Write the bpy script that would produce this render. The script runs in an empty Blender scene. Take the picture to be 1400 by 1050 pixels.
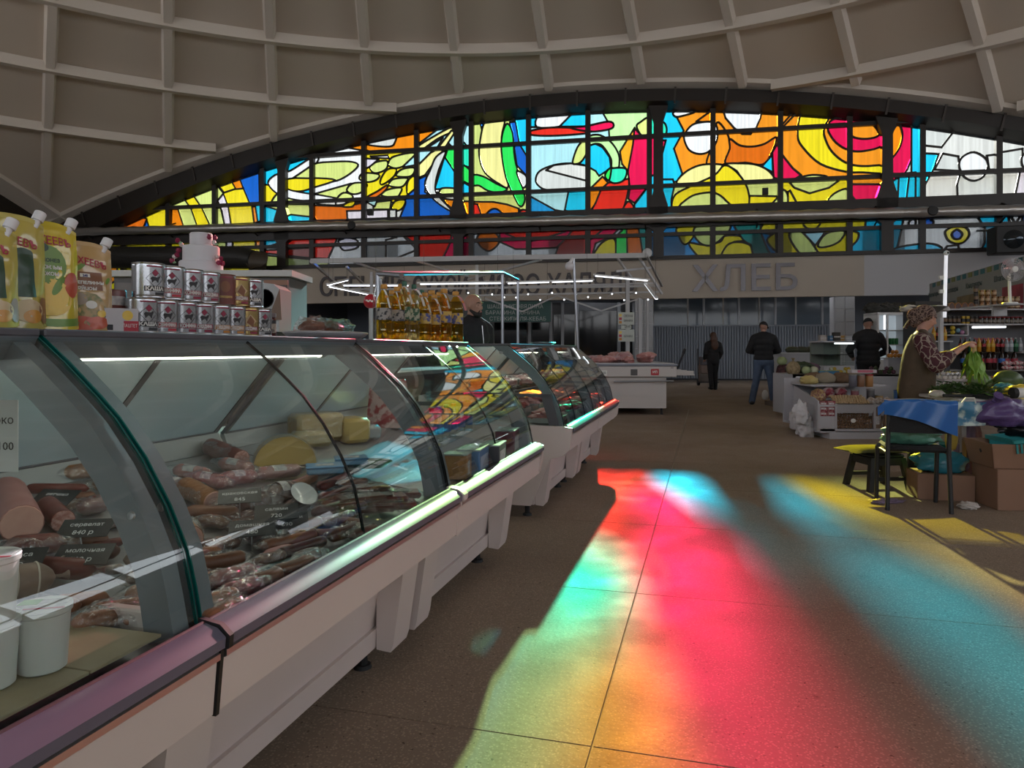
import bpy, bmesh, math, random
from mathutils import Vector, Matrix, noise, Euler
from mathutils.geometry import delaunay_2d_cdt
R = random.Random(7)
sc = bpy.context.scene
COL = sc.collection
F, HZ, CAMZ = 970.0, 478.0, 1.17          # focal length and horizon row for a 1400x1050 frame, camera height

# ---------------------------------------------------------------- camera, sky, sun, exposure
cam = bpy.data.objects.new('camera', bpy.data.cameras.new('camera')); COL.objects.link(cam)
cam.location = (0, 0, CAMZ); cam.rotation_euler = (math.pi / 2, 0, 0)
cam.data.sensor_width = 36.0; cam.data.lens = F / 1400 * 36
cam.data.shift_y = -(525 - HZ) / 1400; cam.data.clip_start = .02; cam.data.clip_end = 400
sc.camera = cam

wd = bpy.data.worlds.new('sky'); sc.world = wd; wd.use_nodes = True
nt = wd.node_tree; bg = nt.nodes['Background']
tc = nt.nodes.new('ShaderNodeTexCoord'); sp = nt.nodes.new('ShaderNodeSeparateXYZ'); rp = nt.nodes.new('ShaderNodeValToRGB')
nt.links.new(tc.outputs['Generated'], sp.inputs[0]); nt.links.new(sp.outputs['Z'], rp.inputs[0]); nt.links.new(rp.outputs[0], bg.inputs[0])
rp.color_ramp.elements[0].color = (.90, .91, .92, 1); rp.color_ramp.elements[0].position = 0
rp.color_ramp.elements[1].color = (.62, .74, .95, 1); rp.color_ramp.elements[1].position = .9
bg.inputs[1].default_value = 3.15

SUN_U, SUN_V = 857.0, 138.0                # where the sun stands in the frame, just behind the top of the glazing
sun = bpy.data.objects.new('sun', bpy.data.lights.new('sun', 'SUN')); COL.objects.link(sun)
sd = Vector(((SUN_U - 700) / F, 1, (HZ - SUN_V) / F)).normalized()
sun.rotation_euler = sd.to_track_quat('Z', 'Y').to_euler(); sun.location = sd * 60
sun.data.energy = 64.0; sun.data.angle = math.radians(1.15); sun.data.color = (1, .95, .86)

vs = sc.view_settings
vs.view_transform = 'Standard'; vs.look = 'None'; vs.exposure = 0.0; vs.gamma = 1.0; vs.use_curve_mapping = False
cy = sc.cycles
cy.transparent_max_bounces = 24; cy.max_bounces = 8; cy.diffuse_bounces = 4; cy.glossy_bounces = 4
cy.transmission_bounces = 6; cy.caustics_reflective = False; cy.caustics_refractive = False
cy.sample_clamp_indirect = 6.0; cy.use_denoising = True

# ---------------------------------------------------------------- coordinates
CA, SA = math.cos(math.radians(15.3)), math.sin(math.radians(15.3))
def aisle(L, q, z=0.0):
    """point in the aisle frame: L metres right of the camera, q metres along the counters"""
    return Vector((L * CA + q * SA, -L * SA + q * CA, z))
AISLE_RZ = -math.radians(15.3)
def at(u, v, Y):
    """point Y metres ahead that the photograph shows at pixel u, v"""
    return Vector(((u - 700) / F * Y, Y, CAMZ + (HZ - v) / F * Y))
def on_floor(u, v):
    return at(u, v, CAMZ * F / (v - HZ))
K = .2; PHI = math.atan(K)
WV, WN = Vector((math.cos(PHI), -math.sin(PHI), 0)), Vector((math.sin(PHI), math.cos(PHI), 0))
W0 = Vector((0, 24, 0))
def wall(s, z, off=0.0):
    p = W0 + WV * s - WN * off; return Vector((p.x, p.y, z))
def wall_px(u, v, off=0.0):
    """wall coordinates (s, z) of a pixel, for a surface `off` metres in front of the glazed wall"""
    t = (u - 700) / F; d = (24 - off * math.sqrt(1 + K * K)) / (1 + K * t)
    p = Vector((t * d, d, 0)) - W0
    return p.dot(WV), CAMZ + (HZ - v) / F * d
ARC_S, ARC_Z, ARC_R = 1.91, -44.0, 53.53   # the arch of the glazing: a circle in the wall plane
HALF = 19.8
DC = W0 + WV * ARC_S - WN * HALF; DC.z = ARC_Z      # centre of the shell's sphere
DR = math.hypot(ARC_R, HALF)
def arch(s, inset=0.0):
    r = ARC_R - inset
    return ARC_Z + math.sqrt(max(0, r * r - (s - ARC_S) ** 2))
def shell_z(x, y):
    return DC.z + math.sqrt(DR * DR - (x - DC.x) ** 2 - (y - DC.y) ** 2)

# ---------------------------------------------------------------- mesh builder
def TR(loc=(0, 0, 0), rz=0, rx=0, ry=0, s=(1, 1, 1)):
    if not hasattr(s, '__len__'): s = (s, s, s)
    return Matrix.Translation(Vector(loc)) @ Euler((rx, ry, rz)).to_matrix().to_4x4() @ Matrix.Diagonal((*s, 1))
class MB:
    def __init__(self): self.v = []; self.f = []; self.m = []
    def add(self, vs_, fs, mat=0, X=None):
        o = len(self.v)
        self.v += [X @ Vector(p) for p in vs_] if X is not None else [Vector(p) for p in vs_]
        self.f += [tuple(i + o for i in f) for f in fs]; self.m += [mat] * len(fs); return self
    def box(self, x0, x1, y0, y1, z0, z1, mat=0, X=None, b=0.0):
        if b <= 0:
            return self.add([(x, y, z) for z in (z0, z1) for y in (y0, y1) for x in (x0, x1)],
                            [(0, 2, 3, 1), (4, 5, 7, 6), (0, 1, 5, 4), (2, 6, 7, 3), (0, 4, 6, 2), (1, 3, 7, 5)], mat, X)
        bm = bmesh.new()
        bmesh.ops.create_cube(bm, size=1, matrix=Matrix.Translation(((x0 + x1) / 2, (y0 + y1) / 2, (z0 + z1) / 2)) @ Matrix.Diagonal((abs(x1 - x0), abs(y1 - y0), abs(z1 - z0), 1)))
        bmesh.ops.bevel(bm, geom=bm.edges[:], offset=b, segments=1, affect='EDGES')
        bm.verts.index_update()
        self.add([v.co.copy() for v in bm.verts], [[v.index for v in f.verts] for f in bm.faces], mat, X); bm.free(); return self
    def cbox(self, c, sx, sy, sz, mat=0, X=None, b=0.0):
        return self.box(c[0] - sx / 2, c[0] + sx / 2, c[1] - sy / 2, c[1] + sy / 2, c[2] - sz / 2, c[2] + sz / 2, mat, X, b)
    def lathe(self, prof, n=16, mat=0, X=None, close=True):
        vs_, fs = [], []
        for r, z in prof:
            for i in range(n):
                a = 2 * math.pi * i / n; vs_.append((r * math.cos(a), r * math.sin(a), z))
        for j in range(len(prof) - 1):
            for i in range(n):
                k = (i + 1) % n; fs.append((j * n + i, j * n + k, (j + 1) * n + k, (j + 1) * n + i))
        if close:
            if prof[0][0] > 1e-5: fs.append(tuple(range(n - 1, -1, -1)))
            if prof[-1][0] > 1e-5: fs.append(tuple((len(prof) - 1) * n + i for i in range(n)))
        return self.add(vs_, fs, mat, X)
    def tube(self, pts, r, n=8, mat=0, X=None, caps=True):
        pts = [Vector(p) for p in pts]; N = len(pts)
        rs = r if hasattr(r, '__len__') else [r] * N
        vs_, fs = [], []; prev = None
        for i, p in enumerate(pts):
            d = (pts[min(i + 1, N - 1)] - pts[max(i - 1, 0)]).normalized()
            if prev is None:
                up = Vector((0, 0, 1)) if abs(d.z) < .9 else Vector((1, 0, 0))
            else: up = prev
            sx = d.cross(up); sx = sx.normalized() if sx.length > 1e-6 else Vector((1, 0, 0)); up = sx.cross(d).normalized(); prev = up
            for k in range(n):
                a = 2 * math.pi * (k + .5) / n
                vs_.append(p + (sx * math.cos(a) + up * math.sin(a)) * rs[i])
        for i in range(N - 1):
            for k in range(n):
                k2 = (k + 1) % n; fs.append((i * n + k, i * n + k2, (i + 1) * n + k2, (i + 1) * n + k))
        if caps: fs += [tuple(range(n - 1, -1, -1)), tuple((N - 1) * n + k for k in range(n))]
        return self.add(vs_, fs, mat, X)
    def bar(self, a, b_, w, h=None, mat=0, X=None, up=None):
        """rectangular bar from a to b, w wide and h high"""
        h = h or w; a = Vector(a); b_ = Vector(b_); d = (b_ - a).normalized()
        up = Vector(up) if up is not None else (Vector((0, 0, 1)) if abs(d.z) < .95 else Vector((0, 1, 0)))
        sx = d.cross(up).normalized(); up = sx.cross(d).normalized()
        P = [e + sx * (i * w / 2) + up * (j * h / 2) for e in (a, b_) for i, j in ((-1, -1), (1, -1), (1, 1), (-1, 1))]
        return self.add(P, [(0, 3, 2, 1), (4, 5, 6, 7), (0, 1, 5, 4), (1, 2, 6, 5), (2, 3, 7, 6), (3, 0, 4, 7)], mat, X)
    def prism(self, poly, d0, d1, X=None, mat=0):
        """polygon in local x,y extruded along local z"""
        n = len(poly)
        if sum(poly[i][0] * poly[(i + 1) % n][1] - poly[(i + 1) % n][0] * poly[i][1] for i in range(n)) < 0: poly = poly[::-1]
        vs_ = [(p[0], p[1], d0) for p in poly] + [(p[0], p[1], d1) for p in poly]
        fs = [tuple(range(n - 1, -1, -1)), tuple(range(n, 2 * n))] + [(i, (i + 1) % n, n + (i + 1) % n, n + i) for i in range(n)]
        return self.add(vs_, fs, mat, X)
    def grid(self, fn, nu, nv, mat=0, X=None, wrap=False):
        vs_ = [fn(i / nu, j / nv) for j in range(nv + 1) for i in range(nu + (0 if wrap else 1))]
        w = nu if wrap else nu + 1
        fs = [(j * w + i, j * w + (i + 1) % w, (j + 1) * w + (i + 1) % w, (j + 1) * w + i) for j in range(nv) for i in range(nu)]
        return self.add(vs_, fs, mat, X)
    def ball(self, c, rx, ry=None, rz=None, nu=12, nv=8, mat=0, X=None, amp=0, seed=0, fr=3):
        ry = ry or rx; rz = rz or rx
        def fn(a, b_):
            th = 2 * math.pi * a; ph = math.pi * (b_ - .5)
            d = Vector((math.cos(th) * math.cos(ph), math.sin(th) * math.cos(ph), math.sin(ph)))
            k = 1 + (amp * noise.noise(d * fr + Vector((seed * 7.3, seed * 3.1, 0))) if amp else 0)
            return (c[0] + d.x * rx * k, c[1] + d.y * ry * k, c[2] + d.z * rz * k)
        return self.grid(fn, nu, nv, mat, X, wrap=True)
def mesh(name, mb, mats, smooth=40):
    me = bpy.data.meshes.new(name); me.from_pydata([tuple(v) for v in mb.v], [], mb.f)
    for m in (mats if isinstance(mats, (list, tuple)) else [mats]): me.materials.append(m)
    if any(mb.m): me.polygons.foreach_set('material_index', mb.m)
    if smooth:
        me.polygons.foreach_set('use_smooth', [True] * len(mb.f))
        me.set_sharp_from_angle(angle=math.radians(smooth))
    me.update(); return me
def link(name, data, parent=None, loc=(0, 0, 0), rz=0, rx=0, ry=0):
    o = bpy.data.objects.new(name, data); COL.objects.link(o)
    o.location = loc; o.rotation_euler = (rx, ry, rz)
    if parent is not None: o.parent = parent
    return o
def obj(name, mb, mats, parent=None, loc=(0, 0, 0), rz=0, smooth=40, rx=0, ry=0):
    return link(name, mesh(name, mb, mats, smooth), parent, loc, rz, rx, ry)
def tag(o, label, cat, group=None):
    o['label'] = label; o['category'] = cat
    if group: o['group'] = group
    return o
def thing(name, label, cat, loc=(0, 0, 0), rz=0, group=None):
    o = link(name, None, None, loc, rz); o.empty_display_size = .1
    return tag(o, label, cat, group)
def struct(o, label=None, cat=None):
    o['kind'] = 'structure'
    if label: tag(o, label, cat)
    return o
def dup(root, loc=None, rz=None, label=None, group=None, scale=None):
    r = root.copy(); COL.objects.link(r)
    if loc is not None: r.location = loc
    if rz is not None: r.rotation_euler = (0, 0, rz)
    if scale is not None: r.scale = (scale, scale, scale)
    if label: r['label'] = label
    if group: r['group'] = group
    for ch in root.children:
        c = ch.copy(); COL.objects.link(c); c.parent = r
        for g in ch.children:
            d = g.copy(); COL.objects.link(d); d.parent = c
    return r
ORD = ['first', 'second', 'third', 'fourth', 'fifth', 'sixth', 'seventh', 'eighth', 'ninth', 'tenth', 'eleventh', 'twelfth', 'thirteenth',
       'fourteenth', 'fifteenth', 'sixteenth', 'seventeenth', 'eighteenth', 'nineteenth', 'twentieth']

# ---------------------------------------------------------------- materials
MATS = {}
def mat(name, col=(.5, .5, .5), rough=.5, metal=0.0, spec=.5, emit=None, var=None, bump=None, coat=0, sss=0, coord='Object'):
    """principled material; var = (noise scale, second colour, contrast), bump = (scale, strength)"""
    if name in MATS: return MATS[name]
    m = bpy.data.materials.new(name); m.use_nodes = True; t = m.node_tree; b = t.nodes['Principled BSDF']
    b.inputs['Base Color'].default_value = (*col, 1); b.inputs['Roughness'].default_value = rough
    b.inputs['Metallic'].default_value = metal; b.inputs['Specular IOR Level'].default_value = spec
    b.inputs['Coat Weight'].default_value = coat
    if sss: b.inputs['Subsurface Weight'].default_value = sss; b.inputs['Subsurface Radius'].default_value = (.02, .008, .004)
    if emit: b.inputs['Emission Color'].default_value = (*emit[:3], 1); b.inputs['Emission Strength'].default_value = emit[3]
    if var or bump: tcn = t.nodes.new('ShaderNodeTexCoord')
    if var:
        n = t.nodes.new('ShaderNodeTexNoise'); n.inputs['Scale'].default_value = var[0]; n.inputs['Detail'].default_value = 5
        c = t.nodes.new('ShaderNodeValToRGB'); w = var[2] if len(var) > 2 else .25
        c.color_ramp.elements[0].position = .5 - w; c.color_ramp.elements[1].position = .5 + w
        c.color_ramp.elements[0].color = (*col, 1); c.color_ramp.elements[1].color = (*var[1], 1)
        t.links.new(tcn.outputs[coord], n.inputs['Vector']); t.links.new(n.outputs['Fac'], c.inputs[0]); t.links.new(c.outputs[0], b.inputs['Base Color'])
    if bump:
        n = t.nodes.new('ShaderNodeTexNoise'); n.inputs['Scale'].default_value = bump[0]; n.inputs['Detail'].default_value = 4
        bp = t.nodes.new('ShaderNodeBump'); bp.inputs['Strength'].default_value = bump[1]; bp.inputs['Distance'].default_value = .01
        t.links.new(tcn.outputs[coord], n.inputs['Vector']); t.links.new(n.outputs['Fac'], bp.inputs['Height']); t.links.new(bp.outputs[0], b.inputs['Normal'])
    MATS[name] = m; return m
def clear_mat(name, tint=(.95, .98, .97), rough=.0, ior=1.45, base=0.0, bump=None, gcol=(1, 1, 1)):
    """thin see-through sheet: transparent body with a mirror-like surface"""
    if name in MATS: return MATS[name]
    m = bpy.data.materials.new(name); m.use_nodes = True; t = m.node_tree; t.nodes.remove(t.nodes['Principled BSDF'])
    out = t.nodes['Material Output']; tr = t.nodes.new('ShaderNodeBsdfTransparent'); gl = t.nodes.new('ShaderNodeBsdfGlossy')
    mx = t.nodes.new('ShaderNodeMixShader'); fr = t.nodes.new('ShaderNodeFresnel'); fr.inputs['IOR'].default_value = ior
    tr.inputs[0].default_value = (*tint, 1); gl.inputs['Roughness'].default_value = rough; gl.inputs[0].default_value = (*gcol, 1)
    ad = t.nodes.new('ShaderNodeMath'); ad.operation = 'ADD'; ad.inputs[1].default_value = base; ad.use_clamp = True
    ge = t.nodes.new('ShaderNodeNewGeometry'); im = t.nodes.new('ShaderNodeMix'); im.data_type = 'FLOAT'
    im.inputs[2].default_value = ior; im.inputs[3].default_value = 1 / ior
    t.links.new(ge.outputs['Backfacing'], im.inputs[0]); t.links.new(im.outputs[0], fr.inputs['IOR'])
    t.links.new(fr.outputs[0], ad.inputs[0]); t.links.new(ad.outputs[0], mx.inputs[0])
    t.links.new(tr.outputs[0], mx.inputs[1]); t.links.new(gl.outputs[0], mx.inputs[2]); t.links.new(mx.outputs[0], out.inputs[0])
    if bump:
        tcn = t.nodes.new('ShaderNodeTexCoord'); n = t.nodes.new('ShaderNodeTexNoise'); n.inputs['Scale'].default_value = bump[0]; n.inputs['Detail'].default_value = 3
        bp = t.nodes.new('ShaderNodeBump'); bp.inputs['Strength'].default_value = bump[1]; bp.inputs['Distance'].default_value = .02
        t.links.new(tcn.outputs['Object'], n.inputs['Vector']); t.links.new(n.outputs['Fac'], bp.inputs['Height'])
        t.links.new(bp.outputs[0], gl.inputs['Normal']); t.links.new(bp.outputs[0], fr.inputs['Normal'])
    MATS[name] = m; return m
def stained(name, col):
    """coloured fluted plastic sheet: lets tinted sunlight through, scatters some of it; used on both faces of a pane"""
    m = bpy.data.materials.new(name); m.use_nodes = True; t = m.node_tree; t.nodes.remove(t.nodes['Principled BSDF'])
    out = t.nodes['Material Output']
    q = [max(.0, c * .25) ** .5 for c in col]
    tr = t.nodes.new('ShaderNodeBsdfTransparent'); tl = t.nodes.new('ShaderNodeBsdfTranslucent'); gl = t.nodes.new('ShaderNodeBsdfGlossy')
    gl.inputs['Roughness'].default_value = .15
    mx = t.nodes.new('ShaderNodeMixShader'); mx.inputs[0].default_value = .07
    m2 = t.nodes.new('ShaderNodeMixShader'); m2.inputs[0].default_value = .035
    tcn = t.nodes.new('ShaderNodeTexCoord'); mp = t.nodes.new('ShaderNodeMapping'); n = t.nodes.new('ShaderNodeTexNoise')
    mp.inputs['Scale'].default_value = (9, 9, .35); n.inputs['Scale'].default_value = 1.5; n.inputs['Detail'].default_value = 4
    cr = t.nodes.new('ShaderNodeValToRGB'); cr.color_ramp.elements[0].position = .3; cr.color_ramp.elements[1].position = .65
    cr.color_ramp.elements[0].color = (*[c * .86 for c in q], 1); cr.color_ramp.elements[1].color = (*q, 1)
    t.links.new(tcn.outputs['Object'], mp.inputs[0]); t.links.new(mp.outputs[0], n.inputs['Vector']); t.links.new(n.outputs['Fac'], cr.inputs[0])
    t.links.new(cr.outputs[0], tr.inputs[0]); t.links.new(cr.outputs[0], tl.inputs[0])
    t.links.new(tr.outputs[0], mx.inputs[1]); t.links.new(tl.outputs[0], mx.inputs[2])
    t.links.new(mx.outputs[0], m2.inputs[1]); t.links.new(gl.outputs[0], m2.inputs[2]); t.links.new(m2.outputs[0], out.inputs[0])
    return m
def text_verts(s, size, align='CENTER', extrude=.002, bold=0.0, width=None):
    """lettering as plain mesh data: verts in local x,y with thickness along z"""
    c = bpy.data.curves.new('lettering', 'FONT'); c.body = s; c.size = size; c.align_x = align; c.align_y = 'BOTTOM_BASELINE'
    c.extrude = extrude; c.offset = bold; c.resolution_u = 2
    o = bpy.data.objects.new('lettering', c); COL.objects.link(o)
    bpy.context.view_layer.update()
    me = bpy.data.meshes.new_from_object(o.evaluated_get(bpy.context.evaluated_depsgraph_get()))
    V = [v.co.copy() for v in me.vertices]; Fs = [tuple(p.vertices) for p in me.polygons]
    bpy.data.objects.remove(o); bpy.data.meshes.remove(me); bpy.data.curves.remove(c)
    if width and V:
        x0 = min(v.x for v in V); x1 = max(v.x for v in V); k = width / max(1e-6, x1 - x0); m_ = (x0 + x1) / 2
        for v in V: v.x = (v.x - m_) * k
    return V, Fs
def lettering(name, s, size, m, parent=None, X=None, **kw):
    V, Fs = text_verts(s, size, **kw); b = MB(); b.add(V, Fs, 0, X); return obj(name, b, m, parent, smooth=0)
def solid(name, mb, voxel, iters, mats, parent=None, loc=(0, 0, 0), rz=0, sub=False):
    """fuse overlapping shapes into one continuous smooth surface"""
    me = bpy.data.meshes.new('raw'); me.from_pydata([tuple(v) for v in mb.v], [], mb.f)
    o = bpy.data.objects.new('raw', me); COL.objects.link(o)
    r = o.modifiers.new('r', 'REMESH'); r.mode = 'VOXEL'; r.voxel_size = voxel
    if iters: s = o.modifiers.new('s', 'SMOOTH'); s.iterations = iters; s.factor = .5
    bpy.context.view_layer.update()
    m2 = bpy.data.meshes.new_from_object(o.evaluated_get(bpy.context.evaluated_depsgraph_get()))
    bpy.data.objects.remove(o); bpy.data.meshes.remove(me)
    m2.name = name; m2.materials.clear()
    for m in (mats if isinstance(mats, (list, tuple)) else [mats]): m2.materials.append(m)
    m2.polygons.foreach_set('use_smooth', [True] * len(m2.polygons)); m2.update()
    return link(name, m2, parent, loc, rz)
# ================================================================ the hall
M_plaster = mat('warm grey plaster', (.66, .585, .50), .85, var=(.35, (.60, .52, .44), .3), coord='Generated')
M_rib = mat('pale plaster ribs', (.70, .635, .57), .8)
M_iron = mat('dark brown painted steel', (.018, .013, .011), .45)
M_fascia = mat('beige fascia board', (.46, .40, .33), .6, var=(.4, (.42, .365, .305), .2))
M_grey = mat('light grey fascia board', (.46, .46, .48), .6)
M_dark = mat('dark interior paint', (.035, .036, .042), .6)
M_white = mat('white painted metal', (.72, .72, .72), .4)
M_black = mat('matt black', (.012, .012, .013), .6)

# --- floor: worn terrazzo slabs near the camera, plain terrazzo beyond
def terrazzo():
    m = bpy.data.materials.new('worn terrazzo'); m.use_nodes = True; t = m.node_tree; b = t.nodes['Principled BSDF']; L = t.links.new
    N = t.nodes.new
    tcn = N('ShaderNodeNewGeometry')
    def noise_(scale, det=3, rough=.5):
        n = N('ShaderNodeTexNoise'); n.inputs['Scale'].default_value = scale; n.inputs['Detail'].default_value = det; n.inputs['Roughness'].default_value = rough
        L(tcn.outputs['Position'], n.inputs['Vector']); return n.outputs['Fac']
    def ramp(f, p0, p1, c0, c1):
        r = N('ShaderNodeValToRGB'); r.color_ramp.elements[0].position = p0; r.color_ramp.elements[1].position = p1
        r.color_ramp.elements[0].color = (*c0, 1); r.color_ramp.elements[1].color = (*c1, 1); L(f, r.inputs[0]); return r.outputs[0]
    def mul(a, b_, fac=1.0, op='MULTIPLY'):
        x = N('ShaderNodeMix'); x.data_type = 'RGBA'; x.blend_type = op; x.inputs[0].default_value = fac; L(a, x.inputs[6]); L(b_, x.inputs[7]); return x.outputs[2]
    base = ramp(noise_(.55, 5), .3, .7, (.34, .265, .205), (.47, .375, .29))
    vor = N('ShaderNodeTexVoronoi'); vor.inputs['Scale'].default_value = 95; L(tcn.outputs['Position'], vor.inputs['Vector'])
    chips = ramp(vor.outputs['Distance'], .12, .42, (1.16, 1.14, 1.1), (.70, .69, .68))
    c = mul(base, chips)
    c = mul(c, ramp(noise_(60, 2), .28, .34, (.42, .40, .38), (1, 1, 1)))
    c = mul(c, ramp(noise_(2.3, 8, .7), .27, .36, (.55, .52, .5), (1, 1, 1)), .6)
    v2 = N('ShaderNodeTexVoronoi'); v2.inputs['Scale'].default_value = 2.6; L(tcn.outputs['Position'], v2.inputs['Vector'])
    c = mul(c, ramp(v2.outputs['Distance'], .035, .055, (.5, .46, .43), (1, 1, 1)), .35)
    L(c, b.inputs['Base Color'])
    L(ramp(noise_(3.0, 5), .3, .7, (.45,) * 3, (.6,) * 3), b.inputs['Roughness'])
    bp = N('ShaderNodeBump'); bp.inputs['Strength'].default_value = .35; bp.inputs['Distance'].default_value = .003
    L(noise_(45, 4), bp.inputs['Height']); L(bp.outputs[0], b.inputs['Normal'])
    b.inputs['Specular IOR Level'].default_value = .05
    return m
M_floor = terrazzo(); M_joint = mat('pale joint mortar', (.50, .46, .38), .8)
SLW, SLL = 2.74, 1.365
L0, Q0 = -.325 - 3 * SLW, 2.08 - 4 * SLL
NLW, NLL = 7, 13
L1, Q1 = L0 + NLW * SLW, Q0 + NLL * SLL
fb = MB()
BIG = 34
outer = [aisle(-BIG, -BIG), aisle(BIG, -BIG), aisle(BIG, 42), aisle(-BIG, 42)]
inner = [aisle(L0, Q0), aisle(L1, Q0), aisle(L1, Q1), aisle(L0, Q1)]
low = [p + Vector((0, 0, -.006)) for p in inner]
fb.add(outer + inner + low, [(0, 1, 5, 4), (1, 2, 6, 5), (2, 3, 7, 6), (3, 0, 4, 7), (4, 5, 9, 8), (5, 6, 10, 9), (6, 7, 11, 10), (7, 4, 8, 11), (8, 9, 10, 11)])
fb.m[8] = 1
floor = struct(obj('floor', fb, [M_floor, M_joint], smooth=0))
sm = MB().box(0, SLW - .008, 0, SLL - .006, -.005, 0)
sme = mesh('slab', sm, M_floor, 0)
for i in range(NLW):
    for j in range(NLL):
        link('slab', sme, floor, aisle(L0 + i * SLW + .0045, Q0 + j * SLL + .003, R.uniform(-.0008, .0)), AISLE_RZ)

# --- shell roof: spherical vault on four arches, coffered with meridian and ring ribs
rb = MB(); NG = 72
def shp(a, b_, dz=0):
    p = DC + WV * ((a - .5) * 2 * (HALF + .3)) + WN * ((b_ - .5) * 2 * (HALF + .3))
    return (p.x, p.y, shell_z(p.x, p.y) + dz)
rb.grid(lambda a, b_: shp(a, b_), NG, NG); rb.grid(lambda a, b_: shp(1 - a, b_, .35), NG, NG)
roof = struct(obj('ceiling', rb, M_plaster))
def rib_strip(pts, w, h):
    """trapezoid rib hanging below the shell along pts"""
    b = MB(); vs_ = []
    for i, p in enumerate(pts):
        d = (pts[min(i + 1, len(pts) - 1)] - pts[max(i - 1, 0)]); d.z = 0; d.normalize(); sx = Vector((d.y, -d.x, 0))
        nrm = (Vector((DC.x, DC.y, DC.z)) - p).normalized()
        vs_ += [p - sx * w * .62 - nrm * .05, p + sx * w * .62 - nrm * .05, p + sx * w * .36 + nrm * h, p - sx * w * .36 + nrm * h]
    fs = []
    for i in range(len(pts) - 1):
        for k in range(4): k2 = (k + 1) % 4; fs.append((i * 4 + k, i * 4 + k2, i * 4 + 4 + k2, i * 4 + 4 + k))
    b.add(vs_, fs); return b
def inside(x, y):
    d = Vector((x, y, 0)) - Vector((DC.x, DC.y, 0)); return abs(d.dot(WV)) < HALF - .55 and abs(d.dot(WN)) < HALF - .55
PX, PY = -1.75, 3.5
def runs(samples, name, w, h):
    run = []
    for x, y in samples + [(1e6, 1e6)]:
        if inside(x, y): run.append(Vector((x, y, shell_z(x, y))))
        else:
            if len(run) > 2: obj(name, rib_strip(run, w, h), M_rib, roof)
            run = []
for i in range(42):
    a = math.radians(-34.3 + 360 / 42 * i)
    if math.cos(a) < -.35: continue
    runs([(PX + math.sin(a) * r, PY + math.cos(a) * r) for r in [7.2 + .7 * j for j in range(32)]], 'rib', .30, .24)
for r in (7.4, 10.1, 12.8, 15.5, 18.1, 20.75, 23.4):
    runs([(PX + math.sin(math.radians(d)) * r, PY + math.cos(math.radians(d)) * r) for d in range(-120, 121, 2)], 'ring_rib', .34, .27)
# white edge beams along the four arches
for k in range(4):
    ang = k * math.pi / 2; wv = Vector((WV.x * math.cos(ang) - WV.y * math.sin(ang), WV.x * math.sin(ang) + WV.y * math.cos(ang), 0)); wn = Vector((-wv.y, wv.x, 0))
    b = MB(); vs_ = []; n = 48
    for i in range(n + 1):
        s = -HALF + 2 * HALF * i / n; z = ARC_Z + math.sqrt(ARC_R ** 2 - s * s)
        base = Vector((DC.x, DC.y, 0)) + wv * s
        for off, dz in ((.75, -.03), (.75, .20), (-.1, .30), (-.1, -.03)):
            p = base + wn * (HALF - off); vs_.append((p.x, p.y, z + dz + (0 if off < .5 else .17)))
    b.add(vs_, [(i * 4 + q_, i * 4 + (q_ + 1) % 4, i * 4 + 4 + (q_ + 1) % 4, i * 4 + 4 + q_) for i in range(n) for q_ in range(4)])
    obj('edge_beam', b, M_rib, roof)

# --- the stained window -------------------------------------------------
GL = {'y': (.88, .76, .02), 'l': (.70, .84, .26), 'p': (.93, .92, .36), 'o': (.92, .28, .01), 'O': (.93, .33, .02), 'a': (.92, .42, .02), 'd': (.74, .16, .01), 'r': (.84, .033, .02),
      'm': (.78, .010, .09), 'b': (.01, .13, .62), 'c': (.015, .64, .98), 'C': (.02, .36, .80), 'w': (.90, .95, .98), 'W': (.56, .98, .42), 'g': (.03, .85, .12), 't': (.03, .85, .55), 'T': (.02, .32, .28),
      'k': (.70, .76, .75), 'K': (.78, .82, .80), 'e': (.46, .86, .95), 'v': (.80, .78, .90)}
MG = {k: stained('stained sheet ' + k, c) for k, c in GL.items()}
CROP = {'0': (0, 0, 1), '1': (140, 170, 5.25), '2': (360, 170, 5.25), '3': (560, 150, 5.25), '4': (700, 150, 5.25), '5': (870, 150, 5.25), '6': (1000, 150, 5.25), '7': (1150, 150, 5.25)}
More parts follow.
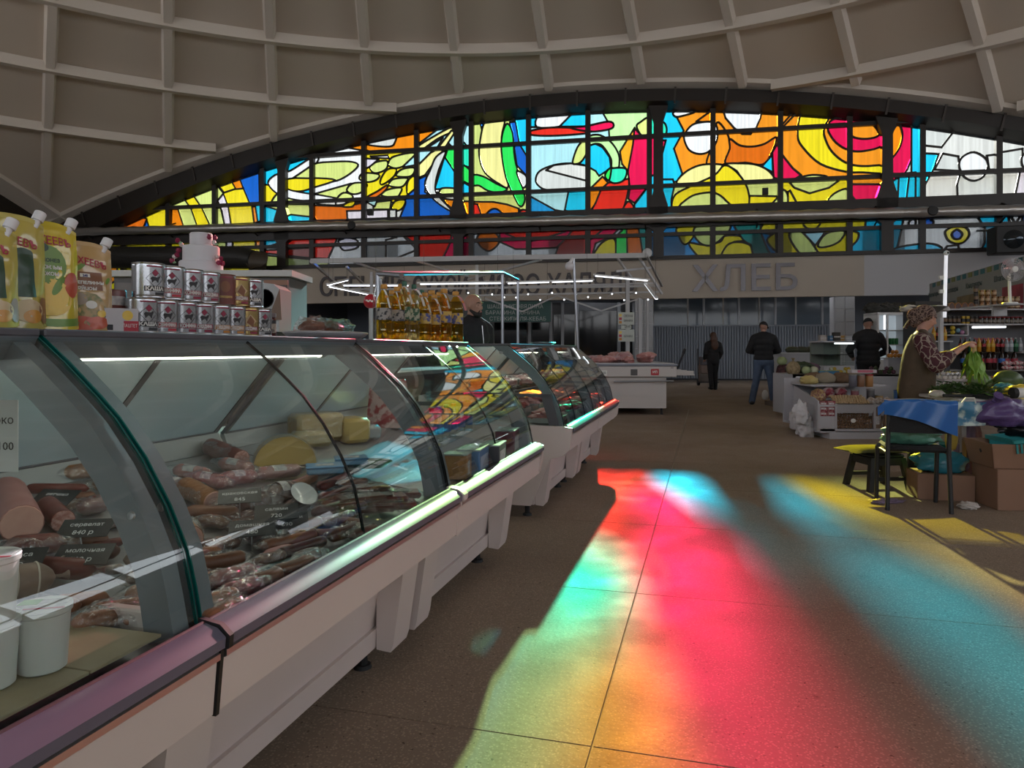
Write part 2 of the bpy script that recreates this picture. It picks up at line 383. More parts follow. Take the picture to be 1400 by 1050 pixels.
DESIGN = """
0p k 60,130 1700,130 1700,420 60,420
1p l 40,400 830,400 830,780 40,780|1p y 320,560 480,540 480,780 345,780 315,670|1s d 150,705 240,678 320,680 300,760 178,790 130,790|1p b 280,780 320,680 350,780
1p o 405,575 480,535 480,600 430,600|1p o 498,610 545,610 600,780 490,780|1p y 565,500 620,460 715,600 800,780 700,780 640,610
1p y 818,360 1160,290 1160,790 818,790|1p c 1125,300 1300,230 1300,790 1140,790 1085,590 1130,560|1p l 818,430 870,495 830,545 818,545|1p l 818,600 850,600 895,790 818,790
1p v 830,545 870,495 905,590 935,790 892,790 860,620|1p y 818,360 920,360 965,460 875,490 818,420|1p o 912,380 978,350 1015,460 960,465|1p o 1075,590 1100,590 1130,790 1100,790
1p b 975,355 1125,305 1130,560 1060,570 1010,450
1p y 0,800 1170,800 1170,1600 0,1600|1p l 815,800 890,800 890,890 815,890|1p v 890,800 935,800 935,890 890,890|1p o 1100,800 1160,800 1160,890 1100,890
1p o 0,1010 110,1010 100,1120 0,1180|1p e 0,1180 120,1190 160,1230 60,1300 0,1300|1p l 300,1000 700,950 700,1300 300,1300
2p c 5,200 360,170 360,740 5,740|2p y 5,430 60,440 130,500 130,560 5,560|2s l 60,560 100,500 150,500 240,560 150,625 90,605
2p w 355,200 725,170 725,560 355,560|2s w 35,420 75,370 130,350 200,330 345,240 400,240 345,320 220,385 125,400 115,425 190,470 345,500 520,520 600,560 520,580 345,555 200,535 90,490
2s l 355,290 520,268 640,270 680,300 600,370 500,410 355,395|2s y 115,425 190,390 355,385 515,400 375,450 270,480 190,470|2p l 215,385 355,290 355,388|2p l 365,500 630,425 590,500 530,530
2p w 375,240 500,150 725,140 725,215|2p o 590,165 725,110 725,190|2p y 735,190 1105,170 1105,560 735,560
2s l 765,310 800,275 880,260 895,290 870,330 800,350|2s l 900,270 940,230 1085,205 1040,280 960,315 905,300|2s l 690,390 720,350 830,360 810,400 740,415|2s l 600,470 640,425 720,420 745,440 700,490 640,500
2s l 535,525 580,490 640,510 630,540 560,545|2s l 955,370 990,325 1075,310 1085,340 1050,375|2s l 905,440 930,395 1030,385 1030,410 990,450|2s l 850,510 890,470 990,455 980,500 950,525
2s y 845,390 890,325 955,320 940,370 880,420 845,430|2s d 750,520 820,480 890,435 880,470 810,525|2s y 1030,440 1050,390 1090,375 1090,470 1040,505|2p e 1005,300 1105,205 1105,290 1005,308
2p o 735,130 940,60 1105,40 1105,180 1010,190 800,205 735,185|2s k 735,110 940,70 940,140 900,160 800,155 735,140|2p w 770,230 895,222 905,245 780,240|2p v 735,245 830,250 770,300 735,320
2p l 170,575 330,575 350,665 170,645|2p l 5,585 140,590 140,625|2p d 340,580 600,590 720,560 720,720 400,720 345,620|2p c 365,690 470,690 365,730|2s y 570,590 610,560 660,555 640,590|2p w 365,562 520,555 520,582 400,575
2p b 1020,520 1105,450 1105,720 960,720 1020,570|2p l 790,560 920,545 910,610 790,610|2p e 735,555 820,545 800,590|2s y 920,600 950,550 1020,545 1000,600 960,620|2p v 600,622 725,618 725,700 605,700|2p v 735,618 895,612 895,700 735,700|2p k 905,612 955,612 955,700 905,700
2p K 360,800 1105,790 1105,1100 360,1100|2p c 5,820 200,820 60,870 5,878|2p r 130,875 260,800 540,800 465,965 345,960 5,925 5,905 345,885|2p l 5,940 345,970 465,965 480,1100 5,1100|2s v 545,830 660,825 680,880 600,905 560,890|2p r 1015,800 1105,790 1105,870|2p K 880,830 1000,800 1105,900 880,990
3p e 60,110 345,60 345,500 60,500|3p o 60,160 240,110 60,250|3s p 60,265 160,200 300,125 320,150 200,210 70,300|3p e 110,285 240,200 195,280|3p p 195,285 300,150 328,158 250,280 110,470 60,490 60,400 150,310
3p c 180,570 250,340 345,470 345,600 240,570|3p g 255,340 285,245 345,310 345,480|3p b 60,500 125,470 110,590 300,720 345,770 345,800 60,800|3s k 110,540 150,430 190,340 260,300 210,430 185,540 200,610 300,720 260,710 170,640|3s l 215,590 240,562 345,570 345,615 240,610|3p o 200,590 250,640 345,650 345,740 270,680
3p e 345,60 455,60 455,300 345,300|3p t 345,180 455,310 455,420 345,390|3p g 345,360 455,450 455,550 345,490|3p c 345,500 455,560 455,610 345,600|3p l 345,610 455,600 455,660 345,660|3p o 345,655 455,660 455,800 345,800
3p l 445,60 860,20 860,720 445,720|3p c 745,60 860,40 860,360 790,280|3p b 720,90 762,85 790,250 845,340 845,480 770,400 750,250|3s p 510,200 540,90 610,60 682,70 660,200 670,350 710,550 640,530 540,450 500,330
3s g 665,180 700,100 740,170 755,350 800,520 828,640 795,695 740,600 690,480 660,300|3s g 455,470 530,480 620,530 700,570 640,595 560,580 500,545 455,540|3s k 770,440 830,470 845,520 820,560 790,510|3p o 445,660 600,662 700,680 785,710 780,800 445,800|3p r 445,670 490,680 530,800 445,800|3s b 545,770 580,720 630,715 680,770 610,800|3s r 790,735 815,718 850,735 850,790 785,780|3p b 505,90 540,85 518,140
3p r 60,870 450,860 450,1100 60,1100|3p m 310,870 370,870 450,960 450,1100 220,1100 290,960|3p k 380,870 460,870 460,940|3p K 445,860 860,860 860,1100 445,1100|3s d 490,905 560,880 630,900 640,960 570,1015 500,970|3p m 645,870 860,860 860,1000 760,1000 650,950|3p r 690,890 860,870 860,925 760,920
4p e 120,30 548,10 548,760 120,760|4p c 120,50 190,45 170,125 120,125|4s w 190,45 300,30 420,40 380,90 340,122 180,125|4p c 425,35 548,10 548,120 340,122
4s r 110,160 250,130 430,130 548,150 548,168 330,186 160,184|4p c 480,390 548,270 548,410|4s k 170,500 200,440 300,398 420,385 540,405 605,460 600,520 540,560 400,578 250,575 190,545|4p K 245,435 300,398 420,385 540,403 600,450 605,525 528,508|4s l 435,375 470,270 520,215 548,210 540,300 500,370 460,390
4p c 405,590 560,580 540,740 378,725|4p C 120,615 310,720 420,740 120,770|4p r 120,735 300,735 420,760 120,790
4p W 548,0 985,0 985,750 548,750|4p e 548,20 650,20 690,90 700,205 548,200|4p c 548,255 600,245 650,270 700,340 710,420 625,475 600,440 548,410|4s W 548,195 620,180 690,215 740,270 770,340 765,420 740,440 715,410 710,350 650,260 600,245 548,255|4s m 420,130 530,118 690,85 730,110 700,140 565,157
4s l 895,120 920,90 985,60 985,190 930,185|4p a 775,300 830,210 880,130 868,300 832,440 790,390|4p m 880,132 935,195 985,195 985,560 845,550 832,440 868,250|4p o 548,580 650,480 690,525 600,680 548,740|4p r 640,570 690,525 840,495 840,560 790,760 548,760 600,670
4s t 670,470 700,425 810,420 820,470 790,515 720,525|4s g 668,470 690,430 712,425 700,500 680,500|4p m 848,555 970,560 880,670 835,640|4p c 880,680 985,540 985,750 880,750|4s r 790,740 830,660 870,690 870,740
4p t 985,50 1050,60 1050,200 985,200|4p m 985,200 1050,200 1050,470 985,480|4p c 985,480 1050,460 1050,750 985,750
4p r 110,840 548,830 548,1100 110,1100|4p m 240,920 400,870 440,860 380,930 320,990 110,1000 110,950|4p K 110,1000 330,990 290,1100 110,1100|4p r 530,840 690,830 530,970|4p m 690,830 790,830 720,905 600,960 560,1100 530,1100 530,960|4s y 580,1080 640,960 735,930 740,1080|4p g 745,910 825,830 830,1100 745,1100|4p d 822,830 905,830 950,1100 830,1100|4p T 905,830 985,830 985,1100 950,1100
5p O 158,0 1030,0 1030,520 158,520|5p c 158,0 262,0 340,150 270,280 330,460 260,560 250,740 158,740|5s t 158,80 205,100 218,150 200,190 158,195|5p m 158,220 212,220 180,340 158,350|5s w 265,20 330,0 420,15 330,45 280,50|5p o 430,85 548,0 548,95
5s O 580,90 640,150 670,240 650,370 570,410 500,400 560,200|5s w 350,170 400,110 470,90 540,90 580,130 575,230 520,300 450,318 380,290 345,220|5p w 622,0 640,60 700,130 760,175 820,175 860,130 890,60 898,0|5s d 670,210 740,255 830,265 920,245 1005,200 960,330 900,395 780,380 640,388 670,280|5p c 900,410 975,325 980,450|5p m 975,310 1030,210 1030,500 985,490
5p l 158,520 1030,500 1030,730 158,730|5p c 158,500 262,500 275,540 252,640 250,740 158,740|5s p 290,530 350,450 450,400 560,390 625,405 560,470 440,525|5s p 640,392 740,385 860,395 950,440 978,505 780,515 720,440|5s y 255,700 280,610 400,545 560,470 630,400 700,430 770,510 806,600 800,700 660,740 300,740|5s l 315,720 380,630 480,598 570,600 640,650 670,720|5p y 812,618 1030,622 1030,730 806,730|5p l 960,690 1030,610 1030,730 930,730
5p C 70,820 1030,800 1030,1100 70,1100|5s y 290,850 420,830 440,860 380,950 340,965 310,920|5s y 375,960 480,970 600,950 640,905 760,910 770,940 680,960 620,1080 480,1080|5s l 410,890 450,830 640,825 670,860 560,965 470,965|5s y 620,1080 650,975 740,950 830,985 850,1080|5p T 690,820 890,810 900,900 940,1000 1010,1100 850,1100 820,970 770,940|5s y 890,870 920,820 1030,810 1030,900 940,890|5s y 940,950 970,900 1030,890 1030,1030
6p O 345,0 822,0 1100,60 1100,560 345,520|6s y 500,30 600,10 700,40 665,130 670,200 720,300 820,380 940,405 1100,400 1100,455 940,450 820,445 640,390 520,280 475,190|6p m 345,300 440,420 500,470 450,500 345,500|6s m 690,120 760,60 1010,60 1100,100 1085,250 960,295 860,295 780,260 720,200|6s O 860,130 900,100 1000,100 1055,160 1040,195 950,210 865,190|6p o 345,130 440,20 470,20 345,150
6p m 1100,60 1310,100 1300,330 1260,430 1240,460 1100,460|6s o 1120,240 1190,105 1222,150 1222,220 1190,300 1120,370|6p c 1290,80 1370,80 1350,650 1290,650
6p y 345,520 840,495 840,690 345,690|6p l 415,520 775,505 700,560 560,600 450,560|6s l 690,670 740,600 840,570 840,680|6s l 340,580 395,590 405,680 340,690|6s l 490,490 580,468 680,478 620,494|6p y 405,590 420,580 480,690 405,690
6p O 840,480 1100,475 1100,535 840,535|6p m 840,535 1100,535 1060,700 930,700 840,590|6p l 840,600 910,690 840,690|6p c 1100,470 1320,450 1320,680 1100,680|6s m 1110,545 1150,545 1175,600 1165,680 1110,660|6p m 1110,485 1215,475 1160,510 1110,540|6p c 1200,470 1275,460 1250,680 1190,680
6p y 320,790 840,780 840,1100 320,1100|6s l 415,890 510,880 600,990 640,1080 540,1080 450,980|6p e 515,885 675,875 600,975|6s l 620,980 680,890 810,870 780,940 700,980|6s y 515,810 570,790 640,805 600,855 540,850|6p c 840,760 1340,740 1340,1100 840,1100|6p y 840,780 965,780 958,850 840,855|6s y 840,880 910,885 900,940 840,985
7p K 575,90 1700,220 1700,650 575,650|7p k 575,100 820,140 720,270 575,255|7p c 575,312 697,318 660,430 600,540 575,560|7p k 670,430 728,315 840,335 855,440|7p k 850,470 1115,445 1115,640 835,640 830,540|7s w 845,400 870,340 950,305 1030,345 1052,400 1020,480 950,510 880,480|7p K 1045,330 1120,320 1120,430 1060,430|7p k 1122,310 1300,280 1300,425 1122,430|7p v 1285,430 1400,430 1400,650 1240,650|7s w 1300,330 1400,300 1500,330 1400,420 1310,420
7p K 455,740 1110,740 1110,1100 380,1100 430,870|7s c 380,1020 420,985 620,960 715,985 700,1015 560,1060|7s w 485,810 515,785 535,800 525,835 495,835|7s b 590,800 620,785 660,800 650,830 600,835|7s y 745,880 780,850 830,835 900,850 918,900 880,950 830,962 770,940|7s b 795,890 830,860 868,890 850,925 810,925|7p k 760,980 840,970 855,1060 700,1060|7p c 960,740 1110,740 1110,1100 960,1100 1030,950 1030,850|7p c 1122,740 1195,740 1212,830 1122,830|7p K 1205,740 1300,740 1250,820|7p b 1300,740 1700,700 1700,1100 1300,1000
"""
def smooth_loop(P, sub=4):
    out = []; n = len(P)
    for i in range(n):
        a, b_, c, d = P[i - 1], P[i], P[(i + 1) % n], P[(i + 2) % n]
        for k in range(sub):
            t = k / sub
            out.append(tuple(.5 * (2 * b_[j] + (c[j] - a[j]) * t + (2 * a[j] - 5 * b_[j] + 4 * c[j] - d[j]) * t * t + (3 * b_[j] - a[j] - 3 * c[j] + d[j]) * t ** 3) for j in (0, 1)))
    return out
shapes = []
for ln in DESIGN.strip().splitlines():
    for item in ln.split('|'):
        h_, c_, *pts = item.split(); ox, oy, k_ = CROP[h_[0]]
        P = [tuple(map(float, p.split(','))) for p in pts]
        if h_[1] == 's': P = smooth_loop(P)
        shapes.append((c_, [wall_px(ox + x / k_, oy + y / k_) for x, y in P]))
S_L, S_R = ARC_S - HALF + .35, ARC_S + HALF - .3
Z_LOW, Z_BOT, Z_B0, Z_B1, Z_T1, Z_T2, Z_T3 = 2.7, 4.13, 5.10, 5.76, 6.46, 8.09, 4.89
S_STEP = wall_px(361, 350)[0]
MUL = [wall_px(u, 300)[0] for u in (170.5, 232, 295.2, 360.6, 428, 498.7, 570.7, 645.3, 723.2, 804.1, 887.8, 974.2, 1066, 1160.3, 1259.5, 1363.7, 1475, 1590)]
HEAVY = [wall_px(u, 300)[0] for u in (389.6, 629, 900, 1209.7, 1540)]
TRA = (Z_T1, Z_T2, Z_T3)
V2, E2, F2 = [], [], []
for c_, P in shapes:
    if sum(P[i - 1][0] * P[i][1] - P[i][0] * P[i - 1][1] for i in range(len(P))) < 0: P = P[::-1]
    o = len(V2); V2 += [Vector(p) for p in P]; F2.append(list(range(o, o + len(P))))
nsh = len(shapes)
def seg(a, b_):
    o = len(V2); V2.extend((Vector(a), Vector(b_))); E2.append((o, o + 1))
for s in MUL: seg((s, Z_LOW - .1), (s, 10))
for z in TRA + (Z_B0, Z_B1): seg((S_L, z), (S_R, z))
top = [(S_L + (S_R - S_L) * i / 80, arch(S_L + (S_R - S_L) * i / 80, .5 + .0012 * min(0, S_L + (S_R - S_L) * i / 80 - ARC_S) ** 2)) for i in range(81)]
outl = top + [(S_R, Z_BOT), (S_STEP, Z_BOT), (S_STEP, Z_LOW), (S_L, Z_LOW)]
for i in range(len(outl)): seg(outl[i], outl[(i + 1) % len(outl)])
cv, ce, cf, ov, oe, of = delaunay_2d_cdt(V2, E2, F2, 0, 1e-4)
def in_win(s, z):
    return S_L < s < S_R and z < arch(s, .5 + .0012 * min(0, s - ARC_S) ** 2) and z > (Z_LOW if s < S_STEP else Z_BOT) and not (Z_B0 < z < Z_B1)
key = []
for f, o_ in zip(cf, of):
    cx = sum(cv[i].x for i in f) / 3; cz = sum(cv[i].y for i in f) / 3
    if not in_win(cx, cz): key.append(None); continue
    key.append((max([x for x in o_ if x < nsh], default=0), sum(cx > s for s in MUL), sum(cz > z for z in TRA + (Z_B1,))))
emap = {}
for fi, f in enumerate(cf):
    for a in range(3): emap.setdefault(frozenset((f[a], f[(a + 1) % 3])), []).append(fi)
comp = [-1] * len(cf); comps = []
for i in range(len(cf)):
    if key[i] is None or comp[i] >= 0: continue
    st = [i]; comp[i] = len(comps); mem = []
    while st:
        x = st.pop(); mem.append(x); f = cf[x]
        for a in range(3):
            for y in emap[frozenset((f[a], f[(a + 1) % 3]))]:
                if comp[y] < 0 and key[y] == key[x]: comp[y] = comp[i]; st.append(y)
    comps.append(mem)
def tri_area(f):
    a, b_, c = (cv[i] for i in f); return abs((b_.x - a.x) * (c.y - a.y) - (c.x - a.x) * (b_.y - a.y)) / 2
area = [sum(tri_area(cf[x]) for x in m_) for m_ in comps]
win = struct(link('window_1', None, None, wall(ARC_S, Z_BOT)), 'wide arched window of stained coloured sheets in a dark steel frame', 'window')
WI = Matrix.Translation(-wall(ARC_S, Z_BOT))
TH = .02
def pane_add(b, mem, mi=0):
    ids = {}; vs_ = []
    for x in mem:
        for i in cf[x]:
            if i not in ids: ids[i] = len(vs_); vs_.append(wall(cv[i].x, cv[i].y, .0))
    n = len(vs_); vs2 = vs_ + [p + WN * TH for p in vs_]; fs = []
    cnt = {}
    for x in mem:
        f = [ids[i] for i in cf[x]]; fs += [tuple(f), tuple(n + i for i in reversed(f))]
        for a in range(3): cnt.setdefault(frozenset((f[a], f[(a + 1) % 3])), []).append((f[a], f[(a + 1) % 3]))
    for k_, v_ in cnt.items():
        if len(v_) == 1: a, b2 = v_[0]; fs.append((b2, a, n + a, n + b2))
    b.add(vs2, fs, mi, WI)
order = sorted(range(len(comps)), key=lambda i: -area[i])
rest = MB(); rest_m = []
for r_, ci in enumerate(order):
    if area[ci] < .0008: continue
    c_ = shapes[key[comps[ci][0]][0]][0]
    if r_ < 296:
        b = MB(); pane_add(b, comps[ci]); obj('pane', b, MG[c_], win, smooth=0)
    else:
        if c_ not in rest_m: rest_m.append(c_)
        pane_add(rest, comps[ci], rest_m.index(c_))
if rest.f: obj('small_panes', rest, [MG[c_] for c_ in rest_m], win, smooth=0)['kind'] = 'stuff'
lead = MB()
for e, fs in emap.items():
    ks = [key[x] for x in fs]
    if len(ks) < 2 or None in ks or ks[0][0] == ks[1][0]: continue
    i, j = tuple(e); a = wall(cv[i].x, cv[i].y, .0); b_ = wall(cv[j].x, cv[j].y, .0)
    if (b_ - a).length < 1e-4: continue
    d = (b_ - a).normalized() * .025
    lead.bar(a - d, b_ + d, .058, .05, 0, WI, up=WN)
obj('leading', lead, M_iron, win, smooth=0)['kind'] = 'stuff'
for s in MUL:
    zt = arch(s, .2); zb = Z_LOW if s < S_STEP + .1 else Z_BOT
    if s < S_R: obj('mullion', MB().bar(wall(s, zb, .06), wall(s, zt, .06), .17, .16, 0, WI, up=WN), M_iron, win, smooth=0)
for s in HEAVY:
    if s > S_R: continue
    b = MB(); zt = arch(s, .25)
    prof = [(Z_BOT, .17), (Z_B0 - .1, .17), (Z_B0, .28), (Z_B1 + .05, .30), (Z_B1 + .5, .16), (zt - .7, .15), (zt - .1, .34), (zt, .36)]
    poly = [(-w_, z) for z, w_ in prof] + [(w_, z) for z, w_ in reversed(prof)]
    b.prism(poly, 0, .22, WI @ Matrix.Translation(wall(s, 0, .05)) @ Matrix(((WV.x, 0, -WN.x, 0), (WV.y, 0, -WN.y, 0), (0, 1, 0, 0), (0, 0, 0, 1))))
    obj('steel_column', b, M_iron, win, smooth=0)
for z, h_ in ((Z_T1, .13), (Z_T2, .13), (Z_T3, .12)):
    if z > 5:
        r_ = ARC_R - .4; ds = math.sqrt(r_ * r_ - (z - ARC_Z) ** 2); s0, s1 = max(S_L, ARC_S - ds), min(S_R, ARC_S + ds)
    else: s0, s1 = S_L, S_R
    obj('transom', MB().bar(wall(s0, z, .07), wall(s1, z, .07), .14, h_, 0, WI), M_iron, win, smooth=0)
obj('sill_beam', MB().bar(wall(S_L - .3, (Z_B0 + Z_B1) / 2, .12), wall(S_R + .3, (Z_B0 + Z_B1) / 2, .12), .3, Z_B1 - Z_B0, 0, WI), M_iron, win, smooth=0)
obj('bottom_rail', MB().bar(wall(S_STEP, Z_BOT, .1), wall(S_R + .3, Z_BOT, .1), .25, .12, 0, WI), M_iron, win, smooth=0)
b = MB(); vs_ = []
for i in range(81):
    s = S_L - .35 + (S_R - S_L + .65) * i / 80
    for off, ins in ((.5, -.02), (.5, .36), (-.1, .55), (-.1, -.02)): vs_.append(wall(s, arch(s, ins + (.0012 * min(0, s - ARC_S) ** 2 if ins > 0 else 0)), off))
b.add(vs_, [(i * 4 + q_, i * 4 + (q_ + 1) % 4, i * 4 + 4 + (q_ + 1) % 4, i * 4 + 4 + q_) for i in range(80) for q_ in range(4)], 0, WI)
obj('arch_frame', b, M_iron, win, smooth=30)
gus = mesh('gusset', MB().box(-.03, .03, -.02, .02, -.26, .26), mat('grey brown steel plate', (.05, .04, .036), .5), 0)
for i in range(24):
    s = S_L + 1.2 + i * 1.55
    if s < S_R: link('gusset', gus, win, WI @ wall(s, arch(s, .2), .52), -PHI, ry=-math.atan2(s - ARC_S, ARC_R) * -1)
# --- walls below and beside the glazing
def wall_box(name, s0, s1, z0, z1, off0, off1, m, kind=True, parent=None):
    b = MB().bar(wall((s0 + s1) / 2, z0, (off0 + off1) / 2), wall((s0 + s1) / 2, z1, (off0 + off1) / 2), abs(s1 - s0), abs(off1 - off0), up=WN)
    o = obj(name, b, m, parent, smooth=0)
    return struct(o) if kind and parent is None else o
ZF = 2.82
s390, s1180, s1260 = wall_px(388, 380)[0], wall_px(1180, 380)[0], wall_px(1262, 380)[0]
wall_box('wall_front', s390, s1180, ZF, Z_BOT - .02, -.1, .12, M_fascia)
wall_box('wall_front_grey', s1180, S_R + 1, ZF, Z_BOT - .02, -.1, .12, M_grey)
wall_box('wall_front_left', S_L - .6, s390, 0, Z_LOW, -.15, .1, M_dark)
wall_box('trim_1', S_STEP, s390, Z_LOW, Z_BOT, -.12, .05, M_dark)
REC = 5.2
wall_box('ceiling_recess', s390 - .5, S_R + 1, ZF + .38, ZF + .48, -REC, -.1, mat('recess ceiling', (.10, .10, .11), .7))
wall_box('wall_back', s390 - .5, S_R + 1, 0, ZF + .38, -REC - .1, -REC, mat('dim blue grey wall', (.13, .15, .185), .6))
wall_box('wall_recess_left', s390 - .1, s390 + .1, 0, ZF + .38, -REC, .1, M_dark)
# other three sides: low walls with open glazing frames above
for k, nm in ((1, 'wall_left'), (2, 'wall_rear'), (3, 'wall_right')):
    ang = k * math.pi / 2; wv = Vector((WV.x * math.cos(ang) - WV.y * math.sin(ang), WV.x * math.sin(ang) + WV.y * math.cos(ang), 0)); wn = Vector((-wv.y, wv.x, 0))
    base = Vector((DC.x, DC.y, 0)) + wn * (HALF + .1)
    struct(obj(nm, MB().bar(base + Vector((0, 0, 0)), base + Vector((0, 0, (0, 5.4, 3.4, 5.2)[k])), HALF * 2, .2, up=wn), mat('side wall paint', (.30, .29, .28), .7), smooth=0))
    if k == 1:  # dark panels added in the end bays to shut out bright sky
        for j in range(5):
            s0 = -HALF + j * 2.2 if True else 0; zt_ = ARC_Z + math.sqrt(ARC_R ** 2 - (HALF - (j + 1) * 2.2) ** 2)
            for sg in (1, -1):
                c = base + wv * (sg * (HALF - j * 2.2 - 1.1)); struct(obj('sky_block_panel', MB().bar(c + Vector((0, 0, 5.4)), c + Vector((0, 0, zt_ + .3)), 2.2, .16, up=wn), M_iron, smooth=0))
    wi = struct(link('window_%d' % (k + 1), None, None, base + Vector((0, 0, 3.4))))
    for i in range(13):
        s = -HALF + .2 + i * (2 * HALF - .4) / 12; z1 = ARC_Z + math.sqrt(ARC_R ** 2 - s * s)
        p = wv * s; obj('mullion', MB().bar(p, p + Vector((0, 0, z1 - 3.4 - .1)), .16, .2, up=wn), M_iron, wi, smooth=0)
    for z in (1.6, 2.9):
        obj('transom', MB().bar(-wv * HALF + Vector((0, 0, z)), wv * HALF + Vector((0, 0, z)), .14, .14), M_iron, wi, smooth=0)
# lettering on the fascia
M_let = mat('brown sign letters', (.055, .045, .05), .45)
M_chrome = mat('polished letter faces', (.75, .75, .78), .12, metal=1)
XW = lambda s, z, off: Matrix.Translation(wall(s, z, off)) @ Matrix(((WV.x, 0, -WN.x, 0), (WV.y, 0, -WN.y, 0), (0, 1, 0, 0), (0, 0, 0, 1)))
def sign_word(word, u0, u1, v0, v1, m, label):
    s0, z1 = wall_px(u0, v0, .12); s1, z0 = wall_px(u1, v1, .12)
    t = thing('wall_lettering', label, 'sign', wall((s0 + s1) / 2, z0, .12)); inv = Matrix.Translation(-wall((s0 + s1) / 2, z0, .12))
    V, Fs = text_verts(word, 1, bold=.012, extrude=.03)
    x0 = min(v.x for v in V); x1 = max(v.x for v in V); y0 = 0; y1 = max(v.y for v in V)
    # split into letters by position so each is a part
    bm = MB(); kx = (s1 - s0) / (x1 - x0); ky = (z1 - z0) / (.73)
    adj = {}
    par = list(range(len(V)))
    def find(a):
        while par[a] != a: par[a] = par[par[a]]; a = par[a]
        return a
    for f in Fs:
        for i in f[1:]: par[find(i)] = find(f[0])
    isl = {}
    for i in range(len(V)): isl.setdefault(find(i), []).append(i)
    groups = []
    for g in sorted(isl.values(), key=lambda g: min(V[i].x for i in g)):
        a, b_ = min(V[i].x for i in g), max(V[i].x for i in g)
        if groups and a < groups[-1][1] - .02: groups[-1][0].extend(g); groups[-1][1] = max(b_, groups[-1][1])
        else: groups.append([list(g), b_])
    for g, _ in groups:
        ids = {i: n for n, i in enumerate(g)}; X = inv @ XW((s0 + s1) / 2, z0, .15)
        obj('letter', MB().add([((V[i].x - (x0 + x1) / 2) * kx, V[i].y * ky, V[i].z) for i in g], [tuple(ids[i] for i in f) for f in Fs if f[0] in ids], 0, X), m, t, smooth=0)
sign_word('ХЛЕБ', 946, 1090, 363, 396, mat('grey brown shiny letters', (.12, .11, .12), .25, metal=.3), 'large metal letters reading bread on the beige fascia at right')
sign_word('МЯСО ХАЛЯЛЬ', 655, 871, 376, 401, M_let, 'dark brown letters reading halal meat on the beige fascia')
sign_word('СПЕЦИИ', 438, 552, 379, 403, M_let, 'dark brown letters reading spices at the left of the fascia')
sign_word('СУХОЙ', 565, 640, 378, 402, M_let, 'short dark brown word between spices and halal meat lettering')

# foil wrapped pipe along the beam, and the black duct at the left
M_foil = mat('crinkled foil wrap', (.50, .48, .46), .34, metal=.8, bump=(5, 1.0))
pp = []; s0, s1 = S_L - .1, S_R + .2
for i in range(161):
    s = s0 + (s1 - s0) * i / 160
    za, zb = wall_px(159, 315.7, .5)[1], wall_px(1396, 287, .5)[1]; sa, sb = wall_px(159, 315, .5)[0], wall_px(1396, 287, .5)[0]
    pp.append(wall(s, za + (zb - za) * (s - sa) / (sb - sa), .5))
rr = [.155 + .014 * math.sin(i * 1.9) + R.uniform(-.008, .008) for i in range(161)]
pipe = thing('wrapped_pipe', 'long silver foil wrapped pipe running below the stained window', 'pipe', pp[80]); inv = Matrix.Translation(-pp[80])
obj('pipe_body', MB().tube(pp, rr, 10, 0, inv), M_foil, pipe)
for i in range(6, 160, 14):
    obj('bracket', MB().bar(pp[i] + Vector((0, 0, .16)), pp[i] + WN * .38 + Vector((0, 0, .3)), .05, .05, 0, inv), M_iron, pipe, smooth=0)
    obj('stay', MB().bar(pp[i] - Vector((0, 0, .16)), pp[i] + WN * .36 - Vector((0, 0, .3)), .04, .04, 0, inv), M_iron, pipe, smooth=0)
M_duct = mat('black ribbed duct', (.02, .019, .018), .55)
dp = [wall(*wall_px(u, v, 1.0), 1.0) for u, v in ((96, 352), (120, 352), (330, 352), (346, 355))]
dt = thing('air_duct', 'wide black round duct low in front of the stained window left', 'duct', dp[1]); inv = Matrix.Translation(-dp[1])
obj('duct_body', MB().tube(dp, [.40, .40, .40, .32], 20, 0, inv), M_duct, dt)
e0, e1 = dp[3], wall(*wall_px(352, 372, .6), .6)
obj('duct_elbow', MB().tube([dp[3] - WV * .1, dp[3] + WV * .25, e1 + Vector((0, 0, .2)), e1 - Vector((0, 0, .9))], [.33, .33, .3, .3], 16, 0, inv), mat('brownish duct end', (.06, .045, .03), .5), dt)
obj('seam', MB().tube([p + Vector((0, -.41, -.05)) for p in dp[:3]], .012, 5, 0, inv), M_iron, dt)

# round wall lamps and small floodlights on the beam
def small_lamp(u, v, off, label):
    s, z = wall_px(u, v, off); t = thing('floodlight', label, 'lamp', wall(s, z, off), -PHI, 'floodlights on the window beam')
    obj('housing', MB().box(-.09, .09, -.06, .06, -.11, .11, b=.012), M_black, t)
    for k in range(4): obj('fin', MB().box(-.08 + k * .05, -.065 + k * .05, .06, .12, -.1, .1), M_black, t)
    obj('bracket', MB().bar((0, .05, 0), (0, .3, .1), .03, .03), M_iron, t)
small_lamp(506, 290, .75, 'small black floodlight fixed before lilac panes over left beam')
small_lamp(1046, 262, .6, 'small black floodlight before yellow panes near window centre')
for u, v, lb in ((885, 346, 'white round cap lamp below the window at the end of truss'), (481, 308, 'dark round junction cap on pipe above the meat stall'), (1275, 288, 'dark round junction cap on pipe near right heavy column')):
    s, z = wall_px(u, v, .95); t = thing('round_cap', lb, 'fixture', wall(s, z, .95), -PHI)
    mt = mat('white plastic', (.7, .7, .72), .4) if u == 885 else M_black
    obj('cap', MB().lathe([(.001, 0), (.13, .0), (.15, .03), (.13, .07), (.0, .08)], 16, 0, TR(rx=math.pi / 2)), mt, t)
    obj('collar', MB().lathe([(.06, -.1), (.06, .0)], 10, 0, TR(rx=math.pi / 2)), M_iron, t)
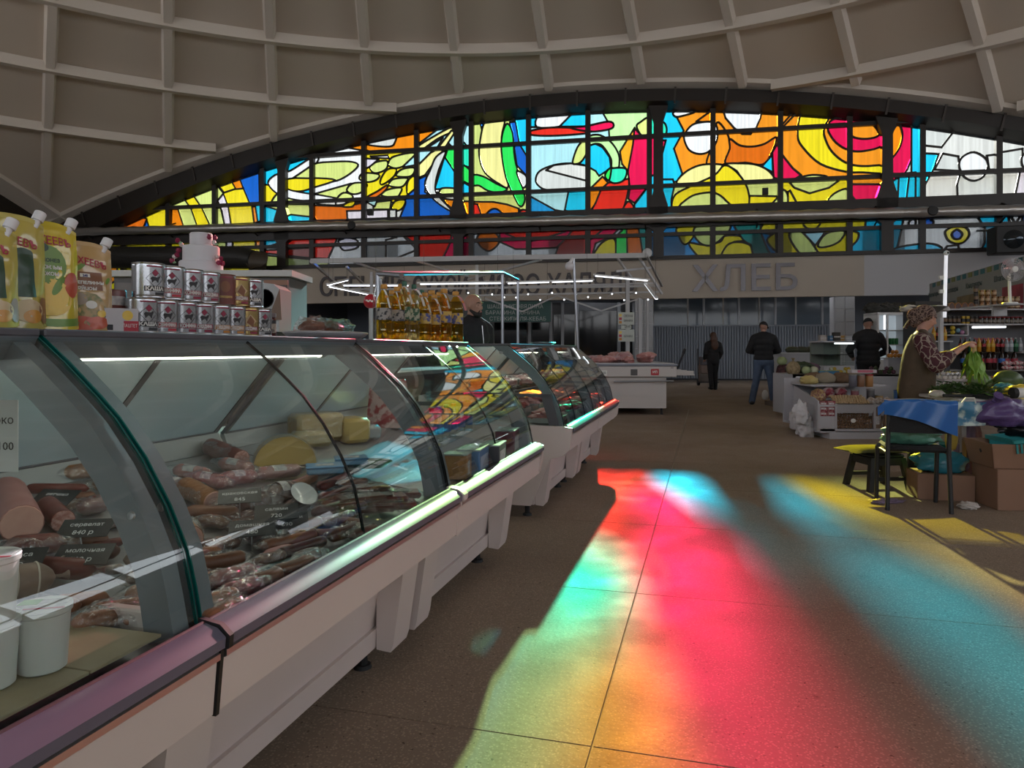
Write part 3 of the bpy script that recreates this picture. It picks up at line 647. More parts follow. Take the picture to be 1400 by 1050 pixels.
# neighbouring building seen through the lower panes, its height shaped to block low sun
bd = thing('neighbour_building', 'grey building outside, behind the lowest row of coloured panes', 'building', (6, 33.5, 0), -PHI)
obj('block', MB().box(-60, 60, 0, 12, 0, 8.6), mat('outside render', (.88, .88, .88), .9), bd, smooth=0)
for i in range(24): obj('window', MB().box(-56 + i * 4.7, -54.3 + i * 4.7, -.06, .06, 5.0, 6.6), mat('outside window', (.06, .07, .08), .2), bd, smooth=0)
obj('eaves', MB().box(-60.3, 60.3, -.25, 12.3, 8.6, 8.85), M_plaster, bd, smooth=0)
obj('outside_ground', MB().box(-90, 90, -30, 60, -.3, -.1), mat('outside ground', (.25, .25, .24), .9), None, (0, 62, 0), smooth=0)['kind'] = 'structure'

# --- recess behind the fascia: tiled pillars, ribbed grey screen, dark shop fronts
M_tile = mat('grey glazed tile', (.36, .37, .39), .25)
M_ribb = mat('grey blue ribbed sheet', (.28, .31, .36), .45)
def pillar(u0, u1, label):
    s0 = wall_px(u0, 450, 0)[0]; s1 = wall_px(u1, 450, 0)[0]; t = thing('tiled_pillar', label, 'pillar', wall((s0 + s1) / 2, 0, -.25), -PHI)
    w = (s1 - s0) / 2; obj('core', MB().box(-w, w, -.3, .3, 0, ZF), M_grey, t, smooth=0)
    n = 7
    for i in range(2):
        for j in range(n):
            hh = ZF / n; obj('tile', MB().box(-w + i * w + .01, i * w - .01, -.325, -.3, j * hh + .01, (j + 1) * hh - .01, b=.006), M_tile, t, smooth=0)
pillar(868, 893, 'grey tiled pillar left of the ribbed screen'); pillar(1140, 1168, 'grey tiled pillar right of the ribbed screen')
a, b_ = at(893, 519, 27.6), at(1142, 520, 26.4); a.z = b_.z = 0; d = (b_ - a); n = 66; zt = 2.08
scr = thing('ribbed_screen', 'tall grey blue ribbed sheet screen behind the standing customers', 'screen', a)
ux = d.normalized(); uy = Vector((-ux.y, ux.x, 0)); rib = MB()
for i in range(n):
    p = ux * (d.length * i / n); w = d.length / n
    obj('ribbed_board', MB().add([tuple(p + ux * (w * c) + uy * o_ + Vector((0, 0, z))) for z in (.06, zt) for c, o_ in ((.02, 0), (.2, -.045), (.7, -.045), (.88, 0), (.98, 0), (.98, .02), (.02, .02))],
        [(i2, (i2 + 1) % 7, 7 + (i2 + 1) % 7, 7 + i2) for i2 in range(7)] + [tuple(range(6, -1, -1)), tuple(range(7, 14))]), M_ribb, scr, smooth=0)
obj('base_rail', MB().bar(uy * -.02, d - uy * .02, .08, .12), M_dark, scr, smooth=0)
obj('top_rail', MB().bar(uy * -.02 + Vector((0, 0, zt)), d - uy * .02 + Vector((0, 0, zt)), .08, .06), M_ribb, scr, smooth=0)
for k, u in enumerate((962, 1010, 1060, 1124)):
    p = at(u, 408, 26.2 - (u - 900) * .003); p.z = zt
    struct(obj('trim_%d' % (k + 2), MB().bar(p, p + Vector((0, 0, ZF + .38 - zt)), .07, .07), mat('pale window post', (.45, .47, .5), .4), smooth=0))
# glazed partition above the screen
gz = MB(); g0 = a + uy * .35 + Vector((0, 0, zt)); g1 = b_ + uy * .35 + Vector((0, 0, zt))
gp = struct(link('window_5', None, None, g0)); nn = 5
for i in range(nn):
    p0 = (g1 - g0) * (i / nn); p1 = (g1 - g0) * ((i + 1) / nn)
    obj('pane', MB().bar((p0 + p1) / 2 , (p0 + p1) / 2 + Vector((0, 0, ZF + .38 - zt)), (p1 - p0).length - .06, .02, up=uy), mat('dim glazed partition', (.17, .22, .28), .12), gp, smooth=0)
    obj('frame_post', MB().bar(p0, p0 + Vector((0, 0, ZF + .38 - zt)), .06, .06), M_white, gp, smooth=0)

# lit recess panels; most are added, hidden behind the fascia to brighten the recess
M_panel = mat('lit ceiling panel', (1, 1, 1), .4, emit=(.92, .95, 1, 11.0))
for k, (u, dz) in enumerate(((480, .7), (600, .7), (700, .7), (741, 3.9), (772, 4.2), (820, .7), (935, .7), (1035, .7), (1120, .7), (1210, .7), (1320, .7))):
    s = wall_px(u, 400, -dz)[0]; t = thing('ceiling_light', 'slim lit recess panel, most of the row added behind the fascia, %s from the left' % ORD[k], 'ceiling light', wall(s, ZF + .32, -dz), -PHI, 'recess ceiling lights')
    obj('frame', MB().box(-.65, .65, -.1, .1, .0, .055), M_white, t, smooth=0); obj('diffuser', MB().box(-.62, .62, -.08, .08, -.012, -.001), M_panel, t, smooth=0)
# ================================================================ curved glass display counters
M_body = mat('cream white counter laminate', (.70, .62, .59), .45, var=(1.2, (.62, .55, .53), .3))
M_bump = mat('grey violet bumper rail', (.15, .145, .20), .36, spec=.3, var=(2.5, (.12, .115, .165), .3))
M_steelgrey = mat('grey blue painted frame', (.20, .225, .255), .4)
M_top = mat('dark grey top edge', (.10, .10, .115), .3)
M_glass = clear_mat('clear curved glass', (.93, .97, .955), .0, 1.5)
M_edged = mat('dark glass edge', (.012, .016, .016), .15)
M_edge = mat('green glass edge', (.0, .10, .085), .08, spec=.8)
M_tubelamp = mat('warm lit tube', (1, 1, 1), .4, emit=(1, .95, .80, 8.0))
M_coolled = mat('cool lit led bar', (1, 1, 1), .4, emit=(.88, .93, 1, 3.0))
M_deck = mat('stainless display deck', (.42, .42, .43), .35, metal=.5)
M_inner = mat('grey inner back panel', (.30, .31, .31), .45)
M_alu = mat('brushed aluminium', (.55, .56, .58), .3, metal=.9)
def door_mat():
    m = mat('smeared satin door panel', (.46, .70, .80), .25, spec=.9, var=(1.6, (.66, .72, .76), .3), bump=(30, .08)); return m
M_door = door_mat()
GP = [(-.930, .647), (-.944, .715), (-.961, .783), (-1.003, .870), (-1.06, .960), (-1.124, 1.037), (-1.171, 1.080), (-1.25, 1.147), (-1.327, 1.205)]
def glass_off(d):
    out = []
    for i, p in enumerate(GP):
        a = Vector(GP[max(i - 1, 0)]); b_ = Vector(GP[min(i + 1, len(GP) - 1)]); t = (b_ - a).normalized(); n = Vector((t.y, -t.x)) * -1
        if n.x > 0: n = -n
        out.append((p[0] + n.x * d, p[1] + n.y * d))
    return out
def deck_z(L): return .62 + .1443 * (-.93 - L)
def strip(b, P0, P1, y0, y1, m=0):
    """solid band between two profiles (x,z), extruded along y"""
    n = len(P0); vs_ = [(p[0], y, p[1]) for y in (y0, y1) for p in P0 + P1]; k = 2 * n; fs = []
    for i in range(n - 1):
        fs += [(i, n + i, n + i + 1, i + 1), (k + i, k + i + 1, k + n + i + 1, k + n + i), (i, i + 1, k + i + 1, k + i), (n + i, k + n + i, k + n + i + 1, n + i + 1)]
    fs += [(0, k, k + n, n), (n - 1, 2 * n - 1, k + 2 * n - 1, k + n - 1)]
    b.add(vs_, fs, m); return b
XY2 = Matrix(((1, 0, 0, 0), (0, 0, -1, 0), (0, 1, 0, 0), (0, 0, 0, 1)))   # profile x,z plane, extruded toward -y
def section(poly, y0, y1):
    return MB().prism(poly, -y1, -y0, XY2)
def counter(q0, q1, label, edge, near_end=False, far_end=False, panes=2, lamp=True, low_front=False):
    t = thing('display_counter', label, 'counter', aisle(0, q0), AISLE_RZ); w = q1 - q0; g = .004
    P = lambda name, mb, m, par=t, sm=35: obj(name, mb, m, par, smooth=sm)
    base = P('base', section([(-1.17, .1), (-1.10, .50), (-1.96, .50), (-1.94, .1)], g, w - g), M_body)
    P('kick_rail', section([(-1.145, .10), (-1.19, .10), (-1.195, .125), (-1.175, .165), (-1.14, .17)], g, w - g), M_body, base)
    P('body_tub', section([(-.895, .483), (-.885, .60), (-.93, .61), (-1.90, deck_z(-1.9) - .012), (-1.96, .84), (-2.0, .84), (-2.0, .47), (-1.12, .44)], g, w - g), M_body)
    r = P('bumper_rail', section([(-.886, .604), (-.868, .612), (-.866, .632), (-.885, .648), (-.915, .655), (-.928, .650), (-.93, .604)], g, w - g), M_bump)
    P('rail_groove', section([(-.912, .6545), (-.9145, .6565), (-.918, .657), (-.918, .652)], g, w - g), M_black, r)
    P('panel_lip', section([(-.889, .583), (-.878, .588), (-.878, .600), (-.884, .603)], g, w - g), M_alu, r)
    P('deck', section([(-.935, .607), (-1.90, deck_z(-1.9) - .008), (-1.90, deck_z(-1.9) - .002), (-.935, .614)], .01, w - .01), M_deck)
    P('back_panel', section([(-1.90, deck_z(-1.9)), (-1.925, .83), (-1.94, .83), (-1.94, .70)], .01, w - .01), M_inner)
    for k in (0, 1):                                                    # flared brackets under each end
        y = .03 if k == 0 else w - .17
        P('bracket', section([(-1.14, .095), (-1.085, .09), (-1.075, .12), (-1.02, .485), (-1.14, .485)], y, y + .14), M_body)
    for x in (-1.22, -1.85):
        for y in (.12, w - .12):
            P('foot', MB().lathe([(.018, .012), (.018, .1)], 10, 0, TR((x, y, 0))).lathe([(.034, 0), (.03, .014)], 12, 0, TR((x, y, 0))), M_black)
    for k in (0, 1):                                                    # curved end frames just inside the glass
        y = .012 if k == 0 else w - .052
        fr = P('end_frame', strip(MB(), glass_off(.012), [(p[0], p[1] - (.012 if i == 0 else 0)) for i, p in enumerate(glass_off(.075))], y, y + .04), M_steelgrey, t, 60)
        P('screw', MB().lathe([(.009, 0), (.007, .004), (0, .005)], 10, 0, TR((-1.035, y, .86), rx=math.pi / 2)), M_alu, fr)
    pw = w / panes
    for k in range(panes):
        gl = P('front_glass', strip(MB(), GP, glass_off(.006), k * pw + .003, (k + 1) * pw - .003), M_glass, t, 60)
        for y in ((k * pw + .0015), ((k + 1) * pw - .0015)):
            P('glass_edge', strip(MB(), [(p[0] + .0004, p[1]) for p in GP], glass_off(.0064), y - .0015, y + .0015), M_edge if edge == (k, int(y > (k + .5) * pw)) else M_edged, gl, 60)
    P('top_shelf', MB().box(-1.76, -1.31, 0, w, 1.197, 1.213, b=.003), M_top)
    P('top_fascia', section([(-1.312, 1.197), (-1.345, 1.150), (-1.40, 1.163), (-1.44, 1.197)], 0.002, w - .002), M_steelgrey)
    if lamp:
        lp = P('lamp_tube', MB().tube([(-1.40, .1, 1.158), (-1.40, w - .12, 1.158)], .015, 12), M_tubelamp)
        for y in (.085, w - .105): P('lamp_cap', MB().tube([(-1.40, y - .015, 1.158), (-1.40, y + .02, 1.158)], .018, 12), M_white, lp)
    A, B = Vector((-1.93, .82)), Vector((-1.60, 1.19)); nn = (B - A).normalized(); oo = Vector((nn.y, -nn.x))
    for k in range(2):                                                  # slanted service doors at the back
        y0, y1 = .02 + k * (w / 2 - .03), w / 2 + .015 + k * (w / 2 - .035); sh = oo * (.012 * k)
        pa, pb = A - sh, B - sh
        dr = P('service_door', section([tuple(pa), tuple(pb), tuple(pb - oo * .006), tuple(pa - oo * .006)], y0, y1), M_door)
        for y in (y0, y1): P('door_stile', section([tuple(pa + oo * .004), tuple(pb + oo * .004), tuple(pb - oo * .010), tuple(pa - oo * .010)], y - .012, y + .012), M_top, dr)
        P('door_rail', section([tuple(pa - nn * .03 + oo * .006), tuple(pa + nn * .012 + oo * .006), tuple(pa + nn * .012 - oo * .012), tuple(pa - nn * .03 - oo * .012)], y0, y1), M_top, dr)
    for k, on in ((0, near_end), (1, far_end)):                         # closed glass cheeks
        if not on: continue
        y = -.012 if k == 0 else w + .004
        poly = [(p[0], p[1]) for p in GP] + [(-1.60, 1.19), (-1.93, .83), (-1.93, .66)]
        P('end_glass', section(poly, y, y + .008), M_glass)
        ck = P('end_cheek', section([(-.872, .60), (-.87, .640), (-.93, .650), (-1.95, .655), (-1.97, .50), (-1.05, .42), (-.93, .45), (-.885, .50)], y - .03, y), M_body)
        P('end_leg_panel', section([(-1.16, .1), (-1.0, .48), (-1.97, .48), (-1.94, .1)], y - .02, y), M_body, ck)
        P('end_post', strip(MB(), [(-.962, .655), (-.985, .74), (-1.02, .86)], [(-1.03, .655), (-1.055, .74), (-1.09, .86)], y - .012, y), M_top)
        P('end_rail', MB().box(-1.93, -1.02, y - .012, y, .845, .868), M_top)
    return t
QS = [(-.22, 1.143), (1.153, 2.495), (2.505, 3.85), (4.75, 6.055), (6.065, 7.38)]
counter(*QS[0], 'nearest curved glass counter at lower left with salami and white tubs', (1, 1))
counter(*QS[1], 'curved glass counter full of bagged sausages, second from the camera', (0, 0))
counter(*QS[2], 'curved glass counter below the oil bottles, reflecting the stained window', None, far_end=True)
counter(*QS[3], 'curved glass counter past the gap with a dark framed glass cheek', None, near_end=True, panes=3)
counter(*QS[4], 'farthest curved glass counter of the left row, holding pink meat', None, far_end=True, panes=3)
# gaskets and joint caps between neighbouring counters
for q, m, lb in ((1.148, M_black, 'black rubber strip closing the joint of the two nearest counters'), (2.5, M_body, 'cream plastic cap over the joint below the cheese counter')):
    t = thing('joint_strip', lb, 'strip', aisle(0, q), AISLE_RZ); w = .006 if m is M_black else .022
    obj('rail_cap', section([(-.880, .604), (-.862, .610), (-.860, .634), (-.882, .653), (-.93, .660), (-.93, .604)], -w, w), m, t)
    obj('panel_cap', section([(-.892, .478), (-.880, .604), (-.93, .604), (-.95, .478)], -w * .8, w * .8), m, t)

# ---------------------------------------------------------------- goods inside the counters
def deck_pt(u, v, r, lift=0.0):
    t = (u - 700) / F; k = t * CA - SA; g = (v - HZ) / F
    Y = (CAMZ - .62 + .1443 * .93 - r - lift) / (g - .1443 * k)
    return Vector((t * Y, Y, CAMZ - g * Y))
M_film = clear_mat('crinkled clear film', (.93, .93, .93), .12, 1.45, base=.10, bump=(38, 1.0))
M_filmp = clear_mat('crinkled pinkish film', (.94, .80, .87), .12, 1.45, base=.10, bump=(34, 1.0))
MS = {'red': mat('dark red salami casing', (.17, .035, .026), .38, var=(26, (.11, .02, .016))),
      'brown': mat('brown smoked casing', (.22, .085, .04), .4, var=(22, (.13, .045, .022))),
      'orange': mat('orange brown netted ham', (.34, .15, .055), .42, var=(40, (.22, .085, .03)), bump=(60, .5)),
      'dark': mat('nearly black smoked casing', (.06, .022, .018), .35, var=(24, (.10, .035, .025))),
      'grey': mat('dusty grey brown casing', (.20, .13, .10), .5, var=(30, (.27, .20, .15))),
      'frank': mat('light brown frankfurter skin', (.40, .17, .085), .38, var=(18, (.33, .12, .06))),
      'pink': mat('pink boiled sausage', (.45, .20, .18), .42, var=(20, (.38, .15, .14)))}
M_cut = mat('speckled cut salami face', (.42, .17, .14), .45, var=(120, (.62, .38, .33), .12))
M_cutp = mat('pale pink cut face', (.72, .42, .34), .42, var=(40, (.66, .36, .29), .2))
M_tie = mat('pale string', (.6, .55, .46), .8)
M_paper = mat('white paper label', (.66, .65, .63), .6, var=(60, (.42, .40, .42), .12))
M_tag = mat('black price card', (.022, .025, .027), .4)
M_chalk = mat('chalk writing', (.72, .72, .72), .7)
def crumple(mb, p0, p1, r, seed, k=1.35, over=.35, flat=.8):
    """loose bag around a log"""
    d = (p1 - p0); L = d.length; d.normalize(); up = Vector((0, 0, 1)); sx = d.cross(up).normalized()
    def fn(a, b_):
        y = -over * r * 3 + b_ * (L + over * r * 6); e = min(1, .30 + 2.6 * min(b_, 1 - b_))
        th = 2 * math.pi * a; q_ = Vector((math.cos(th) * 2, math.sin(th) * 2, b_ * 5)) + Vector((seed * 3.7, 0, 0))
        rr_ = r * k * e * (1 + .22 * noise.noise(q_) + .12 * noise.noise(q_ * 2.7))
        return p0 + d * y + sx * math.cos(th) * rr_ * 1.1 + up * max(math.sin(th) * rr_ * flat, -r * .96)
    mb.grid(fn, 20, 14, 0, None, wrap=True); return mb
SIDX = [0]
def sausage(u0, v0, u1, v1, r, kind, label, cut=None, bag=0, bend=0.0, cat='sausage', ties=0, lift=0.0, group='sausages in the counters', lab=False):
    SIDX[0] += 1; sd_ = SIDX[0]
    p0, p1 = deck_pt(u0, v0, r, lift), deck_pt(u1, v1, r, lift); mid = (p0 + p1) / 2; d = p1 - p0; Ln = d.length
    root = Vector((mid.x, mid.y, mid.z - r)); t = thing('sausage', label, cat, root, 0, group)
    q0, q1 = p0 - root, p1 - root; side = d.cross(Vector((0, 0, 1))).normalized()
    pts, rs = [], []; n = 16
    for i in range(n + 1):
        k = i / n; p = q0.lerp(q1, k) + side * (bend * math.sin(math.pi * k)) ; e = r
        if cut != 'both' and not (cut == 'a'): e *= min(1, (max(k, .0005) * Ln / r) ** .5) if k * Ln < r else 1
        if cut != 'both' and not (cut == 'b'): e *= min(1, (max(1 - k, .0005) * Ln / r) ** .5) if (1 - k) * Ln < r else 1
        e *= 1 + .05 * noise.noise(Vector((k * 4, sd_ * 5.1, 0)))
        pts.append(p); rs.append(max(e, r * .06))
    obj('casing', MB().tube(pts, rs, 16), MS[kind], t, smooth=60)
    cm = M_cutp if kind in ('orange', 'pink') else M_cut
    for c_, p, s_ in (('a', q0, -1), ('b', q1, 1)):
        if cut in (c_, 'both'):
            dd = d.normalized() * s_
            obj('cut_face', MB().tube([p, p + dd * .0025], [r * .96, r * .93], 16), cm, t, smooth=30)
        elif kind in ('red', 'dark', 'grey') and ties:
            dd = d.normalized() * s_; obj('casing_end', MB().tube([p, p + dd * r * .35, p + dd * r * .7], [r * .12, r * .10, r * .3], 8), MS[kind], t)
    for k in range(ties):
        c = q0.lerp(q1, (k + 1) / (ties + 1)); dd = d.normalized()
        obj('string', MB().tube([c - dd * .0015, c + dd * .0015], r * 1.04, 16), M_tie, t)
    if lab:
        c = q0.lerp(q1, .45); w = Ln * .28; dd = d.normalized(); up = Vector((0, 0, 1)); sx = dd.cross(up).normalized()
        obj('paper_label', MB().grid(lambda a, b_: c + dd * (b_ - .5) * w + (sx * math.cos(.3 + 2.0 * a) + up * math.sin(.3 + 2.0 * a)) * r * 1.05, 8, 2), M_paper, t)
    if bag: obj('wrapper', crumple(MB(), q0, q1, r, sd_, bag), M_filmp if (kind == 'pink' and sd_ % 2) else M_film, t, smooth=0 if sd_ % 3 else 30)
    return t
A_ = 'in the nearest counter'
sausage(6, 668, 30, 716, .046, 'pink', 'large pale pink boiled sausage with a wide cut face at left edge', 'b')
sausage(60, 688, 86, 712, .028, 'red', 'dark red salami with speckled cut face beside the pale pink ham', 'b')
sausage(4, 748, 92, 741, .024, 'red', 'film wrapped dark salami lying below the speckled cut salami', None, 1.12)
sausage(33, 668, 122, 668, .015, 'red', 'thin dark red sausage along the grey back wall, nearest counter')
sausage(70, 683, 132, 678, .015, 'brown', 'thin brown sausage crossing behind the price card, nearest counter')
sausage(104, 694, 140, 688, .025, 'red', 'short shiny bagged salami beside the nearest curved frame', 'b', 1.2)
sausage(-10, 800, 76, 788, .034, 'grey', 'thick grey brown smoked sausage tied with string, lower left', None, 0, 0, 'sausage', 2)
sausage(35, 772, 132, 778, .023, 'red', 'dark red sausage tapering toward the frame above the tied one', None, 0, .008, 'sausage', 1)
sausage(85, 738, 150, 738, .019, 'brown', 'brown stick behind the price card reading 840', None, 0, 0)
sausage(120, 758, 165, 752, .018, 'dark', 'dark stick half hidden by the nearest curved frame', None, 0, 0)
sausage(152, 632, 176, 648, .026, 'red', 'salami with round cut face against back wall beside the frame', 'b')
sausage(84, 648, 140, 640, .024, 'orange', 'orange brown bagged sausage against back wall, nearest counter', 'b', 1.25)
sausage(45, 838, 112, 826, .016, 'frank', 'front light brown frankfurter in bag above the white tub', None, 0)
sausage(70, 826, 150, 816, .016, 'frank', 'light brown frankfurter in bag just behind the front one', None, 0)
sausage(96, 852, 168, 842, .017, 'frank', 'bagged frankfurter end resting by the steel front sill', None, 1.7)
sausage(120, 838, 205, 826, .017, 'frank', 'bagged frankfurter passing behind the frame foot', None, 1.6)
sausage(168, 850, 236, 836, .017, 'frank', 'bagged frankfurter right of the frame foot', None, 1.6)
sausage(170, 815, 238, 802, .018, 'frank', 'plump bagged frankfurter right of the nearest frame', None, 1.5)
sausage(172, 792, 234, 778, .019, 'grey', 'dull bagged sausage under the reflected light streak', None, 1.5)
sausage(168, 766, 226, 760, .018, 'grey', 'grey brown stick right of the nearest frame, middle of the pile')
sausage(172, 740, 224, 735, .018, 'brown', 'brown speckled stick right of the nearest frame')
sausage(172, 712, 222, 704, .020, 'grey', 'mottled grey sausage between the two nearest frames', None, 1.25)
sausage(172, 682, 212, 676, .018, 'pink', 'pink bagged sausage between the frames near the back', None, 1.5)
sausage(125, 662, 165, 664, .018, 'orange', 'orange sausage behind the nearest frame', None, 1.3)
sausage(14, 690, -40, 700, .02, 'dark', 'dark sausage end at the left edge above the pale ham')
sausage(4, 762, 60, 752, .014, 'dark', 'thin dark stick under the film wrapped salami')
# second counter
sausage(282, 608, 330, 628, .034, 'red', 'dark red salami with cut face on top at back, second counter', 'b', 1.2)
for k, (a, b_, c, d_) in enumerate(((236, 642, 290, 650), (262, 652, 312, 660), (298, 632, 348, 642), (300, 655, 352, 650), (350, 648, 412, 642), (228, 660, 262, 668))):
    sausage(a, b_, c, d_, .024, 'pink', 'pink labelled sausage pack, %s from left at back of second counter' % ORD[k], None, 1.3, 0, 'sausage', 0, 0, 'pink packs at the back', True)
sausage(248, 662, 292, 686, .032, 'orange', 'orange brown ham roll with pale cut end, second counter', 'b', 1.12)
sausage(250, 700, 330, 702, .022, 'brown', 'long smooth brown sausage under the ham roll', None, 0, .006)
sausage(308, 690, 372, 684, .033, 'dark', 'large dark sausage in shiny bag below a black price card', None, 1.18, 0, 'sausage', 0, 0, 'sausages in the counters', True)
sausage(366, 676, 404, 670, .034, 'dark', 'dark bagged roll with white label left of the oval plate', None, 1.2, 0, 'sausage', 0, 0, 'sausages in the counters', True)
sausage(236, 712, 258, 738, .036, 'orange', 'round ham end with pale cut face beside the second frame', 'b', 1.12)
spots = [(270, 712, 312, 716, 'brown', 1.3), (318, 722, 346, 716, 'red', 1.35), (340, 712, 372, 706, 'red', 1.2), (266, 748, 330, 740, 'brown', 1.35), (338, 738, 378, 730, 'dark', 1.3),
         (392, 722, 440, 712, 'brown', 0), (356, 748, 432, 730, 'brown', 1.3), (372, 760, 446, 738, 'dark', 0), (444, 716, 486, 702, 'brown', 1.25), (426, 702, 474, 690, 'dark', 0),
         (262, 772, 336, 760, 'brown', 1.35), (286, 796, 350, 778, 'pink', 1.35), (300, 812, 372, 790, 'pink', 1.4), (372, 784, 428, 764, 'brown', 1.25), (270, 828, 326, 810, 'frank', 1.3),
         (262, 850, 300, 834, 'frank', 1.2), (336, 798, 382, 782, 'brown', 1.4), (292, 842, 338, 824, 'frank', 1.3), (446, 734, 488, 718, 'dark', 1.35), (404, 768, 440, 756, 'dark', 1.3),
         (452, 690, 486, 684, 'brown', 0), (346, 770, 392, 758, 'brown', 1.3), (248, 790, 284, 784, 'pink', 1.3), (476, 734, 512, 722, 'dark', 1.35)]
words = ['by the frame', 'among the price cards', 'near the oval plate', 'in the front row', 'in the middle of the heap', 'close to the glass']
for k, (a, b_, c, d_, kd, bg_) in enumerate(spots):
    nm = {'brown': 'brown smoked', 'red': 'dark red', 'dark': 'blackish', 'pink': 'pink', 'frank': 'light brown'}[kd]
    sausage(a, b_, c, d_, R.uniform(.015, .021), kd, '%s sausage %s in second counter, %s of them' % (nm, words[k % 6], (ORD + ['twenty first', 'twenty second', 'twenty third', 'twenty fourth'])[k]), None, bg_, R.uniform(-.015, .02))
for k in range(30):
    u = R.uniform(262, 500); v = R.uniform(max(650, 1012 - u * .68 - 90), 1012 - u * .68 + 8); kd = R.choice(('brown', 'brown', 'dark', 'red', 'pink', 'frank')); an_ = R.uniform(-.3, .5)
    sausage(u - 22, v + 9 * an_ + 4, u + 22, v - 14 * an_ - 6, R.uniform(.012, .017), kd, 'short %s sausage lower in the second counter heap, filler %s' % (kd if kd != 'frank' else 'tan', (ORD + ['twenty ' + x for x in ORD])[k]), None, 1.4 if k % 2 else 0, R.uniform(-.01, .015))
for k in range(12):
    u = R.uniform(0, 225); v = R.uniform(672, 830); kd = R.choice(('brown', 'grey', 'dark', 'red')); sausage(u - 24, v + 2, u + 24, v - 5, R.uniform(.011, .015), kd, 'short %s sausage filling the nearest counter, %s of them' % (kd, ORD[k]), None, 1.3 if k % 2 else 0)
# ring sausage
ctr = deck_pt(452, 722, .014); t = thing('ring_sausage', 'curled brown ring sausage lying left of the vacuum packs', 'sausage', ctr - Vector((0, 0, .014)))
obj('casing', MB().tube([(math.cos(a * .35) * .085, math.sin(a * .35) * .075, .016) for a in range(16)], .015, 10), MS['brown'], t)
obj('string', MB().tube([(.083, -.01, .016), (.086, -.004, .016)], .017, 8), M_tie, t)
# vacuum packs
for k, (u, v, w) in enumerate(((474, 676, .15), (500, 668, .16), (522, 682, .17), (506, 694, .16), (538, 690, .15), (492, 682, .16), (548, 676, .14), (470, 690, .14))):
    p = deck_pt(u, v, .012, .012 * (k % 3)); t = thing('vacuum_pack', 'flat vacuum pack of dark cured meat, %s from left beside the third counter frame' % ORD[k], 'meat pack', p - Vector((0, 0, .014)), R.uniform(.1, .6), 'vacuum packs')
    obj('meat', MB().box(-w / 2, w / 2, -.045, .045, .004, .026, b=.008), MS['dark' if k % 2 else 'red'], t)
    obj('film', MB().grid(lambda a, b_: ((a - .5) * (w + .03), (b_ - .5) * .125, .029 - .024 * max(abs(a - .5), abs(b_ - .5)) ** 3 * 8 + .003 * noise.noise(Vector((a * 9, b_ * 9, k)))), 12, 8), M_film, t, smooth=30)
    if k % 2 == 0: obj('paper_label', MB().box(-w * .3, w * .2, -.03, .02, .0305, .0315), M_tag, t)
# price cards
def card(u, v, rz, l1, l2, label, w=.115, h=.062, lift=.05, tilt=.5):
    p = deck_pt(u, v, .0, lift); t = thing('price_card', label, 'price card', p, rz, 'black price cards'); t.rotation_euler = (tilt, 0, rz)
    obj('board', MB().box(-w / 2, w / 2, -.0015, .0015, 0, h) if False else MB().box(-w / 2, w / 2, -h / 2, h / 2, -.001, .001), M_tag, t, smooth=0)
    b = MB(); V, Fs = text_verts(l1, .017, extrude=.0002); b.add(V, Fs, 0, TR((0, .006, .0014))); obj('writing', b, M_chalk, t, smooth=0)
    b = MB(); V, Fs = text_verts(l2, .020, extrude=.0002); b.add(V, Fs, 0, TR((0, -.022, .0014))); obj('price', b, M_chalk, t, smooth=0)
    obj('clip', MB().tube([(0, -h / 2, -.001), (0, -h / 2 - .004, -.02), (0, -h / 2 - .002, -.05)], .002, 6), M_alu, t)
card(75, 680, -.15, 'ветчина', '540', 'black price card with red corner in front of the back wall, nearest counter')
card(117, 722, .15, 'сервелат', '840 р', 'black price card marked 840 left of the nearest frame')
card(18, 765, .25, 'колбаса', '215 р', 'black price card marked 215 at the left edge')
card(114, 758, .12, 'молочная', '310 р', 'black price card below the 840 card')
card(172, 660, .25, 'докторская', '560', 'black price card behind the nearest frame at back')
card(328, 678, .35, 'краковская', '845', 'black price card on the large dark bagged sausage', lift=.085)
card(345, 722, .3, 'домашняя', '480', 'grey black price card in the middle of the second counter')
card(392, 712, .35, 'охотничьи', '690', 'black price card left of the ring sausage')
card(378, 700, .3, 'салями', '720', 'black price card leaning behind the ring sausage', lift=.07)
card(500, 674, .1, 'балык', '950', 'small black card across the vacuum packs', .09, .02, .045)
# oval plate, steel sill, tubs
p = deck_pt(418, 676, .0, .05); t = thing('oval_plate', 'white oval plate tilted on edge among the sausages', 'plate', p); t.rotation_euler = (1.0, .35, -.5); t.scale = (.62, .62, .62)
obj('dish', MB().lathe([(.0, 0), (.05, .002), (.085, .014), (.088, .017), (.084, .016), (.05, .005), (0, .004)], 28, 0, TR(s=(1, .55, 1))), mat('white glazed dish', (.75, .77, .76), .12), t)
obj('rim', MB().lathe([(.085, .0145), (.0895, .0165), (.086, .0195)], 28, 0, TR(s=(1, .55, 1)), close=False), mat('grey dish rim', (.4, .41, .4), .2), t)
M_wood = mat('thin yellowed slat board', (.42, .35, .22), .5, var=(14, (.34, .27, .16)))
t = thing('slat_board', 'yellowish slatted board under the white tubs in nearest counter', 'board', aisle(-1.045, .45, .652), AISLE_RZ)
for k in range(8): obj('slat', MB().box(-.10, .098, -.62 + k * .155, -.468 + k * .155, 0, .006, b=.001), M_wood, t, smooth=0)
t = thing('inner_sill', 'dull steel sill and cream end block before the sausages', 'sill', aisle(-1.15, 1.1, .62), AISLE_RZ)
obj('front_strip', MB().box(-.006, .006, -1.25, .02, .0, .045), M_alu, t, smooth=0)
obj('end_block', MB().box(.008, .2, .0, .025, .0, .06, b=.004), M_body, t)
M_tub = mat('milky white plastic tub', (.70, .69, .66), .35, sss=.05)
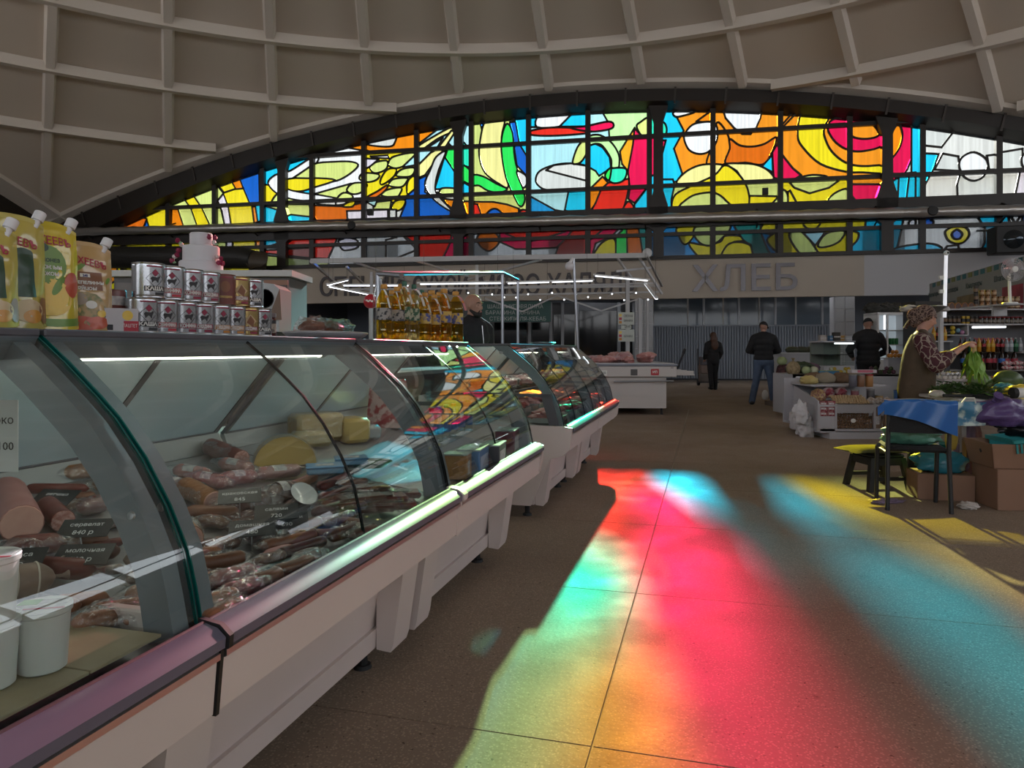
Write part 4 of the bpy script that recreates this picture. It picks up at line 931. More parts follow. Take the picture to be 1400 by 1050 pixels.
def tub(u, v, label, s=1.0, lift=0.0):
    z = .659 + lift; Y = (CAMZ - z) * F / (v - HZ); p = at(u, v, Y)
    t = thing('plastic_tub', label, 'tub', p, .2, 'white tubs'); t.scale = (s, s, s)
    n = 36; prof = [(.034, 0), (.038, .003), (.0435, .1), (.047, .103), (.047, .110)]
    b = MB()
    vs_ = []
    for r, z_ in prof:
        for i in range(n): a = 2 * math.pi * i / n; q_ = r * (1 + (.018 * math.cos(i * math.pi) if .004 < z_ < .09 else 0)); vs_.append((q_ * math.cos(a), q_ * math.sin(a), z_))
    b.add(vs_, [(j * n + i, j * n + (i + 1) % n, (j + 1) * n + (i + 1) % n, (j + 1) * n + i) for j in range(len(prof) - 1) for i in range(n)] + [tuple(range(n - 1, -1, -1)), tuple((len(prof) - 1) * n + i for i in range(n))])
    obj('cup', b, M_tub, t, smooth=25)
    ld = obj('lid', MB().lathe([(.0, .110), (.046, .110), (.0475, .112), (.046, .1145), (.0, .1145)], 32), M_tub, t)
    obj('paper_label', MB().box(-.04, .04, -.024, .026, .1146, .1152), M_paper, ld, smooth=0)
    obj('green_corner', MB().box(-.04, -.008, -.002, .026, .1152, .1156), mat('green print', (.22, .45, .12), .5), ld, smooth=0)
    obj('red_stripe', MB().box(-.04, .045, -.028, -.022, .1152, .1156), mat('red print', (.5, .04, .06), .5), ld, smooth=0)
tub(58, 914, 'white ribbed tub with green and red lid label, right one of the front tubs', .90)
tub(-16, 938, 'white plastic tub cut by the left edge, under another tub', .92)
tub(-16, 850, 'white plastic tub stacked on the leftmost tub', .88, .107)
# paper notice stuck inside the nearest glass
a, b_ = at(-40, 645, 1.62), at(25, 645, 1.62); nb = thing('paper_notice', 'white paper notice with printed words inside nearest glass, left edge', 'notice', at(-8, 596, 1.62))
obj('sheet', MB().box(-.058, .055, -.001, .001, -.082, .082), M_paper if False else mat('plain white paper', (.70, .70, .70), .6), nb, smooth=0)
for s_, z_ in (('молоко', .028), ('100', -.032)):
    V, Fs = text_verts(s_, .026, extrude=.0003, align='RIGHT'); obj('printing', MB().add(V, Fs, 0, TR((.046, -.0015, z_), rx=math.pi / 2)), M_black, nb, smooth=0)
# cheeses and boxes in the third counter, packs in the far counters
M_cheese = mat('yellow cheese rind', (.52, .36, .11), .4, var=(9, (.46, .30, .08)))
M_cheese2 = mat('pale yellow cheese', (.60, .44, .17), .42, var=(9, (.52, .37, .13)))
p0, p1 = deck_pt(346, 632, .0), deck_pt(430, 636, .0)
t = thing('half_cheese', 'half wheel of yellow cheese with domed top, second counter back', 'cheese', (p0 + p1) / 2, math.atan2(p1.y - p0.y, p1.x - p0.x)); rr_ = (p1 - p0).length / 2
obj('rind', MB().prism([(rr_ * math.cos(a * math.pi / 18), rr_ * .95 * math.sin(a * math.pi / 18)) for a in range(19)], 0, .1, TR((0, .05, 0), rx=math.pi / 2)), M_cheese, t)
obj('wrapper', MB().grid(lambda a, b_: (rr_ * 1.03 * math.cos(math.pi * a), .06 - .13 * b_, rr_ * .99 * math.sin(math.pi * a) + .006 * noise.noise(Vector((a * 8, b_ * 4, 1)))), 18, 5), M_film, t)
for k, (u0, u1, v0, v1, dp_, m, lb, wr) in enumerate(((408, 472, 566, 604, .14, M_cheese, 'large yellow cheese block with a white sticker at the counter back', 1), (473, 508, 572, 606, .16, M_cheese, 'yellow cheese block beside the stickered block', 0),
        (405, 457, 590, 612, .1, M_cheese2, 'low pale cheese block in front of the tall ones', 1), (493, 523, 582, 603, .08, mat('grey wrapped brick', (.26, .25, .25), .35, var=(20, (.34, .33, .33))), 'small grey film wrapped brick right of the cheese', 1))):
    a = deck_pt(u0, v1, 0, .01); b_ = deck_pt(u1, v1, 0, .01); w = (b_ - a).length; h_ = (v1 - v0) / F * (a.y + b_.y) / 2
    t = thing('cheese_block' if k < 3 else 'wrapped_brick', lb, 'cheese' if k < 3 else 'food pack', (a + b_) / 2, math.atan2(b_.y - a.y, b_.x - a.x))
    obj('block', MB().box(-w / 2, w / 2, 0, dp_, 0, h_, b=.018), m, t)
    if k == 0: obj('sticker', MB().box(-w * .38, -.0, -.0022, -.001, h_ * .2, h_ * .45), M_paper, t, smooth=0)
    if wr: obj('wrapper', MB().box(-w / 2 - .003, w / 2 + .003, -.003, dp_ + .003, 0.001, h_ + .003, b=.02), M_film, t)
M_blueb = mat('pale blue plastic box', (.18, .34, .50), .3); M_blued = mat('blue lid', (.12, .30, .52), .3)
for k in range(7):
    col_, row = k % 2, k // 2; p = deck_pt(444 + col_ * 36, 646 - col_ * 12, 0, row * .028)
    if k == 6: p = deck_pt(444, 646, 0, 3 * .028)
    t = thing('food_box', 'flat pale blue plastic box, %s of the two stacks of boxes' % ORD[k], 'box', p, .3, 'pale blue boxes')
    obj('tray', MB().box(-.06, .06, -.045, .045, 0, .021, b=.006), M_blueb, t); l_ = obj('lid', MB().box(-.063, .063, -.048, .048, .021, .027, b=.003), M_blued, t)
    obj('sticker', MB().box(-.03, .03, -.02, .02, .0271, .0276), M_paper, l_, smooth=0)
p = deck_pt(506, 640, 0, .03); t = thing('green_bowl', 'shallow dark green oval bowl right of the blue boxes', 'bowl', p)
obj('bowl', MB().lathe([(0, 0), (.05, .004), (.075, .024), (.079, .026), (.072, .022), (.048, .008), (0, .006)], 24, 0, TR(s=(1.1, .8, 1))), mat('dark green dish', (.05, .14, .06), .3), t)
obj('rim', MB().lathe([(.075, .025), (.081, .026), (.078, .03)], 24, 0, TR(s=(1.1, .8, 1)), close=False), mat('green rim', (.10, .22, .09), .3), t)
# red patterned bag and row of small bottles at the back of the third counter
def case_pt(u, v, L):
    t = (u - 700) / F; q = (-L * CA - t * L * SA) / (SA - t * CA); p = aisle(L, q)
    return Vector((p.x, p.y, CAMZ - (v - HZ) / F * p.y))
a = case_pt(530, 606, -1.72); t = thing('patterned_bag', 'red bag with white swirls standing at the back of third counter', 'bag', Vector((a.x, a.y, deck_z(-1.72) + .0)), -.2)
M_redbag = mat('red bag white swirl print', (.38, .03, .05), .35, var=(22, (.62, .42, .40), .04))
obj('bag', MB().grid(lambda a, b_: ((a - .5) * .26 * (1 - .2 * b_), -.03 * math.sin(math.pi * a) * (1 - b_) + .01 * noise.noise(Vector((a * 6, b_ * 6, 2))), b_ * .26), 12, 10).grid(lambda a, b_: ((.5 - a) * .26 * (1 - .2 * b_), .05 + .03 * math.sin(math.pi * a) * (1 - b_) - .03 * b_, b_ * .26), 12, 10), M_redbag, t)
obj('top_fold', MB().box(-.1, .1, .005, .03, .25, .27, b=.006), M_redbag, t)
M_clearpet = clear_mat('clear bottle', (.90, .93, .93), .05, 1.4, base=.05)
for k in range(6):
    a = case_pt(590 + k * 10, 552 + k * .3, -1.36); z0 = deck_z(-1.36) + .004
    t = thing('small_bottle', 'tiny clear bottle, %s of the row behind the third counter glass' % ORD[k], 'bottle', Vector((a.x, a.y, z0)), 0, 'tiny bottles in third counter')
    obj('bottle', MB().lathe([(.024, 0), (.026, .01), (.026, .12), (.012, .15), (.012, .17)], 14), M_clearpet, t)
    obj('cap', MB().lathe([(.014, .168), (.014, .185), (0, .186)], 12), mat('bottle cap ' + ('red', 'blue', 'green')[k % 3], ((.5, .03, .03), (.04, .08, .4), (.03, .3, .1))[k % 3], .4), t)
    obj('label', MB().lathe([(.0265, .04), (.0265, .09)], 14, close=False), mat('bottle label blue', (.1, .18, .42), .5), t)
# cereal like boxes near the front of the third counter
for k, (u, v, w, h_, m, lb) in enumerate(((640, 652, .2, .11, mat('blue carton', (.07, .17, .32), .4), 'blue carton near the front of the third counter'), (622, 656, .09, .10, mat('orange brown carton', (.38, .16, .05), .5, var=(30, (.45, .25, .10))), 'orange brown carton beside the blue carton'),
        (668, 640, .18, .10, mat('dark carton', (.05, .05, .06), .4), 'dark carton behind the blue carton in third counter'), (690, 622, .16, .12, mat('maroon carton', (.16, .03, .05), .4), 'maroon carton at the far end of third counter'))):
    p = deck_pt(u, v, 0); t = thing('food_carton', lb, 'carton', p, AISLE_RZ + .1)
    obj('carton', MB().box(-.05, .05, 0, w, 0, h_, b=.003), m, t); obj('lid_flap', MB().box(-.052, .052, -.002, w + .002, h_, h_ + .006), mat('pale carton top', (.35, .42, .40), .4), t, smooth=0)
    obj('print_panel', MB().box(.0502, .051, .02, w - .03, h_ * .2, h_ * .75), M_paper if k else mat('pale print', (.3, .36, .45), .5), t, smooth=0)
# far counters: trays of pink meat and packs
M_meat = mat('raw pink meat', (.46, .15, .14), .35, var=(16, (.62, .36, .33), .18)); M_meatd = mat('dark red meat', (.26, .045, .045), .32, var=(14, (.44, .18, .16), .15))
M_traym = mat('steel tray', (.5, .5, .51), .3, metal=.8)
k = 0
for q in [4.95 + i * .24 for i in range(10)]:
    for L in (-1.12, -1.42):
        z = deck_z(L) + .002; t = thing('meat_tray', 'steel tray of %s meat, %s along the %s row of far counters' % ('pink' if k % 3 else 'dark red', ORD[k // 2], 'front' if L > -1.3 else 'rear'), 'tray', aisle(L, q, z), AISLE_RZ, 'meat trays')
        obj('tray', MB().box(-.12, .12, -.1, .1, .006, .012).box(-.125, -.118, -.1, .1, .006, .04).box(.118, .125, -.1, .1, .006, .04).box(-.12, .12, -.105, -.098, .006, .04).box(-.12, .12, .098, .105, .006, .04), M_traym, t, smooth=0)
        for j in range(4): obj('meat_piece', MB().ball((R.uniform(-.06, .06), -.06 + j * .04, .04 + .012 * (j % 2)), R.uniform(.05, .07), R.uniform(.03, .045), R.uniform(.025, .035), 10, 7, amp=.35, seed=k * 7 + j, fr=2.2), M_meat if k % 3 else M_meatd, t)
        k += 1
# glass mid-shelf in the far counters with packs on it
for (q0, q1), lb in zip(QS[3:], ('glass shelf inside the counter with the glass cheek', 'glass shelf inside the farthest counter')):
    t = thing('glass_shelf', lb, 'shelf', aisle(-1.5, q0, .87), AISLE_RZ)
    obj('pane', MB().box(-.2, .2, .03, q1 - q0 - .03, 0, .007), M_glass, t, smooth=0)
    obj('front_trim', MB().box(.2, .21, .03, q1 - q0 - .03, -.006, .012), M_top, t, smooth=0)
    for y in (.1, (q1 - q0) / 2, q1 - q0 - .1): obj('bracket', MB().box(-.42, .18, y - .006, y + .006, -.02, 0), M_alu, t, smooth=0)
for k in range(12):
    q = 4.9 + k * .2; t = thing('wrapped_meat', 'film wrapped dark meat pack on far glass shelf, %s from the near end' % ORD[k], 'meat pack', aisle(-1.52 + .05 * (k % 2), q, .8785), AISLE_RZ + R.uniform(-.2, .2), 'packs on far glass shelf')
    obj('meat', MB().ball((0, 0, .045), .13, .075, .042, 14, 8, amp=.3, seed=k), M_meatd if k % 2 else MS['dark'], t)
    obj('film', MB().ball((0, 0, .046), .14, .082, .046, 16, 9, amp=.35, seed=k + .3), M_film, t, smooth=0)
# wrapped sausage log high in the near far-counter
# ================================================================ goods standing on top of the counters
ZT = 1.2135
def top_pt(u, L=-1.47):
    t = (u - 700) / F; q = (-L * CA - t * L * SA) / (SA - t * CA); return aisle(L, q, ZT)
FACE = AISLE_RZ + math.pi / 2          # local -y looks across the aisle
# --- stand-up pouches
M_cap = mat('white spout cap', (.74, .74, .76), .35)
def pouch(u, L, w, h, mats_, label, words_, rz, deco, scale=1.0):
    p = top_pt(u, L); t = thing('sauce_pouch', label, 'pouch', p, rz, 'sauce pouches on the nearest counter'); M_f, M_w = mats_
    def half(b_): return w / 2 * (1 - .10 * max(0, b_ - .62) / .38) * (1 - .05 * math.sin(math.pi * b_))
    def front(a, b_, s=-1, o=0.0):
        x = (a - .5) * 2; d = (.036 * (1 - b_) ** .8 + .006) * (1 - abs(x) ** 2.6)
        d += .004 * noise.noise(Vector((a * 5, b_ * 7, w * 100))) * (1 - abs(x) ** 4)
        z = b_ * h - (.018 * max(0, x) ** 2 * max(0, b_ - .75) * 4) - .006 * x * x * (1 - b_) * -1
        return Vector((x * half(b_), s * (d + .001 + o), z))
    bagm = MB().grid(lambda a, b_: front(a, b_), 16, 22); bagm.grid(lambda a, b_: front(1 - a, b_, 1), 16, 22)
    bagm.grid(lambda a, b_: front(a, 0).lerp(front(a, 0, 1), b_) + Vector((0, 0, .002 + .01 * math.sin(math.pi * b_))), 16, 4)
    bag = obj('bag', bagm, M_f, t, smooth=60)
    obj('top_seal', MB().grid(lambda a, b_: front(a, .955 + .045 * b_, -1, .0012), 12, 2), M_w, bag)
    ca = Matrix.Translation(front(.86, .985) + Vector((0, .004, 0))) @ Euler((0, math.radians(24), 0)).to_matrix().to_4x4()
    sp_ = obj('spout', MB().lathe([(.008, -.012), (.008, .012)], 14, 0, ca), M_cap, t)
    obj('cap', MB().lathe([(.0118, .006), (.0122, .008), (.0122, .026), (.010, .028), (0, .028)], 20, 0, ca), M_cap, sp_)
    def patch(name, cx, cz, rx, rz_, m, o=.0012, rot=0):
        vs_, fs = [(cx, cz)], []; n = 18
        for ring in (.5, 1):
            for i in range(n): a = 2 * math.pi * i / n; x, y = rx * ring * math.cos(a), rz_ * ring * math.sin(a); vs_.append((cx + x * math.cos(rot) - y * math.sin(rot), cz + x * math.sin(rot) + y * math.cos(rot)))
        fs += [(0, 1 + i, 1 + (i + 1) % n) for i in range(n)] + [(1 + i, 1 + n + i, 1 + n + (i + 1) % n, 1 + (i + 1) % n) for i in range(n)]
        obj(name, MB().add([front(min(max(a, .02), .98), min(max(b_, .01), .99), -1, o) for a, b_ in vs_], fs), m, bag)
    def rect(name, a0, a1, b0, b1, m, o=.0010):
        obj(name, MB().grid(lambda a, b_: front(a0 + (a1 - a0) * a, b0 + (b1 - b0) * b_, -1, o), 8, 8), m, bag)
    def word(s, ca_, cb, size, m, wid=None, o=.0022, arc=0.0):
        V, Fs = text_verts(s, size, extrude=0, width=wid, bold=.0004)
        if not V: return
        obj('lettering', MB().add([front(min(max(ca_ + v.x / w, .01), .99), min(max(cb + v.y / h - arc * (v.x / w) * 1.2, .01), .99), -1, o) for v in V], Fs), m, bag, smooth=0)
    deco(patch, rect, word)
    return t
M_redp = mat('crimson print', (.42, .02, .05), .35); M_wp = mat('white print', (.78, .78, .74), .4); M_dkg = mat('dark green print', (.02, .06, .025), .35)
M_grp = mat('leaf green print', (.16, .30, .04), .35); M_lem = mat('lemon print', (.80, .52, .06), .35, var=(40, (.85, .62, .14))); M_tom = mat('tomato print', (.48, .06, .03), .3, var=(30, (.60, .12, .05)))
M_egg = mat('egg and salad print', (.45, .30, .12), .35, var=(55, (.16, .18, .06), .1)); M_brp = mat('brown print', (.22, .085, .035), .35); M_pur = mat('purple print', (.10, .02, .06), .35); M_food = mat('food photo print', (.40, .22, .10), .35, var=(48, (.10, .07, .04), .08))
PYel = (mat('bright yellow pouch film', (.66, .52, .03), .18, coat=.6), mat('yellow seal', (.62, .50, .05), .2)); POr = (mat('pale orange pouch film', (.55, .36, .15), .2, coat=.6), mat('pale orange seal', (.58, .40, .20), .2)); POl = (mat('olive yellow pouch film', (.52, .43, .09), .18, coat=.6), mat('olive seal', (.55, .48, .14), .2))
def deco_lemon(patch, rect, word):
    patch('green_panel', .42, .60, .33, .18, M_grp); patch('panel_leaf', .30, .755, .16, .05, M_dkg, .0014)
    patch('lemon_slice', .46, .30, .36, .17, M_lem, .0016); patch('lemon_core', .46, .31, .29, .13, mat('lemon flesh print', (.85, .58, .10), .35), .0018)
    patch('tomato', .84, .42, .15, .12, M_tom, .0018); patch('basil', .58, .41, .14, .05, M_grp, .002, .6); patch('onion', .12, .48, .16, .07, M_pur, .0016); patch('leaf', .12, .16, .13, .06, M_grp, .0018, .5)
    rect('green_band', .04, .96, .035, .105, M_grp)
    word('МАХЕЕВЪ', .46, .79, .026, M_redp, .11, arc=.02); word('МАЙОНЕЗ', .42, .625, .011, M_dkg, .06); word('ЛИМОННЫМ', .42, .56, .011, M_wp, .065); word('СОКОМ', .44, .50, .011, M_wp, .042)
def deco_quail(patch, rect, word):
    rect('brown_panel', .12, .76, .46, .66, M_brp); patch('lid_leaf', .30, .69, .18, .03, M_grp, .0014, .4); patch('side_leaf', .88, .57, .06, .03, M_grp, .0014, .5)
    patch('salad', .42, .24, .40, .20, M_egg, .0015); patch('bell_pepper', .34, .09, .34, .08, M_tom, .0019); patch('pepper_half', .62, .10, .22, .07, M_tom, .0021); patch('mushroom', .30, .36, .16, .07, mat('mushroom print', (.30, .24, .18), .4), .0019)
    patch('egg', .52, .30, .10, .045, M_wp, .0022); patch('egg_yolk', .70, .20, .09, .04, M_lem, .0022)
    word('МАХЕЕВЪ', .46, .74, .024, M_redp, .105, arc=.09); word('ПЕРЕПЕЛИНЫМ', .46, .525, .010, M_wp, .085); word('ЯЙЦОМ', .46, .462, .010, M_wp, .045)
    rect('price_sticker', .34, .52, .60, .64, M_wp, .0024); word('240', .43, .606, .008, mat('blue ink', (.05, .05, .2), .5), None, .003)
def deco_olive(patch, rect, word):
    rect('dark_panel', .40, .74, .28, .66, M_dkg, .0012); patch('dark_top', .57, .66, .17, .05, M_dkg, .0013); patch('egg', .60, .16, .26, .10, mat('egg white print', (.60, .46, .26), .35), .0018); patch('yolk', .66, .11, .16, .06, mat('orange yolk print', (.60, .28, .04), .35), .002)
    patch('olives', .20, .12, .24, .12, M_food, .0016); patch('nest', .90, .16, .12, .12, M_brp, .0015); patch('herb', .34, .22, .12, .05, M_grp, .002, .5)
    word('МАХЕЕВЪ', .42, .74, .024, M_redp, .105, arc=.08)
pouch(116, -1.50, .132, .226, POr, 'pale orange pouch with salad picture, right end of the pouches', 0, FACE - .42, deco_quail)
pouch(64, -1.47, .140, .252, PYel, 'bright yellow pouch with lemon slice print, second pouch from right', 0, FACE - .30, deco_lemon)
pouch(18, -1.45, .135, .250, POl, 'olive yellow pouch with dark panel, behind the leftmost pouch', 0, FACE - .25, deco_olive)
pouch(-24, -1.40, .132, .212, POl, 'olive yellow pouch cut by the left edge of the picture', 0, FACE - .3, deco_olive)
# --- cans
M_tin = mat('bright tin', (.52, .53, .55), .22, metal=.9); M_gold = mat('gold lacquer tin', (.45, .32, .13), .25, metal=.85); M_brt = mat('red brown can wrap', (.17, .045, .035), .35)
CR, CH = .0415, .0955
def on_cyl(s, size, z, m, par, r=CR + .0006, ang=-math.pi / 2, wid=None, bold=.0006):
    V, Fs = text_verts(s, size, extrude=0, width=wid, bold=bold)
    return obj('lettering', MB().add([(r * math.cos(ang + v.x / r), r * math.sin(ang + v.x / r), z + v.y) for v in V], Fs), m, par, smooth=0)
def cyl_patch(name, poly, m, par, r=CR + .0003, ang=-math.pi / 2):
    cx = sum(p[0] for p in poly) / len(poly); cz = sum(p[1] for p in poly) / len(poly); n = len(poly); k = 4
    vs_ = []; fs = []
    for i in range(n):
        a, b_ = poly[i], poly[(i + 1) % n]
        for j in range(k): vs_.append((a[0] + (b_[0] - a[0]) * j / k, a[1] + (b_[1] - a[1]) * j / k))
    N = len(vs_); vs_ += [((x + cx) / 2, (z + cz) / 2) for x, z in vs_] + [(cx, cz)]
    fs = [(i, (i + 1) % N, N + (i + 1) % N, N + i) for i in range(N)] + [(N + i, N + (i + 1) % N, 2 * N) for i in range(N)]
    return obj(name, MB().add([(r * math.cos(ang + x / r), r * math.sin(ang + x / r), z) for x, z in vs_], fs), m, par, smooth=60)
can_body = mesh('can_body', MB().lathe([(.0395, 0), (.042, .0015), (.042, .004), (.041, .006)] + [(.0412 + .0003 * (i % 2), .006 + i * .0042) for i in range(21)] + [(.041, .091), (.042, .0925), (.042, .0950), (.0405, .0955), (.040, .092), (.0, .092)], 28), M_tin, 50)
can_gold = can_body.copy(); can_gold.materials.clear(); can_gold.materials.append(M_gold)
can_brown = can_body.copy(); can_brown.materials.clear(); can_brown.materials.append(M_brt)
M_blk = mat('black print', (.015, .015, .018), .4); M_crim = mat('dark crimson print', (.26, .015, .05), .4); M_redc = mat('red print band', (.48, .03, .05), .4); M_orc = mat('orange print', (.55, .22, .04), .4)
def can_type(kind):
    t = thing('tin_can', 'x', 'can', (0, 0, 0)); body = link('can_body', {'g': can_gold, 'n': can_brown}.get(kind, can_body), t)
    P = lambda nm, pl, m, r=CR + .0008: cyl_patch(nm, pl, m, body, r)
    if kind != 'n':
        s = .024 if kind != 'g' else .022
        if kind == 'g': P('diamond', [(-s, .05), (0, .05 + s), (s, .05), (0, .05 - s)], mat('cream print', (.55, .42, .22), .4)); P('picture', [(-.012, .045), (.0, .068), (.014, .05), (.008, .03)], M_brp, CR + .0012)
        else:
            for a, b_ in (((-s, .052), (0, .052 + s)), ((0, .052 + s), (s, .052)), ((s, .052), (0, .052 - s)), ((0, .052 - s), (-s, .052))):
                dx, dz = b_[0] - a[0], b_[1] - a[1]; P('diamond_line', [(a[0], a[1] - .0007), (b_[0], b_[1] - .0007), (b_[0], b_[1] + .0007), (a[0], a[1] + .0007)], M_blk)
            P('diamond_top', [(-.009, .067), (0, .077), (.009, .067), (0, .057)], M_crim, CR + .0012)
            P('animal', [(-.013, .052), (-.009, .057), (.006, .055), (.012, .060), (.013, .055), (.009, .048), (.008, .040), (.005, .047), (-.006, .047), (-.009, .040), (-.010, .048)], M_blk, CR + .0010)
    band, wd_, tc_ = {'k': (M_blk, 'КАША', M_wp), 's': (M_redc, 'СВИНИНА', M_wp), 'h': (M_crim, 'КОНИНА', M_wp), 'v': (M_crim, 'ГОВЯДИНА', M_wp), 'o': (M_orc, 'ГОВЯДИНА', M_wp), 'g': (M_crim, 'ГОВЯДИНА', M_wp), 'n': (M_orc, '', M_wp)}[kind]
    if kind == 'n':
        P('round_picture', [(.016 * math.cos(a * .7), .056 + .018 * math.sin(a * .7)) for a in range(9)], M_brp); on_cyl('Говядина', .010, .022, mat('gold print', (.5, .33, .1), .4), body, CR + .0012)
    else:
        P('name_band', [(-.028, .018), (.028, .018), (.028, .032), (-.028, .032)], band); on_cyl(wd_, .0135, .0205, tc_, body, CR + .0014, wid=.05)
        P('weight_band', [(.0, .008), (.026, .008), (.026, .015), (.0, .015)], band)
    P('top_band', [(-.022, .083), (.022, .083), (.022, .087), (-.022, .087)], M_crim)
    return t
ctypes_ = {k: can_type(k) for k in 'kshvogn'}; fresh = {k: True for k in ctypes_}
cname = {'k': 'porridge tin with black name band', 's': 'pork tin with red name band', 'h': 'horse meat tin with crimson band', 'v': 'beef tin with crimson band', 'o': 'beef tin with orange band', 'g': 'gold coloured beef tin', 'n': 'red brown tin with round picture'}
def put_can(kind, u, row, idx, L=-1.47):
    p = top_pt(u, L); p.z += row * (CH + .0005)
    lb = '%s, %s from left in the %s row of cans' % (cname[kind], ORD[idx], 'upper' if row else 'lower')
    if fresh[kind]: t = ctypes_[kind]; fresh[kind] = False; t.location = p
    else: t = dup(ctypes_[kind], p)
    t.rotation_euler = (0, 0, FACE - .55 + R.uniform(-.15, .15)); t['label'] = lb; t['group'] = 'tin cans stacked on the counter'
for i, (k, u) in enumerate(zip('kshvoogk', (194, 222.5, 249, 273.5, 296.5, 317.5, 336.5, 354))): put_can(k, u, 0, i)
for i, (k, u) in enumerate(zip('kshvngk', (203, 231, 257, 281, 303, 323.5, 342.5))): put_can(k, u, 1, i)
# box of pate and a second can behind the pouch, glass jar
p = top_pt(160, -1.47); t = thing('pate_carton', 'white food carton with bread picture between pouch and cans', 'carton', p, FACE - .5)
obj('carton', MB().box(-.04, .04, -.035, .035, 0, .062, b=.001), mat('white carton board', (.55, .53, .55), .5), t); obj('red_corner', MB().box(.005, .0402, -.0358, -.0352, .004, .03), M_redc, t, smooth=0)
obj('picture', MB().lathe([(0, 0), (.013, 0)], 14, 0, TR((.014, -.0356, .044), rx=math.pi / 2), close=False), M_lem, t); V, Fs = text_verts('ПАШТЕТ', .012, extrude=0, width=.034); obj('lettering', MB().add(V, Fs, 0, TR((.02, -.0362, .014), rx=math.pi / 2)), M_wp, t, smooth=0)
obj('barcode', MB().box(-.034, -.02, -.0356, -.0352, .006, .02), M_blk, t, smooth=0)
p = top_pt(152, -1.54); t = thing('flat_tin', 'low tin standing on the food carton behind the orange pouch', 'can', p + Vector((0, 0, .0625)), 0)
obj('can_body', MB().lathe([(.036, 0), (.037, .003), (.037, .05), (.036, .053), (0, .052)], 24), M_brt, t); obj('label_band', MB().lathe([(.0374, .012), (.0374, .036)], 24, close=False), M_paper, t)
p = top_pt(366, -1.47); t = thing('glass_jar', 'small glass jar of dark jam with cream label, right of the cans', 'jar', p, FACE - .4)
obj('jar_body', MB().lathe([(.024, 0), (.028, .004), (.028, .062), (.025, .068)], 24), mat('dark jam in glass', (.06, .015, .015), .08), t); obj('label', MB().lathe([(.0284, .014), (.0284, .046)], 24, close=False), mat('cream jar label', (.38, .33, .26), .5, var=(70, (.15, .12, .10), .06)), t)
obj('label_top', MB().lathe([(.0286, .046), (.0286, .058)], 24, close=False), M_blk, t); obj('lid', MB().lathe([(.027, .068), (.028, .069), (.028, .082), (.026, .083), (0, .083)], 24), mat('grey brown lid', (.16, .13, .13), .4), t)
# --- oval tray with bagged meat
p = top_pt(447, -1.55); p.z = ZT; t = thing('oval_tray', 'white oval tray carrying bagged smoked meat on the counter top', 'tray', p, AISLE_RZ + math.pi / 2)
obj('dish', MB().lathe([(.0, 0), (.78, 0), (.95, .016), (1.0, .024), (1.0, .028), (.93, .022), (.76, .007), (0, .006)], 40, 0, TR(s=(.235, .15, 1))), mat('white enamel tray', (.62, .61, .62), .3), t)
obj('rim', MB().lathe([(.985, .024), (1.012, .027), (.985, .031)], 40, 0, TR(s=(.235, .15, 1)), close=False), mat('grey tray rim', (.45, .45, .46), .3), t)
M_cyf = clear_mat('cyan tinted film', (.80, .95, .96), .08, 1.45, base=.10, bump=(26, 1.0), gcol=(.75, 1, 1))
for k, (dx, dy, s, m, lb) in enumerate(((-.11, 0, .07, MS['brown'], 'left brown meat piece in film on the oval tray'), (-.01, -.02, .08, MS['brown'], 'middle smoked meat piece in film on the oval tray'), (.10, .0, .075, MS['grey'], 'right pale meat piece in cyan glinting film on the oval tray'), (.02, .05, .065, MS['pink'], 'rear pink meat piece on the oval tray'))):
    q_ = Matrix.Rotation(AISLE_RZ + math.pi / 2, 4, 'Z') @ Vector((dx, dy, .012)); t = thing('bagged_meat', lb, 'meat', p + q_, AISLE_RZ + math.pi / 2 + R.uniform(-.3, .3), 'bagged meat on the tray')
    obj('meat', MB().ball((0, 0, .033), s, s * .6, .032, 16, 9, amp=.3, seed=k + 3), m, t)
    obj('film', MB().ball((0, 0, .037), s * 1.2, s * .8, .04, 18, 10, amp=.55, seed=k + 9, fr=3.4), M_cyf if k > 0 else M_film, t, smooth=0)
